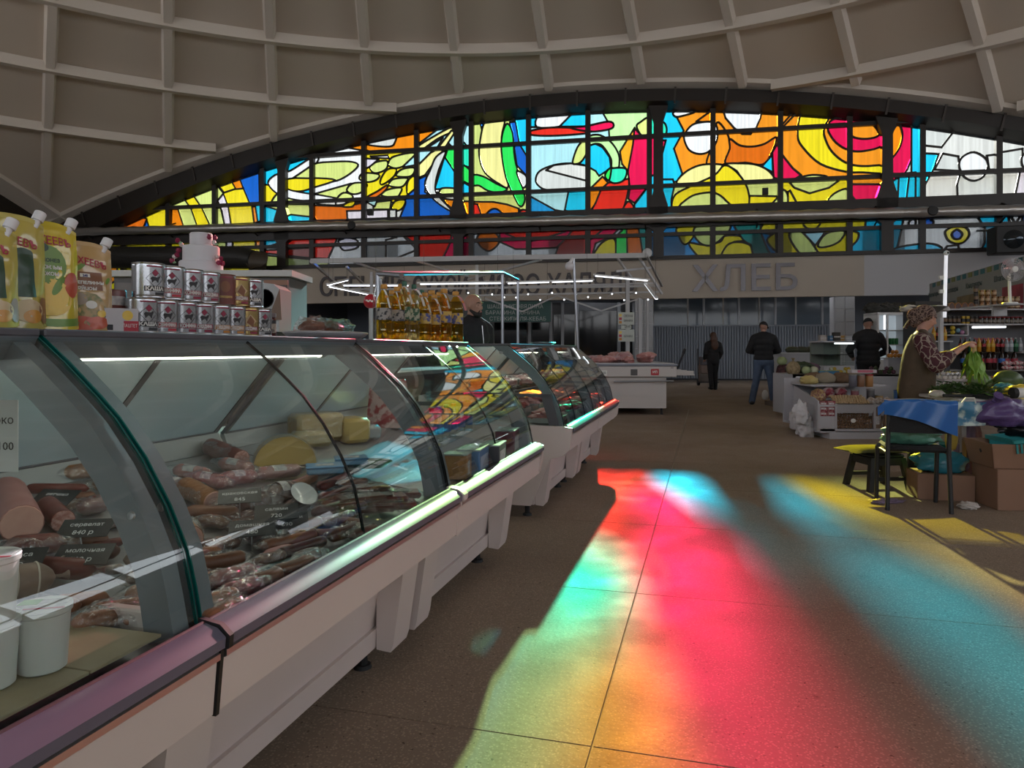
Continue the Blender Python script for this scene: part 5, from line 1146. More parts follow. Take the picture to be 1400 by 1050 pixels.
# --- oil bottles
M_oil = clear_mat('sunflower oil in bottle', (.93, .70, .06), .04, 1.45, base=.06, gcol=(1, .93, .6)); M_oil2 = clear_mat('pale oil in bottle', (.92, .88, .55), .04, 1.45, base=.06)
M_ocap = mat('orange bottle cap', (.55, .27, .04), .4); M_gcap = mat('green bottle cap', (.02, .12, .07), .4); M_wcap = mat('grey cap', (.45, .45, .45), .4)
L_black = mat('black label', (.02, .02, .025), .4, var=(50, (.3, .28, .25), .03)); L_blue = mat('blue yellow label', (.05, .07, .26), .4, var=(34, (.60, .42, .08), .05)); L_green = mat('green label', (.02, .09, .04), .4, var=(44, (.4, .42, .3), .03))
def oil_type(kind):
    big = kind in 'bd'; t = thing('oil_bottle', 'x', 'bottle'); h = .30 if big else .255; r = .045 if big else .036
    if kind == 'e': h = .29; r = .03
    prof = [(r * .9, 0), (r, .006), (r, h * .16)] + [(r * (1 - .04 * (i % 2)), h * (.18 + .035 * i)) for i in range(5)] + [(r * .97, h * .37), (r * .97, h * .56)] + [(r * (1 - .04 * (i % 2)), h * (.58 + .03 * i)) for i in range(4)] + [(r * .8, h * .76), (r * .5, h * .85), (r * .36, h * .89), (r * .36, h * .93)]
    bd_ = obj('bottle', MB().lathe(prof, 22), M_oil2 if kind == 'e' else M_oil, t, smooth=60)
    lab = {'b': L_blue, 'd': L_blue, 's': L_black, 'e': L_green, 'u': L_blue}[kind]
    obj('label', MB().lathe([(r * .985, h * .36), (r * .985, h * .57)], 22, close=False), lab, bd_)
    obj('cap', MB().lathe([(r * .42, h * .92), (r * .44, h * .925), (r * .44, h * .985), (r * .38, h), (0, h)], 16), M_gcap if kind == 'e' else M_ocap, t)
    obj('neck_ring', MB().lathe([(r * .38, h * .90), (r * .47, h * .905), (r * .38, h * .915)], 16), M_wcap, t)
    z = h * .93
    tg = obj('price_tag', MB().grid(lambda a, b_: (.006 + .045 * b_ + (a - .5) * .012, -r * .5 - .022 * math.sin(b_ * 1.6) - (a - .5) * .006, z - .008 - .085 * b_ * b_), 3, 8), M_wp if kind != 'd' else mat('pink paper tag', (.62, .25, .28), .5), t)
    obj('tag_mark', MB().lathe([(0, 0), (.008, 0)], 10, 0, TR((.033, -r * .5 - .022, z - .042), rx=1.2, ry=.5), close=False), M_orc, tg)
    return t
otypes = {k: oil_type(k) for k in 'bdseu'}; ofresh = {k: 1 for k in otypes}
oname = {'b': 'large yellow oil bottle with blue label', 'd': 'large yellow oil bottle with pink paper tag', 's': 'yellow oil bottle with black label', 'e': 'slim pale oil bottle with green cap', 'u': 'small yellow oil bottle with blue label'}
for i, (k, u, L) in enumerate((('s', 525, -1.42), ('s', 543, -1.42), ('e', 553, -1.42), ('e', 566, -1.44), ('u', 581, -1.42), ('u', 594, -1.42), ('b', 607, -1.43), ('d', 623, -1.43),
                               ('s', 536, -1.53), ('b', 549, -1.54), ('u', 563, -1.54), ('e', 577, -1.53), ('b', 590, -1.54), ('d', 601, -1.54), ('s', 609, -1.545))):
    p = top_pt(u, L)
    if ofresh[k]: t = otypes[k]; ofresh[k] = 0; t.location = p
    else: t = dup(otypes[k], p)
    t.rotation_euler = (0, 0, R.uniform(-.5, .5)); t['label'] = '%s, %s from left in the %s row' % (oname[k], ORD[i if i < 8 else i - 8], 'front' if i < 8 else 'back'); t['group'] = 'oil bottles on the counter'
p = top_pt(519, -1.60); t = thing('water_bottle', 'tall clear bottle with white cap behind the leftmost oil bottle', 'bottle', p)
obj('bottle', MB().lathe([(.03, 0), (.034, .005), (.034, .23), (.014, .30), (.014, .32)], 20), M_clearpet, t); obj('cap', MB().lathe([(.016, .318), (.016, .338), (0, .339)], 14), M_wp, t)
# plate on the far counter
p = top_pt(742, -1.5); t = thing('small_plate', 'small pale plate lying on top of the far glass counter', 'plate', p)
obj('dish', MB().lathe([(0, 0), (.07, 0), (.12, .018), (.13, .024), (.125, .026), (.07, .008), (0, .008)], 24), mat('pale glazed plate', (.55, .53, .53), .25), t); obj('contents', MB().ball((0, 0, .014), .07, .06, .014, 14, 6, amp=.3), mat('pink slices', (.5, .3, .3), .5), t)
# ================================================================ steel canopy and lamps over the meat stall
M_cw = mat('off white painted steel', (.50, .50, .51), .45)
M_chr = mat('chrome tube', (.33, .34, .37), .28, metal=.9)
def cat_(u, v, Y): return at(u, v, 16.5 + (Y - 11) * 1.2)
can = thing('canopy_frame', 'off white steel canopy frame over the meat stall', 'frame', (-.6, 18.0, 0))
cinv = Matrix.Translation((.6, -18.0, 0))
def cbar(name, a, b_, w=.05, h=None, m=None): return obj(name, MB().bar(a, b_, w, h, 0, cinv), m or M_cw, can, smooth=0)
F0, F1 = cat_(425, 357, 11), cat_(884, 349, 11); B0, B1 = cat_(470, 396, 14.6), cat_(905, 391, 14.6)
cbar('front_beam', F0, F1, .06, .11); cbar('rear_beam', B0, B1, .05, .06)
cbar('end_beam', F1, B1, .05, .06); cbar('end_beam', F0, B0, .05, .06)
for u0, v0, u1, v1, y0, y1 in ((478, 356, 560, 385, 11, 13), (560, 354, 640, 378, 11, 13), (640, 382, 740, 355, 13, 11), (474, 365, 500, 392, 11, 14)):
    cbar('brace', cat_(u0, v0, y0), cat_(u1, v1, y1), .05)
cbar('mid_beam', cat_(650, 394, 13.2), cat_(898, 387, 13.2), .045, .05); cbar('mid_beam', cat_(650, 404, 13.8), cat_(905, 399, 13.8), .04, .05)
for u, v, Y, w in ((508, 372, 11.6, .07), (652, 362, 11.2, .07), (858, 382, 12.9, .10), (875, 408, 13.0, .085), (885, 408, 14.4, .07), (787, 405, 14.5, .05)):
    p = cat_(u, v, Y); cbar('post', p, Vector((p.x, p.y, 0)), w)
for u0, v0, u1, v1 in ((663, 408, 714, 426), (714, 426, 762, 404), (762, 404, 822, 425), (822, 425, 875, 408)):
    cbar('lattice_bar', cat_(u0, v0, 14.2), cat_(u1, v1, 14.2), .045)
for u0, v0, u1, v1 in ((842, 371, 890, 366), (842, 350, 868, 386), (872, 349, 905, 402)): cbar('top_stub', cat_(u0, v0, 11.3), cat_(u1, v1, 11.6), .05)
# led bars hung from the frame
def led(u0, v0, Y0, u1, v1, Y1, label, seg_=1):
    a, b_ = cat_(u0, v0, Y0), cat_(u1, v1, Y1); t = thing('led_bar', label, 'lamp', a, 0, 'led bars of the meat stall'); d = b_ - a
    obj('housing', MB().bar((0, 0, .025), d + Vector((0, 0, .025)), .055, .035), M_white, t, smooth=0)
    for k in range(seg_): obj('tube', MB().bar(d * ((k + .04) / seg_), d * ((k + .96) / seg_), .04, .022), M_coolled, t, smooth=0)
    for k in (.08, .92): obj('wire', MB().tube([d * k + Vector((0, 0, .04)), Vector((d.x * k, d.y * k, 3.45 - a.z))], .004, 4), M_iron, t)
led(447, 390, 10.2, 476, 383, 11.4, 'short lit bar pointing up right at the left end of canopy')
led(450, 392, 10.4, 520, 406, 9.2, 'lit bar slanting down right at the left end of canopy', 3)
led(468, 390.5, 11.8, 560, 390.5, 11.8, 'level lit bar behind the oil bottles', 2)
led(570, 388.5, 9.0, 690, 387, 9.0, 'long bright lit bar above the bald person')
led(692, 387.5, 9.6, 812, 384, 9.9, 'long lit bar in front of the halal lettering', 2)
led(811, 377, 10.4, 888, 384, 10.6, 'lit bar tilting down toward the sign post')
led(882, 388, 10.8, 898, 409, 8.6, 'dotted lit bar running toward the camera at canopy right end', 4)
# string of tiny bulbs
sb = thing('bulb_string', 'thin wire of tiny lit bulbs sagging across the canopy', 'light string', at(700, 402, 18.9)); sinv = Matrix.Translation(-at(700, 402, 18.9)); pts = []
for i in range(31):
    u = 640 + i * 8.2; v = 399 + 10 * math.sin(i * .9) ** 2; pts.append(at(u, v, 18.9))
obj('wire', MB().tube(pts, .006, 4, 0, sinv), M_cw, sb)
for i in range(0, 31, 2): obj('bulb', MB().ball(pts[i] - Vector((0, 0, .03)), .022, nu=6, nv=4, X=sinv), M_coolled, sb)
# chrome tube rack standing behind the bottles
rk = thing('chrome_rack', 'chrome tube rack rising behind the oil bottles', 'rack', aisle(-1.62, 3.9, 0), 0); rinv = Matrix.Translation(-aisle(-1.62, 3.9, 0))
def rbar(a, b_, r=.013): obj('tube', MB().tube([a, b_], r, 8, 0, rinv), M_chr, rk)
A0, A1, A2 = at(517, 374, 3.6), at(687, 373, 5.8), at(708, 383, 6.2)
for p in (A0, A1, A2): rbar(p, Vector((p.x, p.y, ZT)))
rbar(A0, A1); rbar(A1, A2); rbar(A0 + Vector((.15, -.2, -.03)), A0)
pl = thing('tall_pole', 'leaning chrome pole with a white globe beside the far counter', 'pole', Vector((at(797, 470, 8.3).x, 8.3, 0))); pinv = Matrix.Translation(-Vector((at(797, 470, 8.3).x, 8.3, 0)))
obj('tube', MB().tube([at(784, 353, 8.3), Vector((at(797, 470, 8.3).x, 8.3, 0))], .017, 10, 0, pinv), M_chr, pl)
obj('globe', MB().ball(at(779, 364, 8.3), .055, nu=14, nv=9, X=pinv), mat('milky globe', (.62, .62, .66), .35), pl); obj('socket', MB().tube([at(779, 360, 8.3), at(784, 353, 8.3)], .022, 10, 0, pinv), M_white, pl)
# red ball on a white stick
p = at(507, 412, 6.2); t = thing('red_ball_sign', 'red ball topper with white words on a white stick', 'sign', Vector((p.x, p.y, 0)))
obj('stick', MB().tube([(0, 0, 0), (0, 0, p.z - .055)], .018, 10), M_cw, t); bl = obj('ball', MB().ball((0, 0, p.z), .064, nu=18, nv=12), mat('glossy red ball', (.45, .015, .03), .3), t)
obj('white_mark', MB().tube([(-.03 + .006 * i, -math.sqrt(.066 ** 2 - (-.03 + .006 * i) ** 2), p.z + .008 * math.sin(i * 1.3)) for i in range(11)], .006, 6), M_wp, bl)
# --- dark shop fronts behind, green banner
M_shop = mat('dark shopfront frame', (.06, .062, .07), .4); M_blackg = mat('black glass', (.006, .006, .008), .08)
sf = thing('shop_front', 'row of black shop windows with pale posts beyond the canopy', 'shop front', at(720, 478, 24.6) * 1); sf.location.z = 0; o0 = sf.location.copy(); sinv = Matrix.Translation(-o0)
x0, x1 = at(560, 478, 24.6).x, at(868, 478, 24.6).x
obj('panel', MB().box(x0, x1, 24.6, 24.7, 0, 2.8, 0, sinv), M_shop, sf, smooth=0)
for u0, u1, v0, v1 in ((570, 606, 436, 505), (612, 655, 436, 505), (676, 720, 441, 500), (728, 752, 441, 500), (757, 786, 430, 500), (792, 845, 425, 486), (848, 866, 425, 486)):
    a, b_ = at(u0, v1, 24.6), at(u1, v0, 24.6); obj('window', MB().box(a.x, b_.x, 24.55, 24.6, max(a.z, .15), b_.z, 0, sinv), M_blackg, sf, smooth=0)
for u in (609, 668, 724, 753, 769, 789, 846, 867):
    a = at(u, 410, 24.5); obj('post', MB().box(a.x - .05, a.x + .05, 24.42, 24.55, 0, 2.8, 0, sinv), mat('dim pale post', (.22, .23, .25), .4), sf, smooth=0)
obj('blue_sill', MB().box(at(790, 0, 24.5).x, at(846, 0, 24.5).x, 24.38, 24.55, at(0, 490, 24.5).z, at(0, 487, 24.5).z, 0, sinv), mat('blue sill', (.03, .06, .22), .4), sf, smooth=0)
a, b_ = at(658, 440, 21), at(753, 412, 21); bn = thing('menu_banner', 'dark green banner listing meats in white letters', 'banner', (a + b_) / 2); w, h_ = (b_.x - a.x) / 2, (b_.z - a.z) / 2
obj('cloth', MB().box(-w, w, -.01, .01, -h_, h_), mat('dark green banner', (.02, .085, .075), .5), bn, smooth=0)
for row, (l_, r_) in enumerate((('ШАШЛЫК', 'ГОВЯДИНА'), ('БАРАНИНА', 'КОНИНА'), ('СТЕЙКИ', 'ЛЮЛЯ-КЕБАБ'))):
    for s_, x in ((l_, -w * .45), (r_, w * .35)):
        V, Fs = text_verts(s_, .16, extrude=.003); obj('lettering', MB().add(V, Fs, 0, TR((x, -.016, h_ * (.42 - .6 * row) - .03), rx=math.pi / 2)), mat('pale banner letters', (.42, .46, .45), .5), bn, smooth=0)
for x in (-w * .9, w * .9): obj('cord', MB().tube([(x, 0, h_), (x, 0, h_ + 1.15)], .006, 4), M_iron, bn)
# --- white meat counter
DX = .264 / .9646
mc0 = on_floor(850, 569); mc = thing('meat_counter', 'white open meat counter with grey edged top at the aisle end', 'counter', Vector((1.9, 12.75, 0)), -.03)
M_isl = mat('cream white metal', (.56, .525, .50), .4)
obj('body', MB().box(-.35, .87, 0, 8.5, .12, .68, b=.01), M_isl, mc); obj('lower_panel', MB().box(-.34, .86, -.012, 0, .12, .33), M_isl, mc, smooth=0); obj('upper_panel', MB().box(-.34, .86, -.012, 0, .345, .66), M_isl, mc, smooth=0)
obj('apron', MB().box(-.55, 1.04, -.08, 8.6, .68, .875, b=.012), M_isl, mc); obj('top_edge', MB().box(-.57, 1.06, -.1, 8.62, .875, .915, b=.012), mat('grey blue edge', (.20, .22, .27), .35), mc); obj('top_plate', MB().box(-.52, 1.0, -.06, 8.5, .915, .93), M_deck, mc, smooth=0)
hb = obj('handle_bar', MB().tube([(-.08, -.09, .60), (.98, -.09, .615)], .016, 8), M_chr, mc)
for x in (-.06, .8): obj('bracket', MB().box(x - .012, x + .012, -.09, 0, .58, .62), M_alu, hb, smooth=0)
for x in (-.3, .8):
    for y in (.1, 4, 8.2): obj('foot', MB().lathe([(.03, 0), (.02, .03), (.02, .12)], 8, 0, TR((x, y, 0))), M_black, mc)
sh = obj('side_shelf', MB().box(1.06, 1.42, .2, 3.4, .70, .72), M_isl, mc, smooth=0)
for k in range(6): obj('shelf_rib', MB().box(1.07, 1.41, .25 + k * .55, .30 + k * .55, .72, .78), M_isl, sh, smooth=0)
obj('number_plate', MB().box(-.53, -.2, -.089, -.082, .70, .80), M_wp, mc, smooth=0)
V, Fs = text_verts('БАРАНИНА', .07, extrude=.001, width=.29); obj('plate_lettering', MB().add(V, Fs, 0, TR((-.365, -.091, .73), rx=math.pi / 2)), M_blk, mc, smooth=0)
rs = obj('red_sticker', MB().box(.58, .72, -.089, -.082, .715, .825), mat('red sticker', (.45, .02, .03), .4), mc, smooth=0); V, Fs = text_verts('ИП', .06, extrude=.001, bold=.002); obj('sticker_lettering', MB().add(V, Fs, 0, TR((.65, -.091, .75), rx=math.pi / 2)), M_wp, rs, smooth=0)
obj('grey_sticker', MB().box(.22, .34, -.089, -.082, .71, .82), mat('grey sticker', (.08, .08, .08), .5), mc, smooth=0)
obj('slot', MB().box(.93, .98, -.085, -.079, .84, .85), M_black, mc, smooth=0)
t = thing('stick_handle', 'black stick leaning behind the meat counter shelf', 'stick', Vector((3.28, 14.0, .785))); obj('shaft', MB().tube([(-.02, 0, 0), (.12, 0, .36)], .02, 8), M_black, t); obj('grip', MB().tube([(.1, 0, .31), (.135, 0, .4)], .028, 8), M_black, t)
M_mlilac = mat('pale lilac fatty meat', (.50, .36, .38), .4, var=(14, (.40, .17, .18), .15))
for k in range(22):
    x, y = R.uniform(-.42, .85), R.uniform(.0, 2.2); s = R.uniform(.12, .2); zz = .93 + (.04 if k < 14 else .11)
    t = thing('meat_cut', '%s raw meat cut, %s lying on the open meat counter' % ('pale' if k % 3 == 0 else 'red pink', (ORD + ['twenty first', 'twenty second'])[k]), 'meat', Vector((1.9 + x, 12.75 + y, zz - .035)), R.uniform(0, 3), 'meat cuts on the open counter')
    obj('flesh', MB().ball((0, 0, .05), s, s * .6, .07, 12, 8, amp=.45, seed=k, fr=2), (M_mlilac, M_meat, M_meat)[k % 3], t); obj('fat_edge', MB().ball((s * .3, .02, .085), s * .4, s * .3, .035, 8, 6, amp=.4, seed=k + 4), M_mlilac, t)
# signs on the post
PSY = 18.6; ps = at(856, 435, PSY)
for k, (v0, v1, wd_, tx) in enumerate(((427, 444, 22, ('СВЕЖАЯ', 'БАРАНИНА')), (444.5, 450, 14, ('ЦЕНА',)), (450.5, 467, 22, ('БАРАНИНА',)))):
    h_ = (v1 - v0) / F * PSY; w = wd_ / F * PSY; t = thing('post_sign', ('upper pale sign with printed lines on the stall post', 'small middle tag on the stall post', 'lower pale sign on the stall post')[k], 'sign', Vector((ps.x, PSY - .02, at(0, (v0 + v1) / 2, PSY).z)))
    obj('board', MB().box(-w / 2, w / 2, -.006, .006, -h_ / 2, h_ / 2), mat('pale green sign board', (.52, .55, .50), .5), t, smooth=0)
    for j, s_ in enumerate(tx): V, Fs = text_verts(s_, .085, extrude=.001, width=w * .55); obj('lettering', MB().add(V, Fs, 0, TR((w * .12, -.008, h_ * (.12 if len(tx) > 1 else -.15) - j * .125), rx=math.pi / 2)), M_blk, t, smooth=0)
    if k != 1:
        for j in range(3): obj('picture', MB().box(-w * .45, -w * .28, -.009, -.006, -h_ * .4 + j * h_ * .28, -h_ * .2 + j * h_ * .28), (M_orc, M_redc, M_lem)[j], t, smooth=0)
# --- things at the left behind the cans: cabinet with fake cake, menu board, white scale
Yc = 4.6; cx0, cx1 = at(150, 0, Yc).x, at(392, 0, Yc).x; zc = at(0, 369, Yc).z
cb = thing('back_cabinet', 'pale tall cabinet behind the cans carrying the tiered cake', 'cabinet', Vector(((cx0 + cx1) / 2, Yc + .25, 0))); w = (cx1 - cx0) / 2
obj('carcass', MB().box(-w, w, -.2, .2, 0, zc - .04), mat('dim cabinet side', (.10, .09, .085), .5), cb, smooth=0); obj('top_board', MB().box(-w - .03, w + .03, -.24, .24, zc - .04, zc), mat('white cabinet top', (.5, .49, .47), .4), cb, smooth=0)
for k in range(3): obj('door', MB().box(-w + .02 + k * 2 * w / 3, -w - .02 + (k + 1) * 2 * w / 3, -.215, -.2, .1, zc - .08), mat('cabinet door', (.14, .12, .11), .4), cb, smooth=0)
p = at(275, 386, Yc + .2); ck = thing('tiered_cake', 'white three tier display cake with crimson and white flowers', 'cake', Vector((p.x, p.y, zc))); k_ = (Yc + .2) / F
M_ice = mat('white icing', (.60, .59, .62), .5)
tiers = [(28, 386, 358), (23.5, 358, 337), (14.5, 337, 319)]; zz = 0
for i, (r_, va, vb) in enumerate(tiers):
    h_ = (va - vb) * k_ ; h_ = h_ if i else (zc, at(0, 358, Yc + .2).z)[1] - zc; obj('tier', MB().lathe([(r_ * k_, zz), (r_ * k_, zz + h_ - .006), (r_ * k_ - .006, zz + h_), (0, zz + h_)], 28), M_ice, ck); zz += h_
M_fl = mat('crimson petals', (.22, .01, .05), .5); M_flw = mat('cream petals', (.60, .52, .50), .5); M_lf = mat('pale green leaf', (.22, .36, .20), .5)
for k, (du, v) in enumerate(((22, 333), (16, 326), (25, 327), (-22, 336), (-26, 331), (-24, 344), (-31, 352), (-27, 350), (-33, 358), (26, 352), (32, 355), (30, 361), (22, 358), (34, 362))):
    fp = Vector((du * k_, -.05 - .01 * (k % 3), at(0, v, Yc + .2).z - zc)); fl = obj('flower', MB().ball(fp, .016, .014, .016, 10, 6, amp=.5, seed=k, fr=3), M_fl if k % 3 else M_flw, ck)
    if k % 4 == 0: obj('leaf', MB().ball(fp + Vector((.014, 0, -.012)), .014, .004, .008, 8, 5), M_lf, fl)
a, b_ = at(334, 421, 4.3), at(391, 371, 4.3); t = thing('menu_board', 'dark brown board with a big pale letter behind the cans', 'board', Vector(((a.x + b_.x) / 2, 4.34, a.z - .30))); w = (b_.x - a.x) / 2; h_ = b_.z - a.z
obj('panel', MB().box(-w, w, -.01, .01, .30 - a.z + .01, h_ + .25), mat('dark brown board', (.05, .03, .022), .4), t, smooth=0); V, Fs = text_verts('Р', .17, extrude=.002, bold=.006); obj('letter', MB().add(V, Fs, 0, TR((.02, -.013, .30), rx=math.pi / 2)), M_wp, t, smooth=0); obj('border', MB().box(-w, w, -.014, -.01, h_ + .22, h_ + .25), M_brp, t, smooth=0)
a, b_ = at(346, 417, 3.7), at(386, 385, 3.7); t = thing('white_machine', 'white slicer like machine with a round dark opening behind the jar', 'machine', Vector(((a.x + b_.x) / 2, 3.75, a.z - .14))); w = (b_.x - a.x) / 2
obj('housing', MB().prism([(-w, 0), (w, 0), (w, .22), (w * .6, .245), (-w, .26)], -.1, .1, TR((0, 0, 0), rx=math.pi / 2)), mat('pale machine shell', (.36, .36, .36), .35), t); obj('opening', MB().lathe([(.0, 0), (.045, 0), (.047, .006), (.05, .0)], 18, 0, TR((.0, -.102, .17), rx=math.pi / 2)), M_black, t); obj('stand', MB().box(-w * .8, w * .8, -.08, .08, -.95, .0), M_dark, t, smooth=0)
obj('brown_card', MB().prism([(0, 0), (.07, 0), (.06, .16)], 0, .004, TR((w * .3, -.11, .06), rx=math.pi / 2)), mat('brown card', (.17, .11, .08), .7), t, smooth=0)
# low dark counter wall behind the man, left service side
t = thing('service_bench', 'dark service bench behind the glass counters', 'bench', aisle(-3.3, 7.9, 0), AISLE_RZ); obj('bench_body', MB().box(-.3, .3, -2.2, 2.2, 0, .9), M_dark, t, smooth=0); obj('bench_top', MB().box(-.34, .34, -2.25, 2.25, .9, .94), M_inner, t, smooth=0)
# ================================================================ people
def capsule(b, p0, p1, r0, r1, n=12):
    p0, p1 = Vector(p0), Vector(p1); d = (p1 - p0); L = d.length
    if L < 1e-5: return b.ball(p0, r0)
    d.normalize(); pts, rs = [], []
    for a in (-90, -60, -30): pts.append(p0 + d * r0 * math.sin(math.radians(a))); rs.append(max(r0 * math.cos(math.radians(a)), r0 * .02))
    for k in (0, .5, 1): pts.append(p0.lerp(p1, k)); rs.append(r0 + (r1 - r0) * k)
    for a in (30, 60, 90): pts.append(p1 + d * r1 * math.sin(math.radians(a))); rs.append(max(r1 * math.cos(math.radians(a)), r1 * .02))
    return b.tube(pts, rs, n)
def chain(b, pts, rs):
    for i in range(len(pts) - 1): capsule(b, pts[i], pts[i + 1], rs[i], rs[i + 1])
    return b
M_skin = mat('warm skin', (.40, .22, .16), .5, var=(30, (.36, .19, .135), .25), sss=.05); M_skin2 = mat('light skin', (.50, .28, .22), .5, var=(30, (.46, .245, .19), .25), sss=.05)
M_blackcloth = mat('black cloth', (.010, .010, .012), .8, bump=(90, .3)); M_jean = mat('blue denim', (.055, .085, .15), .8, var=(14, (.085, .12, .19), .2)); M_shoe = mat('dark shoes', (.012, .012, .012), .5)
M_eye = mat('eye white', (.6, .58, .56), .3); M_iris = mat('dark iris', (.01, .008, .007), .2); M_brow = mat('dark hair', (.012, .009, .008), .7); M_lip = mat('lips', (.33, .12, .11), .45)
def hand(b, w, d, up, side, curl, s=1.0, grip=None):
    """palm and five bent fingers from wrist w along d; side points to the thumb"""
    d, up, side = (Vector(x).normalized() for x in (d, up, side)); w = Vector(w)
    pc = w + d * .055 * s
    for k in (-1, -.33, .33, 1): capsule(b, w + side * k * .016 * s, pc + side * k * .030 * s + d * .03 * s, .015 * s, .0125 * s, 8)
    for k, (o, L) in enumerate(((.030, .070), (.010, .080), (-.010, .075), (-.029, .058))):
        k0 = pc + side * o * s + d * .032 * s; a1 = curl * .7; a2 = curl * 1.5; a3 = curl * 2.2
        k1 = k0 + (d * math.cos(a1) - up * math.sin(a1)) * L * .45 * s; k2 = k1 + (d * math.cos(a2) - up * math.sin(a2)) * L * .32 * s; k3 = k2 + (d * math.cos(a3) - up * math.sin(a3)) * L * .25 * s
        chain(b, [k0, k1, k2, k3], [.0095 * s, .0088 * s, .0082 * s, .007 * s])
    t0 = w + side * .022 * s + d * .02 * s; t1 = t0 + (side * .7 + d * .6 - up * .3).normalized() * .038 * s; t2 = t1 + (d * .9 + side * .15 - up * (.3 + curl * .4)).normalized() * .032 * s
    chain(b, [t0, t1, t2], [.0125 * s, .0105 * s, .0085 * s])
def head_shape(b, c, f, s=1.0, neck=None, tilt=0):
    """skull, jaw, nose, brow, lips and ears facing direction f; c is the head centre"""
    f = Vector(f).normalized(); r = Vector((f.y, -f.x, 0)).normalized(); u = r.cross(f).normalized()
    if u.z < 0: u = -u
    P = lambda x, y, z: Vector(c) + (r * x + f * y + u * z) * s
    X = Matrix((( r.x, f.x, u.x, c[0]), (r.y, f.y, u.y, c[1]), (r.z, f.z, u.z, c[2]), (0, 0, 0, 1))) @ Matrix.Scale(s, 4)
    b.ball((0, -.012, .025), .074, .094, .088, 20, 14, 0, X); b.ball((0, .028, -.035), .056, .062, .075, 16, 12, 0, X); b.ball((0, .058, -.088), .028, .024, .022, 12, 8, 0, X)
    for k in (-1, 1):
        capsule(b, P(.04 * k, .02, -.08), P(.018 * k, .06, -.092), .022 * s, .018 * s); b.ball((.036 * k, .066, -.012), .022, .018, .018, 10, 8, 0, X)
        capsule(b, P(.015 * k, .083, .022), P(.05 * k, .066, .024), .010 * s, .009 * s); b.ball((.076 * k, -.004, -.005), .010, .020, .030, 10, 8, 0, X)
    capsule(b, P(0, .084, .012), P(0, .104, -.028), .008 * s, .0125 * s); b.ball((0, .095, -.032), .017, .012, .010, 10, 6, 0, X)
    capsule(b, P(-.017, .084, -.056), P(.017, .084, -.056), .0065 * s, .0065 * s); capsule(b, P(-.014, .083, -.066), P(.014, .083, -.066), .007 * s, .007 * s)
    return P, X
def face_parts(P, X, s, par, brow=M_brow):
    for k in (-1, 1):
        e = obj('eye', MB().ball((.030 * k, .068, .004), .0125, .0115, .0095, 12, 8, 0, X), M_eye, par); obj('iris', MB().ball((.030 * k, .0772, .003), .0055, .004, .0055, 8, 6, 0, X), M_iris, e)
        obj('eyebrow', MB().tube([X @ Vector((.016 * k, .093, .026)), X @ Vector((.034 * k, .088, .031)), X @ Vector((.052 * k, .074, .026))], [.004 * s, .0045 * s, .002 * s], 6), brow, par)
    obj('lips', MB().tube([X @ Vector(q) for q in ((-.024, .083, -.061), (-.010, .0925, -.058), (.010, .0925, -.058), (.024, .083, -.061))], [.002 * s, .0055 * s, .0055 * s, .002 * s], 8), M_lip, par)
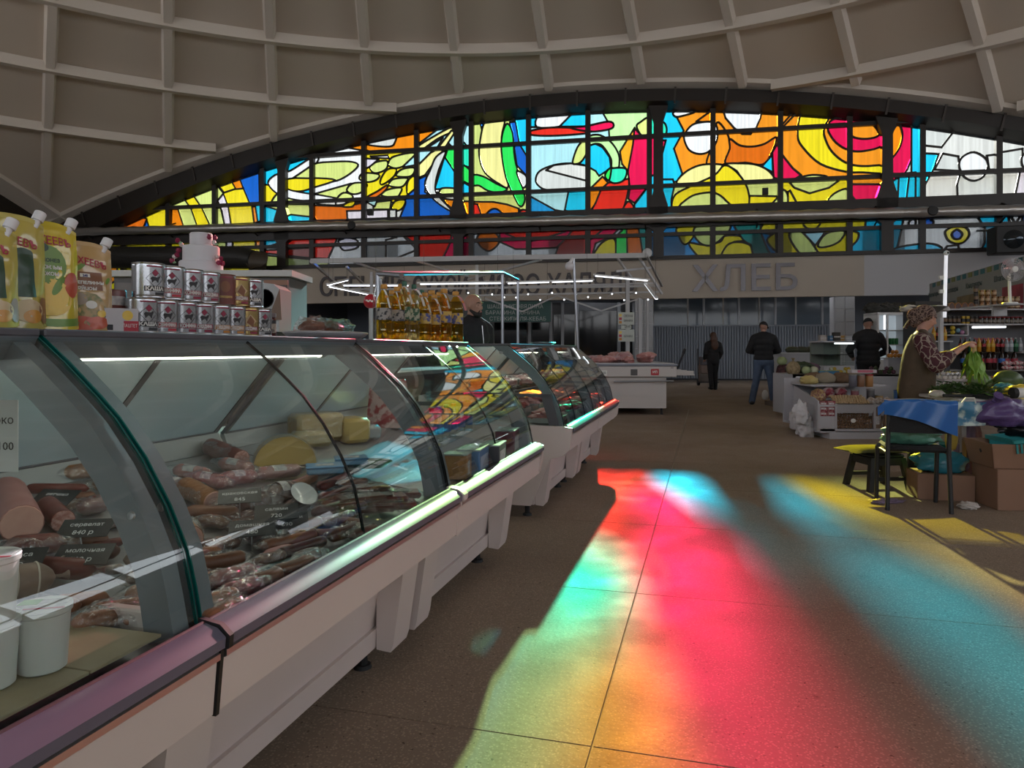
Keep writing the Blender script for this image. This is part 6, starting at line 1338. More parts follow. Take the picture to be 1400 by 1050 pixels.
def person(label, loc, rz, H=1.75, arms=None, legs=None, lean=0.0, skin=None, head_dir=(0, 1, 0), jacket=None, trousers=None, shoes=M_shoe, vox=.016, bulk=1.0, face=False, hands=(.5, .5), jlen=0.0, legs_on=True, hand_up=None):
    """figure facing local +y; one continuous body with clothing over it"""
    k = H / 1.75; V_ = lambda x, y, z: Vector((x * k, y * k + lean * max(0, z - .95) * k, z * k))
    hipz, shz = .93, 1.43
    b = MB(); hc = V_(0, .015, 1.635); skin = skin or M_skin
    P, X = head_shape(b, hc, head_dir, k)
    capsule(b, V_(0, -.01, 1.44), V_(0, .0, 1.56), .058 * k, .052 * k)
    def torso(bb, g=0.0, z0=hipz, w=1.0):
        for z, rx, ry in ((1.40, .155, .095), (1.32, .170, .115), (1.20, .160, .115), (1.08, .150, .108), (.98, .160, .115), (.90, .165, .120)):
            if z < z0 - .05: continue
            c = V_(0, 0, z); bb.ball(c, (rx * w + g) * k * bulk, (ry * w + g) * k * bulk, (.10 + g) * k, 18, 10)
        for s_ in (-1, 1): capsule(bb, V_(.05 * s_, 0, 1.455), V_(.165 * s_, -.005, 1.405), (.055 + g) * k * bulk, (.060 + g) * k * bulk)
    torso(b)
    arms = arms or (((.25, -.02, 1.13), (.26, .05, .88)), ((-.25, -.02, 1.13), (-.26, .05, .88)))
    legs = legs or (((.10, .01, .50), (.11, -.02, .085)), ((-.10, .01, .50), (-.11, -.02, .085)))
    A = []
    for s_, (el, wr) in zip((1, -1), arms):
        sh_ = V_(.185 * s_, -.005, 1.395); e_ = V_(*el); w_ = V_(*wr); A.append((sh_, e_, w_))
        chain(b, [sh_, sh_.lerp(e_, .5), e_, e_.lerp(w_, .4), w_], [.058 * k, .05 * k, .041 * k, .041 * k, .029 * k])
    for i, (sh_, e_, w_) in enumerate(A):
        d = (w_ - e_).normalized(); up = Vector((0, 0, 1)) if hand_up is None else Vector(hand_up); sd_ = d.cross(up)
        if sd_.length < .2: up = Vector((1 if i else -1, 0, 0)); sd_ = d.cross(up)
        sd_.normalize(); up = sd_.cross(d)
        if (sd_.x > 0) == (i == 0): sd_ = -sd_
        hand(b, w_, d, up, sd_, hands[i], k)
    Lg = []
    for s_, (kn, an) in zip((1, -1), legs):
        h0 = V_(.09 * s_, 0, .90); kn, an = V_(*kn), V_(*an); Lg.append((h0, kn, an)); chain(b, [h0, h0.lerp(kn, .5), kn, kn.lerp(an, .35), an], [.092 * k, .075 * k, .056 * k, .056 * k, .040 * k]); capsule(b, an + Vector((0, -.02, -.03)), an + Vector((.01 * s_, .12, -.045)), .036 * k, .026 * k)
    body = solid('person', b, vox, 3, skin, None, loc, rz); tag(body, label, 'person')
    if trousers:
        t = MB()
        for z, rx, ry in ((.98, .165, .12), (.90, .175, .13)): t.ball(V_(0, 0, z), (rx + .015) * k * bulk, (ry + .015) * k * bulk, .1 * k, 18, 10)
        for h0, kn, an in Lg: chain(t, [h0, h0.lerp(kn, .5), kn, kn.lerp(an, .4), an + Vector((0, -.005, -.03))], [.112 * k * bulk, .094 * k, .076 * k, .074 * k, .066 * k])
        solid('trousers', t, vox, 2, trousers, body)
    if jacket:
        t = MB(); torso(t, .026, .98 - jlen)
        if jlen: t.ball(V_(0, 0, .98 - jlen * .8), .185 * k * bulk, .145 * k * bulk, .16 * k, 18, 10)
        for sh_, e_, w_ in A: chain(t, [sh_, sh_.lerp(e_, .5), e_, e_.lerp(w_, .5), e_.lerp(w_, .93)], [.085 * k * bulk, .078 * k, .068 * k, .062 * k, .05 * k])
        capsule(t, V_(0, -.01, 1.44), V_(0, -.005, 1.505), .078 * k, .068 * k)
        solid('jacket', t, vox, 3, jacket, body)
    if shoes:
        for (h0, kn, an), s_ in zip(Lg, (1, -1)):
            t = MB(); capsule(t, an + Vector((0, -.035, -.045 * k)), an + Vector((.012 * s_, .15, -.052 * k)), .050 * k, .036 * k); capsule(t, an, an + Vector((0, 0, -.04)), .052 * k, .05 * k)
            for i, v in enumerate(t.v): t.v[i].z = max(v.z, .004)
            solid('shoe', t, .012, 2, shoes, body)
    if face: face_parts(P, X, k, body)
    return body, P, X, A
def cap_on(body, X, s, m, brim=True):
    c = obj('cap', MB().grid(lambda a, b_: X @ Vector((.088 * math.cos(2 * math.pi * a) * math.cos(b_ * 1.5), -.012 + .110 * math.sin(2 * math.pi * a) * math.cos(b_ * 1.5), .022 + .105 * math.sin(b_ * 1.5))), 20, 8, wrap=True), m, body)
    if brim: obj('brim', MB().grid(lambda a, b_: X @ Vector(((a - .5) * .15, .07 + .075 * b_ * (1 - (2 * a - 1) ** 2 * .6), .046 - .018 * b_ - .012 * (2 * a - 1) ** 2)), 10, 4), m, c)
# man in a cap, seen from behind
p = on_floor(1044, 553); body, P, X, A = person('person in black cap, black jacket and blue jeans standing with back turned', p, -.25, 1.76, arms=(((.30, .05, 1.14), (.16, .26, 1.10)), ((-.30, .05, 1.14), (-.15, .27, 1.10))),
    legs=(((.15, .02, .50), (.20, .03, .085)), ((-.15, .01, .50), (-.24, -.03, .085))), jacket=M_blackcloth, trousers=M_jean, bulk=1.12, head_dir=(.45, .85, -.35)); cap_on(body, X, 1, M_blackcloth)
# long haired woman, far
p = on_floor(975, 533); body, P, X, A = person('person with long brown hair in black clothes walking away, far left', p, .1, 1.66, arms=(((.25, -.02, 1.13), (.23, .12, .95)), ((-.25, -.02, 1.13), (-.23, .12, .95))),
    legs=(((.09, .05, .50), (.10, .08, .085)), ((-.09, .0, .50), (-.10, -.12, .11))), jacket=M_blackcloth, trousers=M_blackcloth, jlen=.12, vox=.018)
b = MB(); b.ball((0, -.03, .03), .100, .115, .110, 16, 10, 0, X); b.ball((0, -.09, -.10), .115, .075, .15, 14, 10, 0, X); b.ball((0, -.15, -.26), .12, .06, .16, 14, 10, 0, X); solid('hair', b, .014, 2, mat('reddish brown hair', (.075, .03, .016), .5, bump=(60, .6)), body)
# man in black behind the produce stall
p = at(1187, 478, 13.9); p.z = 0; body, P, X, A = person('person in black knit cap and black jacket at the produce stall', p, -.1, 1.78, arms=(((.36, -.02, 1.14), (.22, .22, 1.02)), ((-.36, -.02, 1.14), (-.22, .22, 1.02))),
    jacket=M_blackcloth, trousers=M_blackcloth, bulk=1.2, head_dir=(.1, 1, -.3)); cap_on(body, X, 1, M_blackcloth, False)
# bald bearded man behind the counter
p = at(646, 478, 6.9); p.z = 0; body, P, X, A = person('bald bearded person in dark jacket behind the glass counters', p, math.pi + .85, 1.71, jacket=M_blackcloth, trousers=M_blackcloth, face=True, head_dir=(-.12, 1, -.06), vox=.010, bulk=1.05)
b = MB(); b.ball((0, .050, -.088), .050, .045, .034, 14, 8, 0, X); b.ball((0, .078, -.092), .034, .026, .026, 12, 8, 0, X)
for k in (-1, 1): capsule(b, X @ Vector((.058 * k, .01, -.05)), X @ Vector((.036 * k, .062, -.086)), .014, .022); capsule(b, X @ Vector((.026 * k, .086, -.074)), X @ Vector((.018 * k, .092, -.048)), .007, .006)
solid('beard', b, .007, 1, M_brow, body)
obj('zip', MB().tube([(0, .13, 1.40), (0, .155, 1.2), (0, .15, 1.0)], .004, 6), M_alu, body)
# produce seller, side view, holding lettuce
M_burg = bpy.data.materials.new('burgundy sleeves with pale veins'); M_burg.use_nodes = True; t_ = M_burg.node_tree; b_ = t_.nodes['Principled BSDF']
def vein(t_, b_, c0, c1, sc_, w0):
    tc_ = t_.nodes.new('ShaderNodeTexCoord'); v = t_.nodes.new('ShaderNodeTexVoronoi'); v.feature = 'DISTANCE_TO_EDGE'; v.inputs['Scale'].default_value = sc_; r = t_.nodes.new('ShaderNodeValToRGB')
    n_ = t_.nodes.new('ShaderNodeTexNoise'); n_.inputs['Scale'].default_value = 9; mx_ = t_.nodes.new('ShaderNodeMix'); mx_.data_type = 'VECTOR'; mx_.inputs[0].default_value = .12
    t_.links.new(tc_.outputs['Object'], n_.inputs['Vector']); t_.links.new(tc_.outputs['Object'], mx_.inputs[4]); t_.links.new(n_.outputs['Color'], mx_.inputs[5]); t_.links.new(mx_.outputs[1], v.inputs['Vector'])
    r.color_ramp.elements[0].position = w0; r.color_ramp.elements[1].position = w0 + .03; r.color_ramp.elements[0].color = (*c1, 1); r.color_ramp.elements[1].color = (*c0, 1)
    t_.links.new(v.outputs['Distance'], r.inputs[0]); t_.links.new(r.outputs[0], b_.inputs['Base Color']); b_.inputs['Roughness'].default_value = .75
vein(t_, b_, (.060, .008, .016), (.30, .24, .20), 17, .05)
M_scarf = bpy.data.materials.new('brown patterned headscarf'); M_scarf.use_nodes = True; vein(M_scarf.node_tree, M_scarf.node_tree.nodes['Principled BSDF'], (.045, .02, .016), (.22, .15, .12), 42, .10)
M_vest = mat('olive brown vest', (.085, .055, .032), .8, var=(12, (.065, .042, .025), .25), bump=(30, .3))
SY = 6.6; sx_ = at(1253, 0, SY).x
body, P, X, A = person('seller in patterned headscarf and brown vest trimming a lettuce', Vector((sx_, SY, 0)), -math.pi / 2 - .48, 1.57,
    arms=(((.27, .14, 1.15), (.09, .36, 1.33)), ((-.26, .14, 1.16), (-.02, .36, 1.32))), lean=.10, skin=M_skin2, head_dir=(.18, 1, -.38), trousers=M_blackcloth, vox=.0085, bulk=1.12, face=True, hands=(.55, .75))
k = 1.57 / 1.75; V_ = lambda x, y, z: Vector((x * k, y * k + .10 * max(0, z - .95) * k, z * k))
v = MB()
vp_ = [(1.475, .08, .07), (1.46, .14, .10), (1.40, .185, .125), (1.30, .205, .155), (1.18, .205, .165), (1.05, .205, .168), (.92, .215, .175), (.80, .222, .182), (.79, .05, .05)]
def vest_pt(a, b_):
    x = b_ * (len(vp_) - 1); i = min(int(x), len(vp_) - 2); f_ = x - i; z, rx, ry = (vp_[i][j] + (vp_[i + 1][j] - vp_[i][j]) * f_ for j in range(3)); th = 2 * math.pi * a
    q_ = 1 + .02 * noise.noise(Vector((math.cos(th) * 3, math.sin(th) * 3, z * 6))) + .006 * math.cos(z * 70); return V_(rx * math.cos(th) * q_, ry * math.sin(th) * q_, z)
v.grid(vest_pt, 28, 32, wrap=True); v.f.append(tuple(range(28))); v.m.append(0); v.f.append(tuple(28 * 32 + i for i in range(27, -1, -1))); v.m.append(0)
for s_ in (-1, 1): capsule(v, V_(.06 * s_, 0, 1.46), V_(.165 * s_, 0, 1.43), .06 * k, .062 * k)
solid('vest', v, .012, 2, M_vest, body)
for i, (sh_, e_, w_) in enumerate(A):
    v = MB(); chain(v, [sh_, sh_.lerp(e_, .5), e_, e_.lerp(w_, .35), e_.lerp(w_, .55)], [.085 * k, .088 * k, .082 * k, .072 * k, .052 * k]); solid('sleeve', v, .010, 2, M_burg, body)
b = MB(); b.ball((0, -.02, .03), .086, .108, .098, 18, 12, 0, X); b.ball((0, -.115, -.01), .072, .062, .070, 16, 10, 0, X); b.ball((0, -.075, -.075), .062, .05, .06, 14, 8, 0, X)
for kk in (-1, 1): capsule(b, X @ Vector((.070 * kk, .03, .04)), X @ Vector((.066 * kk, -.04, -.07)), .022 * k, .026 * k)
solid('headscarf', b, .009, 2, M_scarf, body)
obj('scarf_tail', MB().grid(lambda a, b_: X @ Vector(((a - .5) * .08, -.11 - .03 * math.sin(3 * a) - .02 * b_, -.05 - .12 * b_)), 6, 6), M_scarf, body)
sk = MB()
for z, rx in ((.90, .17), (.78, .19), (.66, .20), (.56, .205)): sk.ball(V_(0, .0, z), rx * k, rx * .85 * k, .12 * k, 18, 10)
solid('skirt', sk, .014, 2, M_blackcloth, body)
obj('apron', MB().grid(lambda a, b_: V_(-.205 * math.cos(.2 + 2.0 * a), -.19 * math.sin(.2 + 2.0 * a) - .02, .88 - .36 * b_) + Vector((0, -.008 * math.sin(9 * a), 0)), 16, 8), mat('blue work apron', (.015, .07, .22), .6), body)
# lettuce bunch in the hands
hw = Matrix.Translation(Vector((sx_, SY, 0))) @ Matrix.Rotation(-math.pi / 2 - .48, 4, 'Z')
lp = hw @ ((A[0][2] + A[1][2]) / 2 + Vector((.0, .09, -.04)))
M_let1 = mat('bright lettuce leaf', (.20, .36, .05), .5, var=(20, (.12, .26, .03), .2)); t = thing('lettuce_bunch', 'bright green lettuce bunch held by the seller', 'lettuce', lp)
obj('root', MB().tube([(0, 0, -.02), (0, 0, .06)], [.024, .018], 10), mat('lettuce root', (.42, .32, .14), .6), t)
for i in range(13):
    a = i * 2.4; sp_ = .35 + .5 * (i % 4) / 4; L_ = .20 + .04 * (i % 3)
    obj('leaf', MB().grid(lambda u_, v_: (math.cos(a) * (.015 + sp_ * .18 * v_) - math.sin(a) * (u_ - .5) * .10 * math.sin(math.pi * min(.92, v_ + .15)), math.sin(a) * (.015 + sp_ * .18 * v_) + math.cos(a) * (u_ - .5) * .10 * math.sin(math.pi * min(.92, v_ + .15)) + .008 * math.sin(v_ * 14 + i), -L_ * v_ + .012 * math.sin(u_ * 9 + i)), 5, 8), M_let1, t, smooth=60)
# ================================================================ right side: seller's corner in front
M_blkpl = mat('black plastic', (.02, .021, .023), .45); M_fab = mat('black seat fabric', (.014, .014, .016), .85, bump=(120, .4)); M_card = mat('brown cardboard', (.30, .17, .11), .75, var=(5, (.26, .145, .092), .3)); M_cardi = mat('cardboard inside', (.24, .14, .09), .8)
def bagm(name, c, r=.35, tr=.0): return mat(name, c, r, bump=(18, .9))
def lumpy(name, label, cat, loc, rx, ry, rz_, m, amp=.3, seed=1, rz=0, knot=None, fr=2.6, group=None):
    """soft bag shape resting on its base, with optional tied neck"""
    t = thing(name, label, cat, loc, rz, group)
    b = MB().ball((0, 0, 0), rx, ry, rz_, 28, 18, 0, None, amp, seed, fr)
    zmin = -rz_ * .72
    for v in b.v: v.z = max(v.z, zmin) - zmin
    bg_ = obj('bag', b, m, t, smooth=70)
    if knot: obj('knot', MB().lathe([(.012, 0), (.02, .015), (.012, .03), (.03, .06), (.036, .075)], 9, 0, TR((knot[0], knot[1], rz_ * 1.55), rx=knot[2])), m, bg_)
    else: obj('fold', MB().tube([(-rx * .5, -ry * .7, rz_ * .9), (0, -ry * .8, rz_ * 1.1), (rx * .5, -ry * .65, rz_ * .95)], [.006, .012, .006], 6), m, bg_)
    return t
# chair seen from the back
ch = thing('chair', 'black metal framed chair with dark fabric back facing away', 'chair', Vector((2.99, 5.30, 0)), -.30); cw = .205
for sx in (-1, 1):
    obj('leg', MB().tube([(sx * cw, -.20, .0), (sx * cw * .96, -.17, .42), (sx * cw * .95, -.20, .80)], .016, 8), M_blkpl, ch); obj('leg', MB().tube([(sx * cw, .21, .0), (sx * cw, .17, .42), (sx * cw, .10, .44)], .016, 8), M_blkpl, ch); obj('side_rail', MB().tube([(sx * cw, -.17, .42), (sx * cw, .17, .42)], .011, 8), M_blkpl, ch)
obj('seat', MB().box(-cw + .01, cw - .01, -.17, .21, .425, .465, b=.018), M_fab, ch); obj('backrest', MB().grid(lambda a, b_: ((a - .5) * 2 * (cw - .01), -.19 - .03 * (1 - (2 * a - 1) ** 2) - .012, .57 + .22 * b_), 12, 6).grid(lambda a, b_: ((.5 - a) * 2 * (cw - .01), -.165 - .03 * (1 - (2 * a - 1) ** 2), .57 + .22 * b_), 12, 6), M_fab, ch)
obj('top_rail', MB().tube([(-cw, -.2, .79), (0, -.235, .795), (cw, -.2, .79)], .013, 8), M_blkpl, ch); obj('cross_bar', MB().tube([(-cw, .17, .40), (cw, .17, .40)], .010, 8), M_blkpl, ch)
M_blue = mat('shiny blue plastic', (.02, .13, .42), .28, bump=(7, .4))
t = thing('blue_sheet', 'bright blue plastic sheet draped over the black chair back', 'plastic sheet', Vector((2.99, 5.30, .0)), -.30)
def drape(a, b_):
    x = (a - .5) * 2 * (cw + .03); s = b_ * .30; top_ = .812 - .006 * math.cos(a * 7)
    if s < .05: return (x, -.17 - s * 1.3 - .03 * (1 - (2 * a - 1) ** 2), top_)
    hang = (s - .05) * (.42 + .58 * a ** 1.3); return (x, -.245 - .012 * math.sin(a * 15 + b_ * 3) - .03 * (1 - (2 * a - 1) ** 2), top_ - hang)
obj('sheet', MB().grid(drape, 26, 14), M_blue, t, smooth=70); obj('corner_fold', MB().grid(lambda a, b_: (-cw - .02 - .05 * a, -.23 - .02 * b_, .80 - .06 * b_ - .05 * a), 5, 5), M_blue, t)
M_teal = clear_mat('thin green bag', (.35, .62, .52), .12, 1.4, base=.12, bump=(16, 1.0), gcol=(.5, .85, .75)); M_tealb = bagm('teal blue plastic bag', (.03, .20, .27), .25); M_greenb = bagm('sea green plastic bag', (.10, .27, .20), .28)
lumpy('green_bag', 'sea green plastic bag slumped on the black chair seat', 'bag', Vector((2.99, 5.32, .468)), .19, .13, .085, M_greenb, .35, 3, -.3)
# stool with cushion
st = thing('plastic_stool', 'small black plastic stool beside the chair', 'stool', Vector((3.10, 6.02, 0)), .1)
obj('seat', MB().box(-.15, .15, -.15, .15, .27, .30, b=.012), M_blkpl, st)
for sx in (-1, 1):
    for sy in (-1, 1): obj('leg', MB().add([(sx * (.13 + o * .045 + dx), sy * (.13 + o * .045 + dy), z) for z, o in ((.272, 0), (0, 1)) for dx, dy in ((-.022, -.022), (.022, -.022), (.022, .022), (-.022, .022))], [(0, 1, 5, 4), (1, 2, 6, 5), (2, 3, 7, 6), (3, 0, 4, 7), (0, 3, 2, 1), (4, 5, 6, 7)]), M_blkpl, st, smooth=0)
for k in (-1, 1): obj('apron', MB().box(-.145, .145, k * .145 - .008, k * .145 + .008, .21, .27), M_blkpl, st, smooth=0); obj('stretcher', MB().box(-.15, .15, k * .155 - .008, k * .155 + .008, .085, .115), M_blkpl, st, smooth=0); obj('side_apron', MB().box(k * .145 - .008, k * .145 + .008, -.145, .145, .21, .27), M_blkpl, st, smooth=0)
cu = thing('seat_cushion', 'olive green velvet cushion lying on the plastic stool', 'cushion', Vector((3.04, 6.02, .301)), .1)
obj('cushion', MB().grid(lambda a, b_: ((a - .5) * .46, (b_ - .5) * .36, .022 + .032 * (1 - (2 * a - 1) ** 4) * (1 - (2 * b_ - 1) ** 4) - .03 * max(0, abs(a - .5) - .34)), 16, 12).grid(lambda a, b_: ((.5 - a) * .46, (b_ - .5) * .36, .018 - .03 * max(0, abs(a - .5) - .34) - .006 * (1 - (2 * a - 1) ** 2)), 16, 12), mat('olive velvet', (.13, .13, .045), .9, var=(20, (.09, .095, .03), .3), bump=(60, .5)), cu, smooth=70)
obj('piping', MB().tube([(.23 * math.cos(a * .262) * (1 if abs(math.cos(a * .262)) > .72 else .95), .18 * math.sin(a * .262), .018) for a in range(25)], .006, 6), mat('dark piping', (.05, .05, .03), .8), cu)
# cartons
def carton(label, loc, w, d, h, rz, open_=False, flare=0.0):
    t = thing('cardboard_box', label, 'box', loc, rz, 'cardboard boxes by the seller'); e = .006
    if not open_: obj('box_body', MB().box(-w / 2, w / 2, -d / 2, d / 2, 0, h, b=.004), M_card, t); obj('flap_seam', MB().box(-w / 2 + .01, w / 2 - .01, -.004, .004, h, h + .002), M_cardi, t, smooth=0); obj('tape', MB().box(-w / 2 - .001, w / 2 + .001, -.025, .025, h + .002, h + .003), mat('packing tape', (.36, .25, .14), .25), t, smooth=0)
    else:
        obj('bottom', MB().box(-w / 2, w / 2, -d / 2, d / 2, 0, e), M_card, t, smooth=0)
        for k, (sx, sy) in enumerate(((-1, 0), (1, 0), (0, -1), (0, 1))):
            L_ = d if sx else w; X_ = TR((sx * w / 2, sy * d / 2, 0), rz=math.atan2(sy, sx) - math.pi / 2)
            obj('side', MB().add([(-L_ / 2, 0, 0), (L_ / 2, 0, 0), (L_ / 2 + flare, flare, h), (-L_ / 2 - flare, flare, h), (-L_ / 2, -e, 0), (L_ / 2, -e, 0), (L_ / 2 + flare, flare - e, h), (-L_ / 2 - flare, flare - e, h)], [(0, 1, 2, 3)[::-1], (4, 5, 6, 7), (0, 4, 7, 3)[::-1], (1, 2, 6, 5)[::-1], (2, 3, 7, 6)[::-1], (0, 1, 5, 4)], 0, X_), M_card, t, smooth=0)
        obj('hand_hole', MB().lathe([(0, 0), (.016, 0)], 10, 0, TR((-w / 2 - flare * .62 - .003, -d * .1, h * .62), ry=-math.pi / 2 - math.atan2(flare, h)), close=False), M_black, t)
    return t
carton('cardboard box under the black chair, topped by a teal bag', Vector((3.40, 5.64, 0)), .40, .30, .20, -.25)
lumpy('teal_bag', 'teal blue plastic bag on the cardboard box under the chair', 'bag', Vector((3.40, 5.64, .204)), .19, .13, .10, M_tealb, .35, 5, -.2, (.02, 0, .3))
carton('large closed cardboard box on the floor at right edge', Vector((3.86, 5.30, 0)), .62, .36, .30, -.12)
carton('open flared cardboard box stacked on the large closed box', Vector((3.84, 5.32, .302)), .60, .34, .18, -.12, True, .03)
bk = thing('teal_basket', 'teal plastic basket tilted in the open cardboard box', 'basket', Vector((3.92, 5.28, .44)), -.12); bk.rotation_euler = (.0, -.10, -.12)
M_tb = mat('teal plastic', (.02, .25, .26), .35)
obj('rim', MB().box(-.27, .27, -.19, -.17, .07, .10, b=.006).box(-.27, .27, .17, .19, .07, .10).box(-.27, -.25, -.17, .17, .07, .10).box(.25, .27, -.17, .17, .07, .10), M_tb, bk); obj('floor_panel', MB().box(-.24, .24, -.16, .16, .0, .008), M_tb, bk, smooth=0)
for k in range(17): obj('bar', MB().box(-.25 + k * .03, -.236 + k * .03, -.182, -.176, .0, .075), M_tb, bk, smooth=0)
obj('far_side', MB().box(-.25, .25, .172, .18, .0, .08), M_tb, bk, smooth=0)
lumpy('black_bag', 'black rubbish bag above the teal basket', 'bag', Vector((4.05, 5.50, .50)), .26, .17, .11, bagm('black bag film', (.012, .012, .016), .25), .35, 7)
lumpy('purple_bag', 'violet plastic bag with tied neck hanging by the table front', 'bag', Vector((3.68, 5.34, .60)), .20, .13, .12, bagm('violet bag film', (.10, .06, .19), .3), .35, 9, 0, (-.09, -.05, .9))
lumpy('lilac_bag', 'lilac bag stuffed beside the boxes under the table', 'bag', Vector((3.74, 5.80, .01)), .11, .12, .30, bagm('dull lilac film', (.16, .10, .17), .4), .35, 11)
t = thing('printed_bag', 'white blue green printed shopper hanging at the table edge', 'bag', Vector((3.42, 5.33, .60)), -.1)
M_prn = mat('blue green swirl print', (.05, .20, .34), .3, var=(9, (.55, .66, .62), .05)); obj('panel', MB().grid(lambda a, b_: ((a - .5) * .27, -.03 * math.sin(math.pi * a) - .012 * math.sin(b_ * 8 + a * 5), .175 * b_), 12, 8).grid(lambda a, b_: ((.5 - a) * .27, .05 + .02 * math.sin(math.pi * a), .175 * b_), 12, 8), M_prn, t, smooth=70); obj('handle', MB().tube([(-.05, -.02, .17), (-.03, -.04, .21), (.03, -.04, .21), (.05, -.02, .17)], .006, 6), M_wp, t)
lumpy('crumpled_tissue', 'crumpled pale paper on the floor beside the big box', 'paper', Vector((3.36, 5.22, .0)), .07, .05, .03, mat('crumpled paper', (.55, .50, .46), .8), .5, 13, 0, None, 4); lumpy('violet_scrap', 'flat violet plastic scrap on the floor under the chair', 'plastic scrap', Vector((2.86, 5.42, .0)), .13, .05, .018, bagm('violet scrap film', (.26, .19, .28), .35), .4, 15)
# table with greens
tb = thing('folding_table', 'low pale table carrying the greens before the seller', 'table', Vector((4.42, 5.95, 0)), -.12)
obj('table_top', MB().box(-.80, .80, -.36, .36, .745, .775, b=.006), mat('pale laminate', (.45, .43, .42), .4), tb)
for sx in (-.74, .74):
    for sy in (-.3, .3): obj('leg', MB().bar((sx, sy, 0), (sx, sy, .745), .035), M_alu, tb, smooth=0)
obj('front_lip', MB().box(-.80, .80, -.37, -.36, .715, .77), mat('pale lip', (.5, .48, .48), .4), tb, smooth=0)
lumpy('yellow_board', 'mustard yellow board standing under the table beside the lilac bag', 'board', Vector((3.38, 5.46, .40)), .05, .015, .13, mat('mustard board', (.32, .22, .03), .5), .02, 1)
ZB = .777; TA = -.12
def tab(x, y, z=0): return tb.matrix_basis @ Vector((x, y, ZB + z)) if False else Vector((4.18 + x * math.cos(TA) - y * math.sin(TA), 5.95 + x * math.sin(TA) + y * math.cos(TA), ZB + z))
M_herb = mat('dark herb leaf', (.035, .085, .02), .55, var=(30, (.06, .13, .03), .2))
def herb(label, loc, rz, n=70, s=1.0, m=None):
    t = thing('herb_bunch', label, 'herbs', loc, rz, 'bunches of greens on the table'); m = m or M_herb; lf_ = MB()
    for i in range(n):
        a = R.uniform(0, 6.28); r = R.uniform(.02, .12) * s; z = R.uniform(.01, .10) * s * (1.1 - r / (.14 * s)); c = Vector((r * math.cos(a) * 1.3, r * math.sin(a), z + .02)); w = R.uniform(.014, .028) * s
        d = Vector((math.cos(a), math.sin(a), R.uniform(-.2, .9))).normalized(); sx = d.cross(Vector((0, 0, 1))).normalized(); nn_ = sx.cross(d)
        lf_.add([c, c + d * w * .8 + sx * w + nn_ * .004, c + d * w * 2.0, c + d * w * .8 - sx * w + nn_ * .004], [(0, 1, 2, 3)])
    o = obj('leaves', lf_, m, t, smooth=0); o['kind'] = 'stuff'
    for i in range(5): obj('stem', MB().tube([(-.12 * s, (i - 2) * .012, .015), (-.02, (i - 2) * .02, .025 + .008 * i)], .004, 5), mat('green stem', (.12, .22, .05), .6), t)
for k, (x, y) in enumerate(((-.50, .05), (-.34, .12), (-.20, .0), (-.28, -.10), (-.42, -.1))): herb('dark green herb bunch, %s from left on the pale table' % ORD[k], tab(x, y), R.uniform(0, 3), 80, 1.05)
t = thing('frying_pan', 'flat black pan lying along the table front', 'pan', tab(-.30, -.27), TA); obj('pan', MB().lathe([(0, 0), (.12, 0), (.135, .03), (.13, .03), (.115, .008), (0, .008)], 24), M_black, t); obj('handle', MB().tube([(-.13, 0, .02), (-.36, -.02, .022)], .014, 8), M_black, t)
t = thing('paper_cup_roll', 'white paper roll with black end beside the pan', 'roll', tab(-.08, -.26), 0); obj('roll', MB().tube([(-.02, 0, .045), (.09, .0, .045)], .043, 16), M_wp, t); obj('end_disc', MB().tube([(-.055, 0, .045), (-.021, 0, .045)], .044, 16), M_black, t)
M_yb = bagm('yellow plastic bag', (.62, .50, .06), .3); M_blg = bagm('blue green plastic bag', (.05, .24, .30), .3)
lumpy('yellow_bag', 'sunlit yellow plastic bag with blue print on the table', 'bag', tab(.13, .1), .17, .09, .055, M_yb, .4, 21, .5); lumpy('yellow_wrapper', 'flat yellow wrapper at the table front right', 'wrapper', tab(.10, -.22), .09, .06, .03, M_yb, .4, 23, -.2); lumpy('blue_bag', 'small blue green bag behind the yellow bag', 'bag', tab(.06, .2), .09, .06, .06, M_blg, .4, 22)
lumpy('peach_net_bag', 'peach coloured net bag glowing in the sun at right edge', 'bag', tab(.33, .02), .10, .09, .15, mat('peach net', (.62, .30, .15), .6, bump=(50, 1)), .15, 25, 0, (0, 0, 0)); lumpy('white_bag', 'translucent white bag at the right edge of table', 'bag', tab(.30, -.2), .10, .08, .06, mat('milky bag film', (.52, .44, .42), .35, bump=(14, .9)), .4, 27)
lumpy('soap_bag', 'small pale wrapped parcel at the left end of table', 'parcel', tab(-.66, -.18), .06, .05, .035, mat('pale wrap', (.42, .37, .33), .4, bump=(14, .8)), .2, 29)
# ================================================================ drinks and tins shelving behind the seller
YS = 11.2
def SP(u, v, Y=YS): return at(u, v, Y)
sx0, sx1 = SP(1288, 0).x, SP(1432, 0).x; ZS = {n: SP(0, v).z for n, v in (('a', 422), ('b', 442.5), ('c', 457.5), ('d', 481), ('e', 505.5), ('f', 530), ('g', 560))}
un = thing('shelf_unit', 'white shelf rack of drinks, jars and tins behind the seller', 'shelf', Vector(((sx0 + sx1) / 2, YS + .2, 0))); w = (sx1 - sx0) / 2
M_shelf = mat('pale shelf board', (.42, .42, .43), .45)
for n in 'abdef': obj('board', MB().box(-w, w, -.2, .2, ZS[n] - .02, ZS[n]), M_shelf, un, smooth=0)
obj('half_board', MB().box(-w, -w + .42, -.2, .2, ZS['c'] - .015, ZS['c']), M_shelf, un, smooth=0); obj('divider', MB().box(-w + .40, -w + .42, -.2, .2, ZS['c'], ZS['b'] - .02), M_shelf, un, smooth=0)
for x in (-w, w): obj('upright', MB().box(x - .02, x + .02, -.2, .2, 0, ZS['a'] + .02), M_shelf, un, smooth=0)
obj('back', MB().box(-w, w, .2, .215, 0, ZS['a']), mat('dim back board', (.16, .16, .17), .5), un, smooth=0)
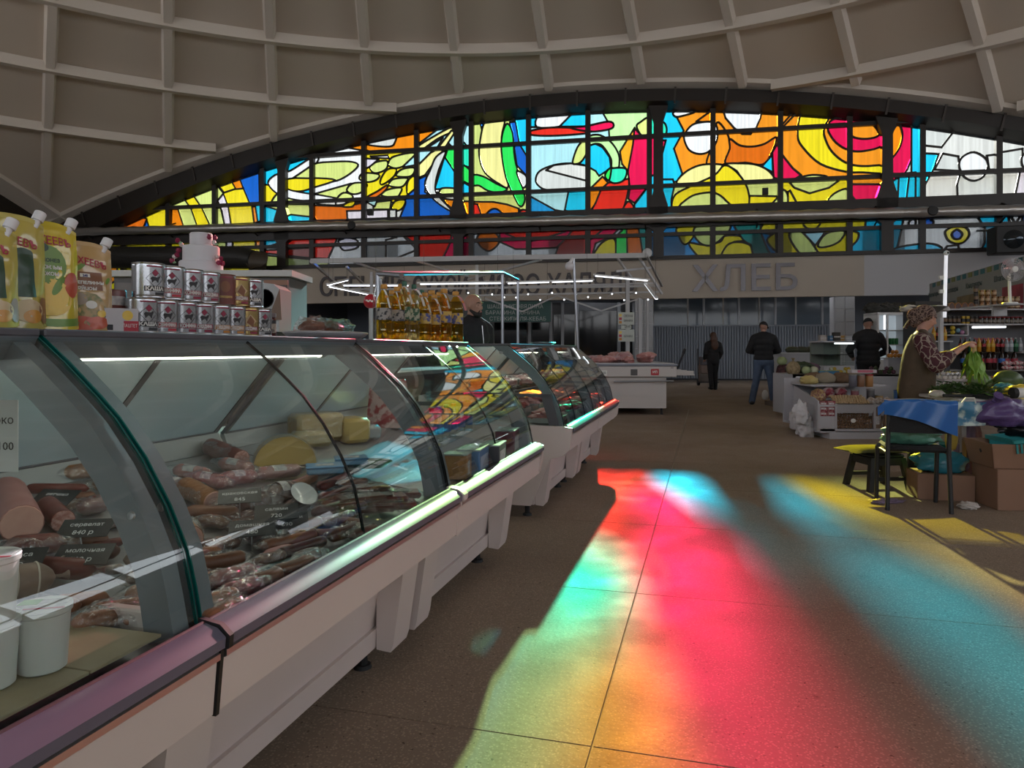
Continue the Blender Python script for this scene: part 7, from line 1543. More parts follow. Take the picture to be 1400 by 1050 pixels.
t = thing('shelf_lamp', 'lit tube lamp under the second shelf of drinks rack', 'lamp', Vector((SP(1351, 0).x, YS - .02, ZS['b'] - .06))); obj('tube', MB().tube([(-.26, 0, 0), (.26, 0, .01)], .016, 8), M_coolled, t); obj('holder', MB().box(-.27, .27, -.012, .012, .018, .034), M_white, t, smooth=0)
def jar_proto(kind):
    t = thing('jar', 'x', 'jar')
    if kind == 'tin': obj('tin', MB().lathe([(.036, 0), (.038, .004), (.038, .096), (.036, .1), (0, .1)], 14), mat('copper gold tin', (.30, .16, .07), .3, metal=.5, var=(40, (.10, .05, .03), .05)), t); obj('band', MB().lathe([(.0385, .03), (.0385, .07)], 14, close=False), mat('cream tin band', (.42, .30, .18), .4), t)
    elif kind == 'jar': obj('glass_body', MB().lathe([(.03, 0), (.034, .006), (.034, .08), (.026, .095)], 14), mat('dark preserve', (.035, .018, .014), .1), t); obj('lid', MB().lathe([(.029, .094), (.03, .096), (.03, .112), (0, .113)], 14), mat('dark red lid', (.22, .02, .025), .35), t); obj('label', MB().lathe([(.0345, .02), (.0345, .065)], 14, close=False), mat('mixed dark label', (.10, .09, .085), .5, var=(60, (.36, .34, .3), .04)), t)
    elif kind == 'gold': obj('tin', MB().lathe([(.03, 0), (.032, .004), (.032, .12), (0, .122)], 14), mat('yellow gold tin', (.50, .34, .05), .3, metal=.4), t); obj('band', MB().lathe([(.0325, .03), (.0325, .08)], 14, close=False), M_blk, t)
    elif kind == 'black': obj('tin', MB().lathe([(.03, 0), (.032, .004), (.032, .12), (0, .122)], 14), mat('black coffee tin', (.02, .018, .017), .3), t); obj('band', MB().lathe([(.0325, .03), (.0325, .08)], 14, close=False), mat('brown tin band', (.16, .10, .06), .4), t)
    elif kind == 'red': obj('glass_body', MB().lathe([(.028, 0), (.031, .005), (.031, .07), (.025, .08)], 12), mat('red sauce', (.24, .04, .02), .15), t); obj('lid', MB().lathe([(.028, .08), (.028, .095), (0, .096)], 12), mat('dark red lid', (.22, .02, .025), .35), t)
    return t
def bottle_proto(kind):
    t = thing('soda_bottle', 'x', 'bottle'); big = kind in ('cola2', 'blue2'); h, r = (.31, .046) if big else (.22, .031)
    c = {'cola': (.018, .008, .006), 'cola2': (.018, .008, .006), 'blue2': (.02, .012, .01), 'orange': (.48, .22, .02), 'green': (.01, .06, .03), 'clear': (.25, .28, .3)}[kind]
    obj('bottle', MB().lathe([(r * .8, 0), (r, .012), (r * .96, h * .35), (r, h * .6), (r * .6, h * .8), (r * .32, h * .9), (r * .32, h * .96)], 14), mat('drink ' + kind, c, .08), t)
    obj('cap', MB().lathe([(r * .38, h * .95), (r * .38, h), (0, h)], 10), mat({'cola': 'red cap', 'cola2': 'red cap', 'blue2': 'blue cap', 'orange': 'orange cap', 'green': 'white cap', 'clear': 'white cap'}[kind], {'cola': (.4, .02, .02), 'cola2': (.4, .02, .02), 'blue2': (.03, .08, .35), 'orange': (.5, .2, .03), 'green': (.6, .6, .6), 'clear': (.6, .6, .6)}[kind], .4), t)
    obj('label', MB().lathe([(r * 1.01, h * .36), (r * 1.02, h * .58)], 14, close=False), mat('label ' + kind, {'cola': (.32, .02, .03), 'cola2': (.36, .03, .05), 'blue2': (.03, .13, .42), 'orange': (.5, .33, .04), 'green': (.05, .2, .1), 'clear': (.42, .44, .47)}[kind], .45), t)
    return t
PR = {}
def place(kind, maker, p, label, group, rz=0):
    if kind not in PR: t = maker(kind); PR[kind] = t; t.location = p; t['label'] = label; t['group'] = group; t.rotation_euler = (0, 0, rz)
    else: dup(PR[kind], p, rz, label, group)
ORDN = ORD + ['twenty first', 'twenty second', 'twenty third', 'twenty fourth']
nmj = {'tin': 'copper gold tin', 'jar': 'dark preserve jar', 'gold': 'yellow gold tin', 'black': 'black coffee tin', 'red': 'red sauce jar'}
def Xu(u): return SP(u, 0).x
for k, u in enumerate((1349, 1357, 1366, 1374, 1382, 1390, 1398)):
    for r_ in range(3 if k < 3 else 2): place('tin', jar_proto, Vector((Xu(u), YS + .12, ZS['a'] + r_ * .101)), 'copper gold tin, %s column on the top shelf, %s up' % (ORD[k], ORD[r_]), 'tins on the top shelf')
for r_ in range(3): place('black', jar_proto, Vector((Xu(1341), YS + .12, ZS['a'] + r_ * .123)), 'dark coffee tin in the leftmost top shelf column, %s up' % ORD[r_], 'dark tins on the top shelf')
M_crust = mat('orange gingerbread rim', (.34, .13, .03), .6)
for k, u in enumerate((1304, 1313, 1322, 1331)):
    t = thing('domed_pack', 'domed brown sweet pack with orange rim, %s from left on top shelf' % ORD[k], 'food pack', Vector((Xu(u), YS + .1, ZS['a'])), 0, 'domed packs on the top shelf')
    obj('pack', MB().prism([(.055 * math.cos(a * math.pi / 10), .10 * math.sin(a * math.pi / 10) + .0) for a in range(11)], -.05, .05, TR((0, 0, 0), rx=math.pi / 2)), mat('dark brown pack', (.08, .04, .03), .4), t); obj('rim', MB().tube([(.055 * math.cos(a * math.pi / 10), -.05, .10 * math.sin(a * math.pi / 10)) for a in range(11)], .005, 5), M_crust, t)
for k, u in enumerate([1295 + 6.1 * i for i in range(18)]):
    kind = 'black' if k < 4 else ('gold' if k in (4, 5) else ('black' if k < 8 else 'jar')); place(kind, jar_proto, Vector((Xu(u), YS + .05, ZS['b'])), '%s, %s from left on the second shelf' % (nmj[kind], ORDN[k]), 'tins and jars on the second shelf')
for k, (u, c, nm, dz) in enumerate(((1298.5, (.012, .012, .012), 'black', 0), (1305, (.5, .36, .03), 'yellow lower', 0), (1305, (.5, .36, .03), 'yellow upper', .072), (1312.5, (.15, .30, .40), 'pale blue', .03), (1318, (.42, .20, .34), 'pink', .0))):
    t = thing('toy_ball', 'small %s ball in the shelf pigeonhole' % nm, 'ball', Vector((Xu(u), YS + .05, ZS['c'] + dz))); obj('ball', MB().ball((0, 0, .037), .036, nu=14, nv=10), mat('ball ' + nm, c, .4), t); obj('valve', MB().lathe([(.006, 0), (.004, .003), (0, .003)], 8, 0, TR((0, 0, .0725))), M_blkpl, t)
for r_ in range(3):
    for k in range(9 - r_ // 2):
        u = 1342 + k * 6 + r_ * .5; place('red', jar_proto, Vector((Xu(u), YS + .12 - .085 * r_, ZS['d'] + .12 - .05 * r_)), 'red sauce jar with dark red lid, %s of the %s step' % (ORD[k], ('rear', 'middle', 'front')[r_]), 'red jars on the stepped riser')
for r_ in range(3):
    t = thing('riser_step', '%s step of the jar riser on drinks shelf' % ('rear', 'middle', 'front')[r_], 'riser', Vector((Xu(1367), YS + .12 - .085 * r_, ZS['d']))); obj('step', MB().box(-.36, .36, -.04, .04, 0, .119 - .05 * r_, b=.004), M_shelf, t); obj('lip', MB().box(-.36, .36, -.043, -.04, .10 - .05 * r_, .128 - .05 * r_), M_alu, t, smooth=0)
for k in range(14):
    kd = ('cola', 'cola', 'green', 'cola', 'orange', 'cola', 'orange', 'orange', 'cola', 'cola', 'clear', 'clear', 'green', 'clear')[k]; place(kd, bottle_proto, Vector((Xu(1307 + k * 6.2), YS - .12, ZS['d'])), '%s drink bottle, %s from left on the drinks shelf' % (kd if kd != 'clear' else 'colourless', ORD[k]), 'small drink bottles')
for k in range(9):
    kd = ('blue2', 'cola2', 'blue2', 'cola2', 'cola2', 'cola2', 'blue2', 'cola2', 'cola2')[k]; place(kd, bottle_proto, Vector((Xu(1313 + k * 8.6), YS - .08 + .04 * (k % 2), ZS['e'])), 'large cola bottle with %s label, %s from left on lower drinks shelf' % ('blue' if kd[0] == 'b' else 'red', ORD[k]), 'large cola bottles')
# red and white snack packs right of the bottles
M_pack = mat('red white snack pack', (.34, .03, .05), .35, var=(40, (.55, .48, .46), .06))
for k in range(6):
    t = thing('snack_pack', 'red and white snack pack, %s of those beside the cola bottles' % ORD[k], 'snack pack', Vector((Xu(1362 + (k % 3) * 14), YS - .25, ZS['e'] - .0 + (k // 3) * .07)), .1, 'snack packs'); obj('pack', MB().ball((0, 0, .04), .09, .05, .036, 14, 8, amp=.15, seed=k), M_pack, t); obj('seal', MB().box(.085, .105, -.04, .04, .03, .045), M_pack, t, smooth=0)
# left little shelf with cans and bottles, dark column, lit tube
ls = thing('side_shelf', 'low side shelf of cans and bottles left of the drinks rack', 'shelf', Vector((Xu(1276), YS, 0))); zl = SP(0, 466).z; obj('board', MB().box(-.22, .22, -.15, .15, zl - .02, zl), M_shelf, ls, smooth=0); obj('support', MB().box(-.2, .2, -.1, .1, 0, zl - .02), M_dark, ls, smooth=0)
for k, kd in enumerate(('redcan', 'redcan', 'orange', 'cola', 'green', 'orange')):
    p = Vector((Xu(1264 + k * 5), YS - .05, zl))
    if kd == 'redcan': t = thing('drink_can', 'red drink can, %s on the low side shelf' % ORD[k], 'can', p, 0, 'red drink cans'); obj('can_body', MB().lathe([(.026, 0), (.032, .006), (.032, .105), (.027, .115), (0, .114)], 16), mat('red can', (.36, .02, .03), .3), t); obj('can_top', MB().lathe([(.026, .1145), (.027, .118), (.024, .1175)], 16), M_alu, t)
    else: place(kd, bottle_proto, p, '%s drink bottle, %s on the low side shelf' % (kd, ORD[k]), 'small drink bottles on the side shelf')
t = thing('dark_pillar', 'dark square pillar behind the seller beside the shelves', 'pillar', Vector((Xu(1272) + .35, YS + .75, 0))); obj('shaft', MB().box(-.26, .12, -.2, .2, 0, SP(0, 415, YS + .7).z), M_dark, t, smooth=0); obj('capital', MB().box(-.28, .14, -.22, .22, SP(0, 418, YS + .7).z, SP(0, 413, YS + .7).z), M_iron, t, smooth=0)
a, b_ = at(1293.5, 348, 10.2), at(1291.5, 434, 10.2); t = thing('tube_lamp', 'white upright tube lamp fixed to a post beside the shelves', 'lamp', b_); obj('tube', MB().tube([(0, 0, 0), a - b_], .024, 12), mat('pale lit tube', (.8, .8, .82), .3, emit=(.9, .93, 1, .55)), t)
cm = obj('camera_head', MB().ball(a - b_ + Vector((0, -.01, .02)), .038, nu=14, nv=9), M_white, t); obj('lens', MB().ball(a - b_ + Vector((.0, -.045, .02)), .014, nu=10, nv=6), M_black, cm)
for z in (.35, .55): obj('clamp', MB().box(-.075, -.02, -.02, .02, z, z + .05), M_wp, t, smooth=0)
obj('post', MB().bar((-.03, .04, -b_.z), (-.03, .04, .0), .05), M_cw, t, smooth=0)
# big grey dish with white sacks above the seller
p = at(1264, 421, 9.6); t = thing('weighing_dish', 'wide grey dish high behind the headscarf holding white sacks', 'dish', p); obj('dish', MB().lathe([(.02, -.18), (.12, -.09), (.25, .0), (.27, .01), (.24, .0), (.1, -.07), (0, -.08)], 28), mat('dull grey dish', (.13, .13, .12), .4), t); obj('stand', MB().bar((0, 0, -p.z), (0, 0, -.16), .05), M_dark, t, smooth=0)
for k in range(3): lumpy('white_sack', 'folded white sack, %s on the wide grey dish' % ORD[k], 'sack', p + Vector((-.20 + .2 * k, 0, -.05)), .13, .1, .05, mat('white sack cloth', (.48, .46, .44), .8), .25, 30 + k, 0, None, 2.6, 'white sacks')
# banner wall with striped edge and fan, running along the aisle
BL = 4.75; q0, q1 = 10.2, 17.5; z1 = 2.62; bw = thing('stall_banner', 'long printed banner with teal striped edge above the shelves', 'banner', aisle(6.18, 13.3, -.351), AISLE_RZ); bw.scale = (1.3, 1.3, 1.3)
obj('sheet', MB().box(0, .04, 0, q1 - q0, 1.3, z1), mat('pale banner print', (.30, .31, .29), .5), bw, smooth=0)
for k in range(23): obj('edge_stripe', MB().box(-.006, 0, .05 + k * .31, .24 + k * .31, z1 - .10, z1 - .01), mat('teal stripe', (.02, .16, .19), .5) if k % 3 else mat('olive stripe', (.22, .24, .06), .5), bw, smooth=0)
for k, (y, wd_, c) in enumerate(((.1, 1.1, (.10, .14, .06)), (1.3, 1.0, (.12, .07, .14)), (2.5, .8, (.26, .03, .05)), (3.4, 1.1, (.35, .36, .36)), (4.6, .9, (.16, .12, .05)), (5.6, 1.2, (.06, .07, .08)))):
    obj('photo_panel', MB().box(-.006, 0, y, y + wd_, 1.3, z1 - .42 - .06 * (k % 2)), mat('banner photo %d' % k, c, .5, var=(4, tuple(min(1, x * 1.5) for x in c), .06)), bw, smooth=0)
for k, s_ in enumerate(('Перчатки', 'Ленты', 'Шпагат', 'Канцтовары', 'Хозтовары', 'Инвентарь')):
    V, Fs = text_verts(s_, .14, extrude=.001); obj('lettering', MB().add(V, Fs, 0, Matrix(((0, 0, -1, -.008), (-1, 0, 0, 1.0 + 1.2 * k), (0, 1, 0, z1 - .30), (0, 0, 0, 1)))), mat('dark teal letters', (.03, .07, .07), .5), bw, smooth=0)
p = at(1381, 369, 10.0); t = thing('electric_fan', 'grey wire cage fan on a white stand before the banner', 'fan', Vector((p.x, p.y, ZS['a']))); h_ = p.z - ZS['a']
for r_ in (.04, .08, .115, .145, .165): obj('cage_ring', MB().tube([(r_ * math.cos(a * .3142), -.06 + (.165 - r_) * -.25, h_ + r_ * math.sin(a * .3142)) for a in range(21)], .005, 4), mat('grey fan wire', (.35, .35, .36), .4), t)
for k in range(24): a = k * math.pi / 12; obj('cage_wire', MB().tube([(.03 * math.cos(a), -.095, h_ + .03 * math.sin(a)), (.165 * math.cos(a), -.06, h_ + .165 * math.sin(a))], .0035, 4), mat('grey fan wire', (.35, .35, .36), .4), t)
obj('hub', MB().lathe([(.045, 0), (.04, .02), (0, .025)], 16, 0, TR((0, -.09, h_), rx=math.pi / 2)), M_wp, t); obj('motor', MB().tube([(0, -.03, h_), (0, .08, h_)], .045, 12), M_wp, t); obj('stand', MB().tube([(0, .0, 0), (0, .02, h_ - .03)], .02, 10), M_wp, t); obj('foot', MB().lathe([(.1, 0), (.09, .02), (0, .03)], 16), M_wp, t)
for k in range(4): a = k * math.pi / 2 + .4; obj('blade', MB().grid(lambda u_, v_: ((.04 + .11 * v_) * math.cos(a + (u_ - .5) * .9), -.06 + .03 * (u_ - .5), h_ + (.04 + .11 * v_) * math.sin(a + (u_ - .5) * .9)), 4, 4), mat('pale fan blade', (.4, .4, .42), .3), t)
sw = thing('fan_shelf', 'small bracket shelf under the fan', 'shelf', Vector((p.x, p.y, ZS['a'] - .022))); obj('board', MB().box(-.14, .14, -.12, .9, 0, .02), M_shelf, sw, smooth=0); obj('bracket', MB().box(-.1, .1, .2, .24, -.14, 0), M_shelf, sw, smooth=0)
# red onions in net, egg trays on the low middle bench
bn_ = thing('produce_bench', 'low bench of onions and eggs between table and shelves', 'bench', Vector((at(1335, 0, 8.6).x, 8.7, 0))); zb = at(0, 529, 8.5).z; obj('bench_top', MB().box(-.62, .9, -.3, .4, zb - .03, zb), M_shelf, bn_, smooth=0)
for sx in (-.55, .8): obj('leg', MB().box(sx - .03, sx + .03, -.25, .35, 0, zb - .03), M_shelf, bn_, smooth=0)
M_on = mat('red onion skin', (.28, .06, .05), .35, var=(14, (.36, .11, .08), .2))
for k in range(26): t = thing('red_onion', 'red onion in the heap on the low produce bench', 'onion', Vector((at(1320 + (k % 9) * 5, 0, 8.6).x, 8.5 + .09 * (k // 9) , zb + .0 + .06 * (k // 13))), R.uniform(0, 3), 'red onions'); obj('bulb', MB().lathe([(0, 0), (.022, .004), (.036, .03), (.028, .055), (.008, .066), (.005, .075), (0, .076)], 10), M_on, t); obj('root', MB().lathe([(.006, -.003), (.009, .003)], 6), M_tie, t)
M_et = mat('pale egg tray', (.38, .36, .37), .8); M_eg = mat('white egg', (.55, .52, .50), .5)
for r_ in range(2):
    t = thing('egg_tray', '%s pale egg tray beside the onions' % ('lower', 'upper')[r_], 'egg tray', Vector((at(1299, 0, 8.45).x, 8.45, zb + r_ * .07)), 0, 'egg trays'); obj('tray', MB().box(-.14, .14, -.12, .12, 0, .03, b=.008), M_et, t)
    for i in range(5):
        for j in range(3): obj('egg', MB().ball((-.112 + i * .056, -.08 + j * .08, .042), .022, .022, .028, 8, 6), M_eg, t)
for k in range(5): lumpy('foil_parcel', 'crumpled silver foil parcel, %s on the upper egg tray' % ORD[k], 'parcel', Vector((at(1287 + k * 6, 0, 8.45).x, 8.42, zb + .139)), .03, .03, .025, mat('silver foil', (.6, .6, .63), .25, metal=.9, bump=(40, 1)), .4, 50 + k, 0, None, 3, 'foil parcels')
lumpy('watermelon', 'striped green melon in shade at the right behind the yellow bag', 'melon', Vector((at(1378, 0, 8.3).x, 8.3, zb)), .16, .13, .12, mat('striped melon rind', (.05, .09, .03), .4, var=(6, (.11, .16, .05), .1)), .03, 60); lumpy('second_melon', 'paler green melon beside the striped melon', 'melon', Vector((at(1352, 0, 8.15).x, 8.3, zb)), .13, .11, .10, mat('pale melon rind', (.10, .14, .06), .4), .03, 61)
# ================================================================ nut stand, vegetable counter and cold cases of the right stalls
M_wst = mat('white stand board', (.46, .46, .49), .5)
Y0 = 9.3; ns = thing('nut_stand', 'white tiered stand of nuts and packets at the aisle corner', 'stand', Vector((at(1168, 0, Y0).x, Y0, 0)), 0); n0 = ns.location.copy()
def NX(u, Y=Y0): return at(u, 0, Y).x - n0.x
def NZ(v, Y=Y0): return at(0, v, Y).z
xl, xr = NX(1120), NX(1240)
obj('plinth', MB().box(NX(1133), xr + .1, -.03, 1.3, .0, .09), M_wst, ns, smooth=0); obj('bottom_board', MB().box(xl, xr, 0, 1.25, .10, .13), M_wst, ns, smooth=0); obj('back', MB().box(xl, xr, 1.2, 1.25, .13, .75), M_wst, ns, smooth=0)
obj('left_side', MB().add([(xl, 0, .1), (xl + .18, 1.3, .1), (xl + .18, 1.3, .66), (xl, 0, .50), (xl - .02, 0, .1), (xl + .15, 1.3, .1), (xl + .15, 1.3, .66), (xl - .02, 0, .50)], [(0, 1, 2, 3), (7, 6, 5, 4), (0, 3, 7, 4), (3, 2, 6, 7), (1, 5, 6, 2), (0, 4, 5, 1)]), M_wst, ns, smooth=0)
for u in (1120, 1143, 1196): obj('upright', MB().box(NX(u) - .012, NX(u) + .012, -.005, .03, .10, NZ(552)), M_wst, ns, smooth=0)
obj('front_block', MB().box(NX(1121), NX(1142), .0, .25, NZ(592), NZ(569)), M_wst, ns, smooth=0); obj('sloped_panel', MB().add([(NX(1145), .02, NZ(565)), (NX(1196), .02, NZ(565)), (NX(1198), -.03, NZ(553)), (NX(1143), -.03, NZ(553)), (NX(1145), .05, NZ(565)), (NX(1196), .05, NZ(565)), (NX(1198), .0, NZ(553)), (NX(1143), .0, NZ(553))], [(0, 1, 2, 3), (7, 6, 5, 4), (0, 4, 5, 1), (2, 6, 7, 3), (0, 3, 7, 4), (1, 5, 6, 2)]), M_wst, ns, smooth=0)
obj('middle_board', MB().box(xl, xr, 0, .9, NZ(553) - .03, NZ(553) - .005), M_wst, ns, smooth=0); obj('upper_board', MB().box(xl + .1, xr, .5, 1.3, .66, .685), M_wst, ns, smooth=0)
M_wal = mat('walnut shell', (.22, .13, .075), .7, bump=(60, .8)); M_pea = mat('pale nut shell', (.40, .28, .15), .7, bump=(60, .6))
wm = mesh('walnut', MB().ball((0, 0, .019), .0205, .018, .019, 8, 6, amp=.12, seed=2), M_wal); pm = mesh('nut', MB().ball((0, 0, .019), .021, .019, .019, 8, 6, amp=.12, seed=4), M_pea)
bx0, bx1 = NX(1146), NX(1194); i_ = 0
for r_ in range(7):
    for k in range(13):
        o = link('walnut', wm, None, n0 + Vector((bx0 + (k + .5 + .3 * (r_ % 2) - .15) * (bx1 - bx0) / 13, .02 + .028 * r_ * .8 + R.uniform(-.006, .006), .131 + r_ * .031 + R.uniform(0, .006))), R.uniform(0, 3)); tag(o, 'brown walnut in the lower bin of the nut stand', 'walnut', 'walnuts in the lower bin')
for r_ in range(5):
    for k in range(13):
        o = link('nut', pm, None, n0 + Vector((NX(1144) + (k + .5 + .3 * (r_ % 2) - .15) * (NX(1191) - NX(1144)) / 13, .03 + .05 * r_, NZ(553) + .002 + r_ * .017 + R.uniform(0, .006))), R.uniform(0, 3)); tag(o, 'pale round nut in the upper tray of the nut stand', 'nut', 'nuts in the upper tray')
t = thing('price_tag', 'small white tag stuck in the walnuts', 'price tag', n0 + Vector((NX(1166), -.012, NZ(575)))); obj('card', MB().prism([(.035 * math.cos(a * .785), .028 * math.sin(a * .785)) for a in range(8)], 0, .003, TR(rx=math.pi / 2)), M_wp, t, smooth=0); obj('pin', MB().tube([(0, .005, 0), (0, .05, -.05)], .003, 5), M_alu, t)
# crimson packets on the front block
M_crp = mat('crimson snack box', (.22, .015, .035), .4, var=(30, (.36, .16, .16), .04))
for k in range(6): t = thing('snack_box', 'small crimson box, %s of the stack at the stand corner' % ORD[k], 'box', n0 + Vector((NX(1126.5 + 11 * (k % 2)), .06, NZ(569) + .001 + (k // 2) * .066)), 0, 'crimson boxes on the stand corner'); obj('carton', MB().box(-.05, .05, -.05, .05, 0, .064, b=.002), M_crp, t); obj('print', MB().box(-.035, .03, -.0515, -.0505, .02, .042), M_paper, t, smooth=0)
for k, u in enumerate((1152, 1170)): lumpy('snack_bag', '%s dark crimson nut bag behind the upper tray' % ('left', 'right')[k], 'bag', n0 + Vector((NX(u), .42, NZ(553) + .06)), .085, .05, .085, mat('crimson bag print', (.20, .012, .03), .35, var=(14, (.30, .22, .22), .03)), .12, 70 + k, 0, None, 2.6, 'crimson nut bags')
# fanned pouch and jars with lids stacked
lumpy('mixed_bag', 'bulging bag of mixed sweets at the left of the nut stand', 'bag', n0 + Vector((NX(1133), .32, NZ(553) + .0)), .10, .09, .11, mat('mixed sweets', (.20, .07, .06), .45, var=(40, (.42, .30, .12), .08)), .2, 73); lumpy('yellow_sack', 'pale yellow lit bag top behind the mixed sweets', 'bag', n0 + Vector((NX(1136), .7, .687)), .12, .09, .07, mat('pale yellow film', (.48, .38, .14), .4), .3, 74)
for k, (u, v0, v1, c, nm) in enumerate(((1181, 534, 516, (.10, .10, .13), 'grey lidded'), (1192, 530, 512, (.22, .11, .06), 'brown'), (1204, 530, 512, (.34, .17, .06), 'orange with red lid'), (1184, 549, 531, (.16, .03, .04), 'maroon'), (1206, 549, 530, (.06, .055, .06), 'dark'), (1218, 548, 538, (.40, .26, .10), 'low red and yellow'))):
    z0 = NZ(552) if v0 > 540 else NZ(530.5); t = thing('snack_tub', '%s tub of the stacked tubs on the nut stand' % nm, 'tub', n0 + Vector((NX(u), .30, z0)), 0); hh = (v0 - v1) / F * Y0
    obj('cup', MB().lathe([(.045, 0), (.05, .006), (.05, hh * .85), (.045, hh * .9)], 16), mat('tub ' + nm, c, .4), t); obj('lid', MB().lathe([(.052, hh * .88), (.052, hh * .98), (0, hh)], 16), mat('tub lid red', (.3, .02, .02), .4) if k == 2 else mat('tub lid grey', (.2, .2, .2), .4), t)
t = thing('long_box', 'long flat pink and white box lying across the stacked tubs', 'box', n0 + Vector((NX(1194), .30, NZ(512) + .01)), 0); obj('carton', MB().box(-.17, .17, -.06, .06, 0, .045, b=.003), mat('pale box', (.48, .44, .46), .4), t); obj('pink_band', MB().box(-.09, .12, -.0612, -.0602, .008, .04), mat('pink print', (.45, .10, .16), .4), t, smooth=0)
M_kraft = mat('brown kraft pouch', (.26, .17, .11), .7, bump=(20, .5))
for k, u in enumerate((1203, 1211, 1219, 1228)): t = thing('kraft_pouch', 'brown paper pouch, %s of the row beside the walnut bin' % ORD[k], 'pouch', n0 + Vector((NX(u), .10 + .12 * (k % 2), .131)), .15, 'brown paper pouches'); obj('pouch', MB().add([(-.05, -.03, 0), (.05, -.03, 0), (.05, .03, 0), (-.05, .03, 0), (-.045, 0, .28), (.045, 0, .28)], [(0, 3, 2, 1), (0, 1, 5, 4), (2, 3, 4, 5), (1, 2, 5), (3, 0, 4)]), M_kraft, t, smooth=0); obj('label', MB().box(-.03, .03, -.031, -.028, .05, .16), M_paper, t, smooth=0)
for k, u in enumerate((1197, 1208, 1219)): lumpy('clear_packet', 'clear packet of dried fruit, %s on the stand middle board' % ORD[k], 'packet', n0 + Vector((NX(u), .12, NZ(553))), .06, .05, .05, mat('dull dried fruit packet', (.26, .20, .16), .3, var=(40, (.40, .36, .32), .08)), .2, 80 + k, 0, None, 2.6, 'dried fruit packets')
M_bran = mat('brown seed heap', (.20, .12, .065), .8, bump=(80, 1), var=(60, (.13, .075, .04), .2))
for k, (u, y) in enumerate(((1112, 1.05), (1128, .95), (1150, 1.0), (1168, 1.0))): lumpy('seed_sack', 'open sack of brown seeds, %s at the back of the nut stand' % ORD[k], 'sack', n0 + Vector((NX(u, Y0 + y), y, .687)), .15, .11, .09, M_bran if k % 2 == 0 else mat('pale grain', (.30, .25, .18), .8, bump=(80, 1)), .15, 85 + k, 0, None, 2.6, 'seed sacks')
M_white_bag = mat('thin white carrier bag', (.62, .62, .64), .4, bump=(16, 1))
for k, (u, v) in enumerate(((1090, 575), (1097, 582), (1103, 588), (1095, 568))): p = at(u, v, 9.75 - .1 * k); lumpy('carrier_bag', 'white carrier bag, %s of the cluster hung on the stand side' % ORD[k], 'bag', p - Vector((0, 0, .12)), .10, .08, .17, M_white_bag, .45, 90 + k, 0, None, 3.2, 'white carrier bags')
# --- vegetable counter behind
Yv = 12.0; vc = thing('vegetable_counter', 'white counter front with a small violet sticker under the cabbages', 'counter', Vector((at(1150, 0, Yv).x, Yv, 0))); v0_ = vc.location.copy(); vz = at(0, 512, Yv).z
VX = lambda u: at(u, 0, Yv).x - v0_.x
obj('front', MB().box(VX(1085), VX(1235), 0, .05, .05, vz), M_wst, vc, smooth=0); obj('top', MB().box(VX(1085), VX(1240), 0, .95, vz - .03, vz), M_wst, vc, smooth=0); obj('side', MB().box(VX(1085), VX(1085) + .04, 0, .95, .05, vz - .03), M_wst, vc, smooth=0); obj('sticker', MB().box(VX(1104), VX(1113), -.004, 0, at(0, 521, Yv).z, at(0, 513, Yv).z), mat('violet sticker', (.08, .06, .26), .5), vc, smooth=0)
M_cab = mat('pale green cabbage', (.28, .36, .16), .55, var=(8, (.38, .44, .24), .2), bump=(8, .5)); M_cauli = mat('white cabbage', (.46, .48, .34), .55, bump=(8, .5))
def cabbage(label, p, r, m): t = thing('cabbage', label, 'cabbage', p, R.uniform(0, 3)); obj('head', MB().ball((0, 0, r * .92), r, r, r * .92, 16, 10, amp=.06, seed=r * 100), m, t); [obj('outer_leaf', MB().grid(lambda a, b_: (r * 1.03 * math.cos(i * 2.1 + (a - .5) * 1.5) * math.sin(.5 + b_ * 1.6), r * 1.03 * math.sin(i * 2.1 + (a - .5) * 1.5) * math.sin(.5 + b_ * 1.6), r * .93 + r * .96 * math.cos(.5 + b_ * 1.6)), 6, 6), m, t) for i in range(3)]
cabbage('pale cabbage on the white counter, left of the pair', v0_ + Vector((VX(1106), .12, vz)), .075, M_cab); cabbage('whitish cabbage on the white counter, right of the pair', v0_ + Vector((VX(1117), .12, vz)), .072, M_cauli)
M_net = mat('garlic and onion in net', (.36, .28, .16), .7, var=(26, (.22, .16, .08), .12), bump=(30, 1)); lumpy('garlic_net', 'net sack of pale garlic beside the cabbages', 'net sack', v0_ + Vector((VX(1091), .2, vz)), .115, .10, .13, M_net, .06, 95, 0, (0, 0, 0))
lumpy('cucumber_heap', 'dark heap of cucumbers behind the pale cabbages', 'vegetables', v0_ + Vector((VX(1111), .5, vz)), .26, .16, .12, mat('cucumber skin', (.03, .055, .025), .5, bump=(20, 1)), .3, 96, 0, None, 4)
bt = thing('blue_crate', 'shallow blue crate of pale green vegetables', 'crate', v0_ + Vector((VX(1135), .15, vz))); 
for a_ in ((-.17, .17, -.12, -.11), (-.17, .17, .11, .12), (-.17, -.16, -.11, .11), (.16, .17, -.11, .11)): obj('side', MB().box(*a_, 0, .055), mat('blue crate plastic', (.03, .16, .32), .4), bt, smooth=0)
obj('floor_panel', MB().box(-.16, .16, -.11, .11, 0, .008), mat('blue crate plastic'), bt, smooth=0)
M_gv = mat('light green squash', (.24, .32, .12), .5)
for k in range(10): t = thing('green_squash', 'pale green squash in the shallow blue crate', 'squash', v0_ + Vector((VX(1135) - .12 + .06 * (k % 5), .1 + .09 * (k // 5), vz + .009)), R.uniform(0, 3), 'squash in blue crate'); obj('fruit', MB().ball((0, 0, .03), .042, .026, .028, 10, 7, amp=.1, seed=k), M_gv, t); obj('stem', MB().tube([(.04, 0, .03), (.055, 0, .036)], .006, 6), M_cab, t)
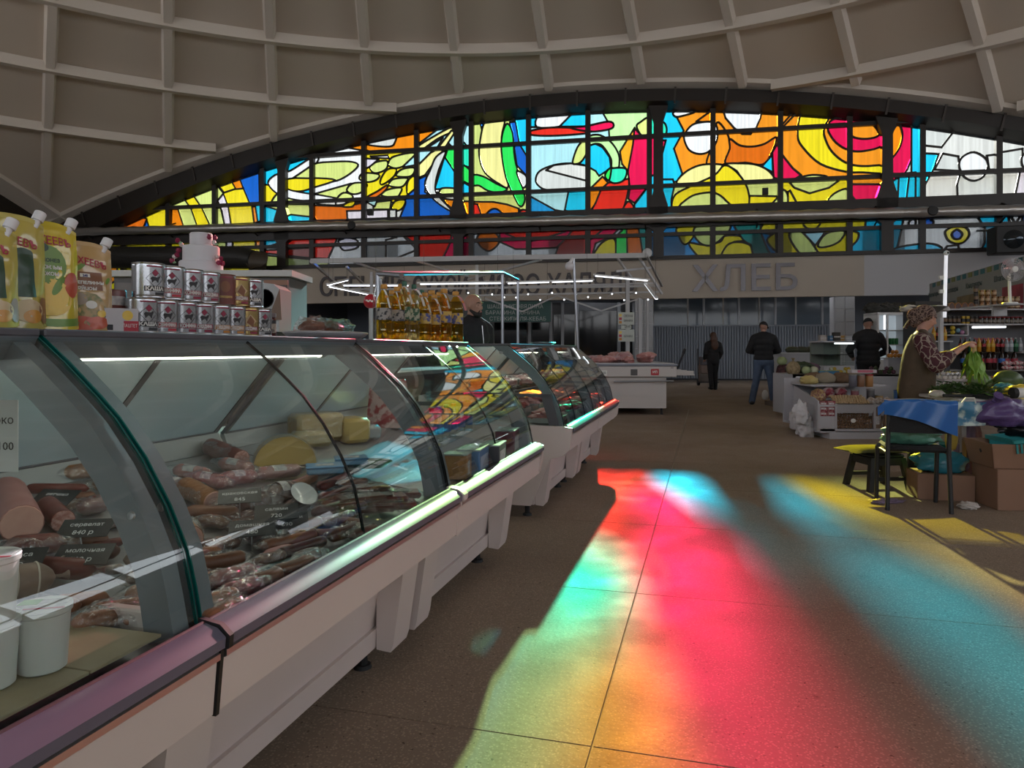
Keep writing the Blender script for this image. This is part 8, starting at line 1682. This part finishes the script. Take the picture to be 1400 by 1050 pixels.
M_yl = mat('yellow pepper', (.46, .32, .03), .35); M_pl = mat('plum', (.07, .02, .04), .35); M_ora = mat('orange fruit', (.48, .19, .02), .45); M_pom = mat('pomegranate red', (.30, .03, .04), .4)
for k in range(14): t = thing('yellow_fruit', 'yellow fruit heaped on the counter before the lit case', 'fruit', v0_ + Vector((VX(1150) + .055 * (k % 6), .25 + .06 * (k // 6), vz + .05 * (k // 10))), 0, 'yellow fruit heap'); obj('fruit', MB().ball((0, 0, .034), .035, nu=9, nv=6), M_yl if k % 3 else M_cauli, t); obj('stalk', MB().tube([(0, 0, .066), (.004, 0, .076)], .003, 5), M_lf, t)
for k in range(12): t = thing('dark_plum', 'dark aubergine coloured fruit right of the person in black', 'fruit', v0_ + Vector((VX(1206) + .075 * (k % 5), .2 + .08 * (k // 5), vz + .055 * (k // 8))), 0, 'dark fruit heap'); obj('fruit', MB().ball((0, 0, .037), .038, nu=9, nv=6), (M_pl, mat('dark green squash', (.04, .06, .02), .4))[k % 2], t); obj('stalk', MB().tube([(0, 0, .07), (.004, 0, .083)], .003, 5), M_lf, t)
ost = thing('fruit_rack', 'low rack under the oranges beside the cold cabinet', 'rack', Vector((at(1226, 0, 12.6).x, 12.64, 0))); oz = at(0, 489, 12.6).z; obj('board', MB().box(-.2, .2, -.1, .14, oz - .02, oz), M_shelf, ost, smooth=0); obj('pedestal', MB().box(-.16, .16, -.06, .1, 0, oz - .02), M_wst, ost, smooth=0)
for k in range(7): t = thing('orange', 'orange in the lit cold case', 'orange', Vector((at(1219 + (k % 4) * 5, 0, 12.6).x, 12.6 + .08 * (k // 4), at(0, 489, 12.6).z + (.065 if k > 4 else 0))), 0, 'oranges in the cold case'); obj('fruit', MB().ball((0, 0, .036), .037, nu=10, nv=7), M_ora, t); obj('navel', MB().ball((0, -.036, .04), .006, nu=6, nv=4), M_lf, t)
for k in range(2): lumpy('lilac_onion_heap', 'heap of lilac %s onions at the counter back' % ('small', 'large')[k], 'vegetables', v0_ + Vector((VX(1112 + 20 * k), .78, vz)), .17 + .03 * k, .12, .11, mat('lilac onion skins', (.16, .09, .14), .5, bump=(26, 1)), .25, 97 + k, 0, None, 4)
# potato sack on pallet
pp_ = on_floor(1080, 556); t = thing('wooden_pallet', 'low wooden pallet under the dark net sack', 'pallet', pp_ + Vector((0, .25, 0)))
for k in range(4): obj('plank', MB().box(-.34, .34, -.24 + k * .13, -.14 + k * .13, .07, .09), mat('grey wood', (.16, .125, .10), .8), t, smooth=0)
for x in (-.3, 0, .3): obj('block', MB().box(x - .04, x + .04, -.24, .25, 0, .07), mat('grey wood'), t, smooth=0)
M_pot = bpy.data.materials.new('potatoes in dark red net'); M_pot.use_nodes = True; vein(M_pot.node_tree, M_pot.node_tree.nodes['Principled BSDF'], (.085, .028, .028), (.03, .008, .012), 13, .06)
sk_ = thing('potato_sack', 'tall dark red net sack full of potatoes on the pallet', 'sack', pp_ + Vector((0, .25, .091))); b = MB()
b.grid(lambda a, b_: (.185 * math.cos(2 * math.pi * a) * (1 + .06 * noise.noise(Vector((math.cos(6.28 * a) * 4, math.sin(6.28 * a) * 4, b_ * 9)))) * (1 - .12 * (2 * b_ - 1) ** 6), .165 * math.sin(2 * math.pi * a) * (1 + .06 * noise.noise(Vector((math.cos(6.28 * a) * 4, math.sin(6.28 * a) * 4, b_ * 9)))) * (1 - .12 * (2 * b_ - 1) ** 6), .73 * b_), 40, 40, wrap=True)
obj('net', b, M_pot, sk_, smooth=70); obj('top_potatoes', MB().ball((0, 0, .72), .17, .15, .05, 16, 8, amp=.3, seed=3, fr=5), M_pot, sk_)
cabbage('round green cabbage on top of the potato sack', pp_ + Vector((-.08, .22, .84)), .10, M_cab)
lumpy('plastic_cup', 'white bucket on the floor behind the person in jeans', 'bucket', on_floor(1046, 546), .075, .075, .13, M_tub, .02, 100)
# lit glass case with boxes on top, cold cabinet, rear boards
Yg = 13.0; gc = thing('glass_case', 'glass topped case with lit tube behind the yellow fruit', 'display case', Vector((at(1150, 0, Yg).x, Yg, 0))); g0_ = gc.location.copy(); GX = lambda u: at(u, 0, Yg).x - g0_.x; GZ = lambda v: at(0, v, Yg).z
obj('base', MB().box(GX(1126), GX(1168), 0, .6, 0, GZ(500)), M_wst, gc, smooth=0); obj('glass_front', MB().box(GX(1126), GX(1168), 0, .008, GZ(500), GZ(468)), M_glass, gc, smooth=0); obj('back_panel', MB().box(GX(1126), GX(1168), .55, .6, GZ(500), GZ(468)), mat('greenish case back', (.17, .19, .16), .4), gc, smooth=0); obj('top', MB().box(GX(1125), GX(1169), -.02, .62, GZ(468), GZ(466)), M_wst, gc, smooth=0); obj('shelf', MB().box(GX(1126), GX(1168), .05, .55, GZ(485.5), GZ(484.5)), M_dark, gc, smooth=0); obj('lamp_tube', MB().tube([(GX(1142), .03, GZ(469.5)), (GX(1168), .03, GZ(469.5))], .013, 8), M_coolled, gc)
for k, (u, c, nm, hh) in enumerate(((1131, (.42, .38, .34), 'stack of pale trays', .11), (1146, (.08, .20, .36), 'blue carton', .10), (1150, (.03, .025, .02), 'small black carton', .16), (1160, (.42, .24, .06), 'orange blue carton', .10), (1166, (.36, .38, .40), 'pale carton', .09))):
    t = thing('top_carton', '%s standing on the lit glass case' % nm, 'carton', g0_ + Vector((GX(u), .2 + .05 * (k % 2), GZ(466) + .001))); obj('carton', MB().box(-.06, .06, -.05, .05, 0, hh, b=.003), mat('carton ' + nm, c, .5), t); obj('stripe', MB().box(-.061, .061, -.0515, -.0505, hh * .4, hh * .55), M_paper, t, smooth=0)
cc = thing('cold_cabinet', 'tall cold cabinet with bright white interior behind the seller', 'fridge', Vector((at(1216, 0, 13.8).x, 13.8, 0))); c0_ = cc.location.copy(); CX = lambda u: at(u, 0, 13.8).x - c0_.x; CZ = lambda v: at(0, v, 13.8).z
obj('carcass', MB().box(CX(1201), CX(1245), .5, .56, 0, CZ(429)), mat('white glowing liner', (.62, .68, .72), .4, emit=(.8, .92, 1, .22)), cc, smooth=0)  # liner glows by itself, standing in for light inside the cabinet
for x0, x1 in ((1200, 1202), (1244, 1246)): obj('side', MB().box(CX(x0), CX(x1), 0, .56, 0, CZ(429)), M_white, cc, smooth=0)
obj('head_panel', MB().box(CX(1200), CX(1246), 0, .56, CZ(430), CZ(427)), M_white, cc, smooth=0); obj('base', MB().box(CX(1200), CX(1246), 0, .56, 0, CZ(492)), M_white, cc, smooth=0)
for v in (452, 472): obj('shelf', MB().box(CX(1202), CX(1244), .05, .5, CZ(v), CZ(v - 1)), M_shelf, cc, smooth=0)
obj('lamp', MB().tube([(CX(1213), .1, CZ(431)), (CX(1213), .1, CZ(450))], .016, 8), M_coolled, cc); obj('door_frame', MB().box(CX(1212), CX(1214), -.02, .02, CZ(490), CZ(430)), M_white, cc, smooth=0)
for k in range(4): t = thing('green_can', 'green can, %s on the cold cabinet shelf' % ORD[k], 'can', c0_ + Vector((CX(1218 + k * 4.5), .15, CZ(472) + .016)), 0, 'green cans in the cold cabinet'); obj('can_body', MB().lathe([(.026, 0), (.03, .006), (.03, .115), (.026, .12), (0, .12)], 12), mat('green can', (.02, .20, .05), .3), t); obj('can_top', MB().lathe([(.024, .1205), (.026, .124), (.022, .123)], 12), M_alu, t)
# dark netting bags on the cabinet top
for k in range(3): lumpy('dark_net_bag', 'dark bundle, %s from left on top of the cold cabinet' % ORD[k], 'bundle', c0_ + Vector((CX(1206 + 15 * k), .3, CZ(427))), .19, .16, .12, mat('dark bundle', (.035, .035, .03), .7, bump=(24, 1)), .35, 110 + k, 0, None, 3, 'dark bundles')
rb_ = thing('rear_counter', 'white rear counter with dark fish trays left of the lit case', 'counter', Vector((at(1105, 0, 16).x, 16, 0))); obj('body', MB().box(-.6, .75, 0, .6, 0, at(0, 483, 16).z), M_wst, rb_, smooth=0); obj('top', MB().box(-.62, .77, -.02, .62, at(0, 483, 16).z, at(0, 482, 16).z), M_white, rb_, smooth=0)
for k in range(4): lumpy('melon_slice', 'dark green melon, %s along the white rear counter' % ORD[k], 'melon', Vector((at(1085 + 13 * k, 0, 16.2).x, 16.25, at(0, 482, 16).z)), .17, .13, .08, mat('dark melon', (.05, .06, .035), .5), .1, 120 + k, 0, None, 2.6, 'dark melons')
# trolley far beyond
tr = on_floor(966, 527); t = thing('hand_trolley', 'loaded hand trolley beside the long haired person', 'trolley', tr)
obj('frame', MB().bar((-.25, .05, .1), (-.25, .15, 1.1), .04).bar((.25, .05, .1), (.25, .15, 1.1), .04), M_dark, t, smooth=0) if False else [obj('rail', MB().bar((x, .05, .1), (x, .15, 1.2), .04), M_dark, t, smooth=0) for x in (-.25, .25)]
obj('plate', MB().box(-.3, .3, -.35, .05, .1, .13), M_dark, t, smooth=0)
for x in (-.25, .25): obj('wheel', MB().tube([(x - .03, .05, .1), (x + .03, .05, .1)], .1, 14), M_black, t)
for k in range(3): carton_ = thing('trolley_parcel', '%s parcel stacked on the far hand trolley' % ('bottom', 'middle', 'top')[k], 'parcel', tr + Vector((0, -.15, .131 + k * .27)), .05, 'parcels on the trolley'); obj('parcel', MB().box(-.27, .27, -.16, .16, 0, .265, b=.02), mat('dim parcel %d' % k, ((.16, .14, .13), (.22, .17, .15), (.12, .12, .14))[k], .7), carton_); obj('strap', MB().box(-.275, .275, -.02, .02, .0, .27), M_cardi, carton_, smooth=0)
# dark appliance high at the right edge
p = at(1385, 327, 19.6); t = thing('air_heater', 'dark boxy heater with glossy front hung high at right edge', 'heater', p, -.2); obj('housing', MB().box(-.42, .9, 0, .6, -.38, .38, b=.03), M_black, t); obj('front_dish', MB().lathe([(.0, .12), (.12, .10), (.24, .02), (.26, 0)], 20, 0, TR((.02, -.01, 0), rx=math.pi / 2), close=False), mat('glossy dark reflector', (.04, .05, .06), .1, metal=.7), t)
for x in (-.25, .5): obj('hanger', MB().bar((x, .3, .3), (x, 1.6, .5), .06), M_iron, t, smooth=0)
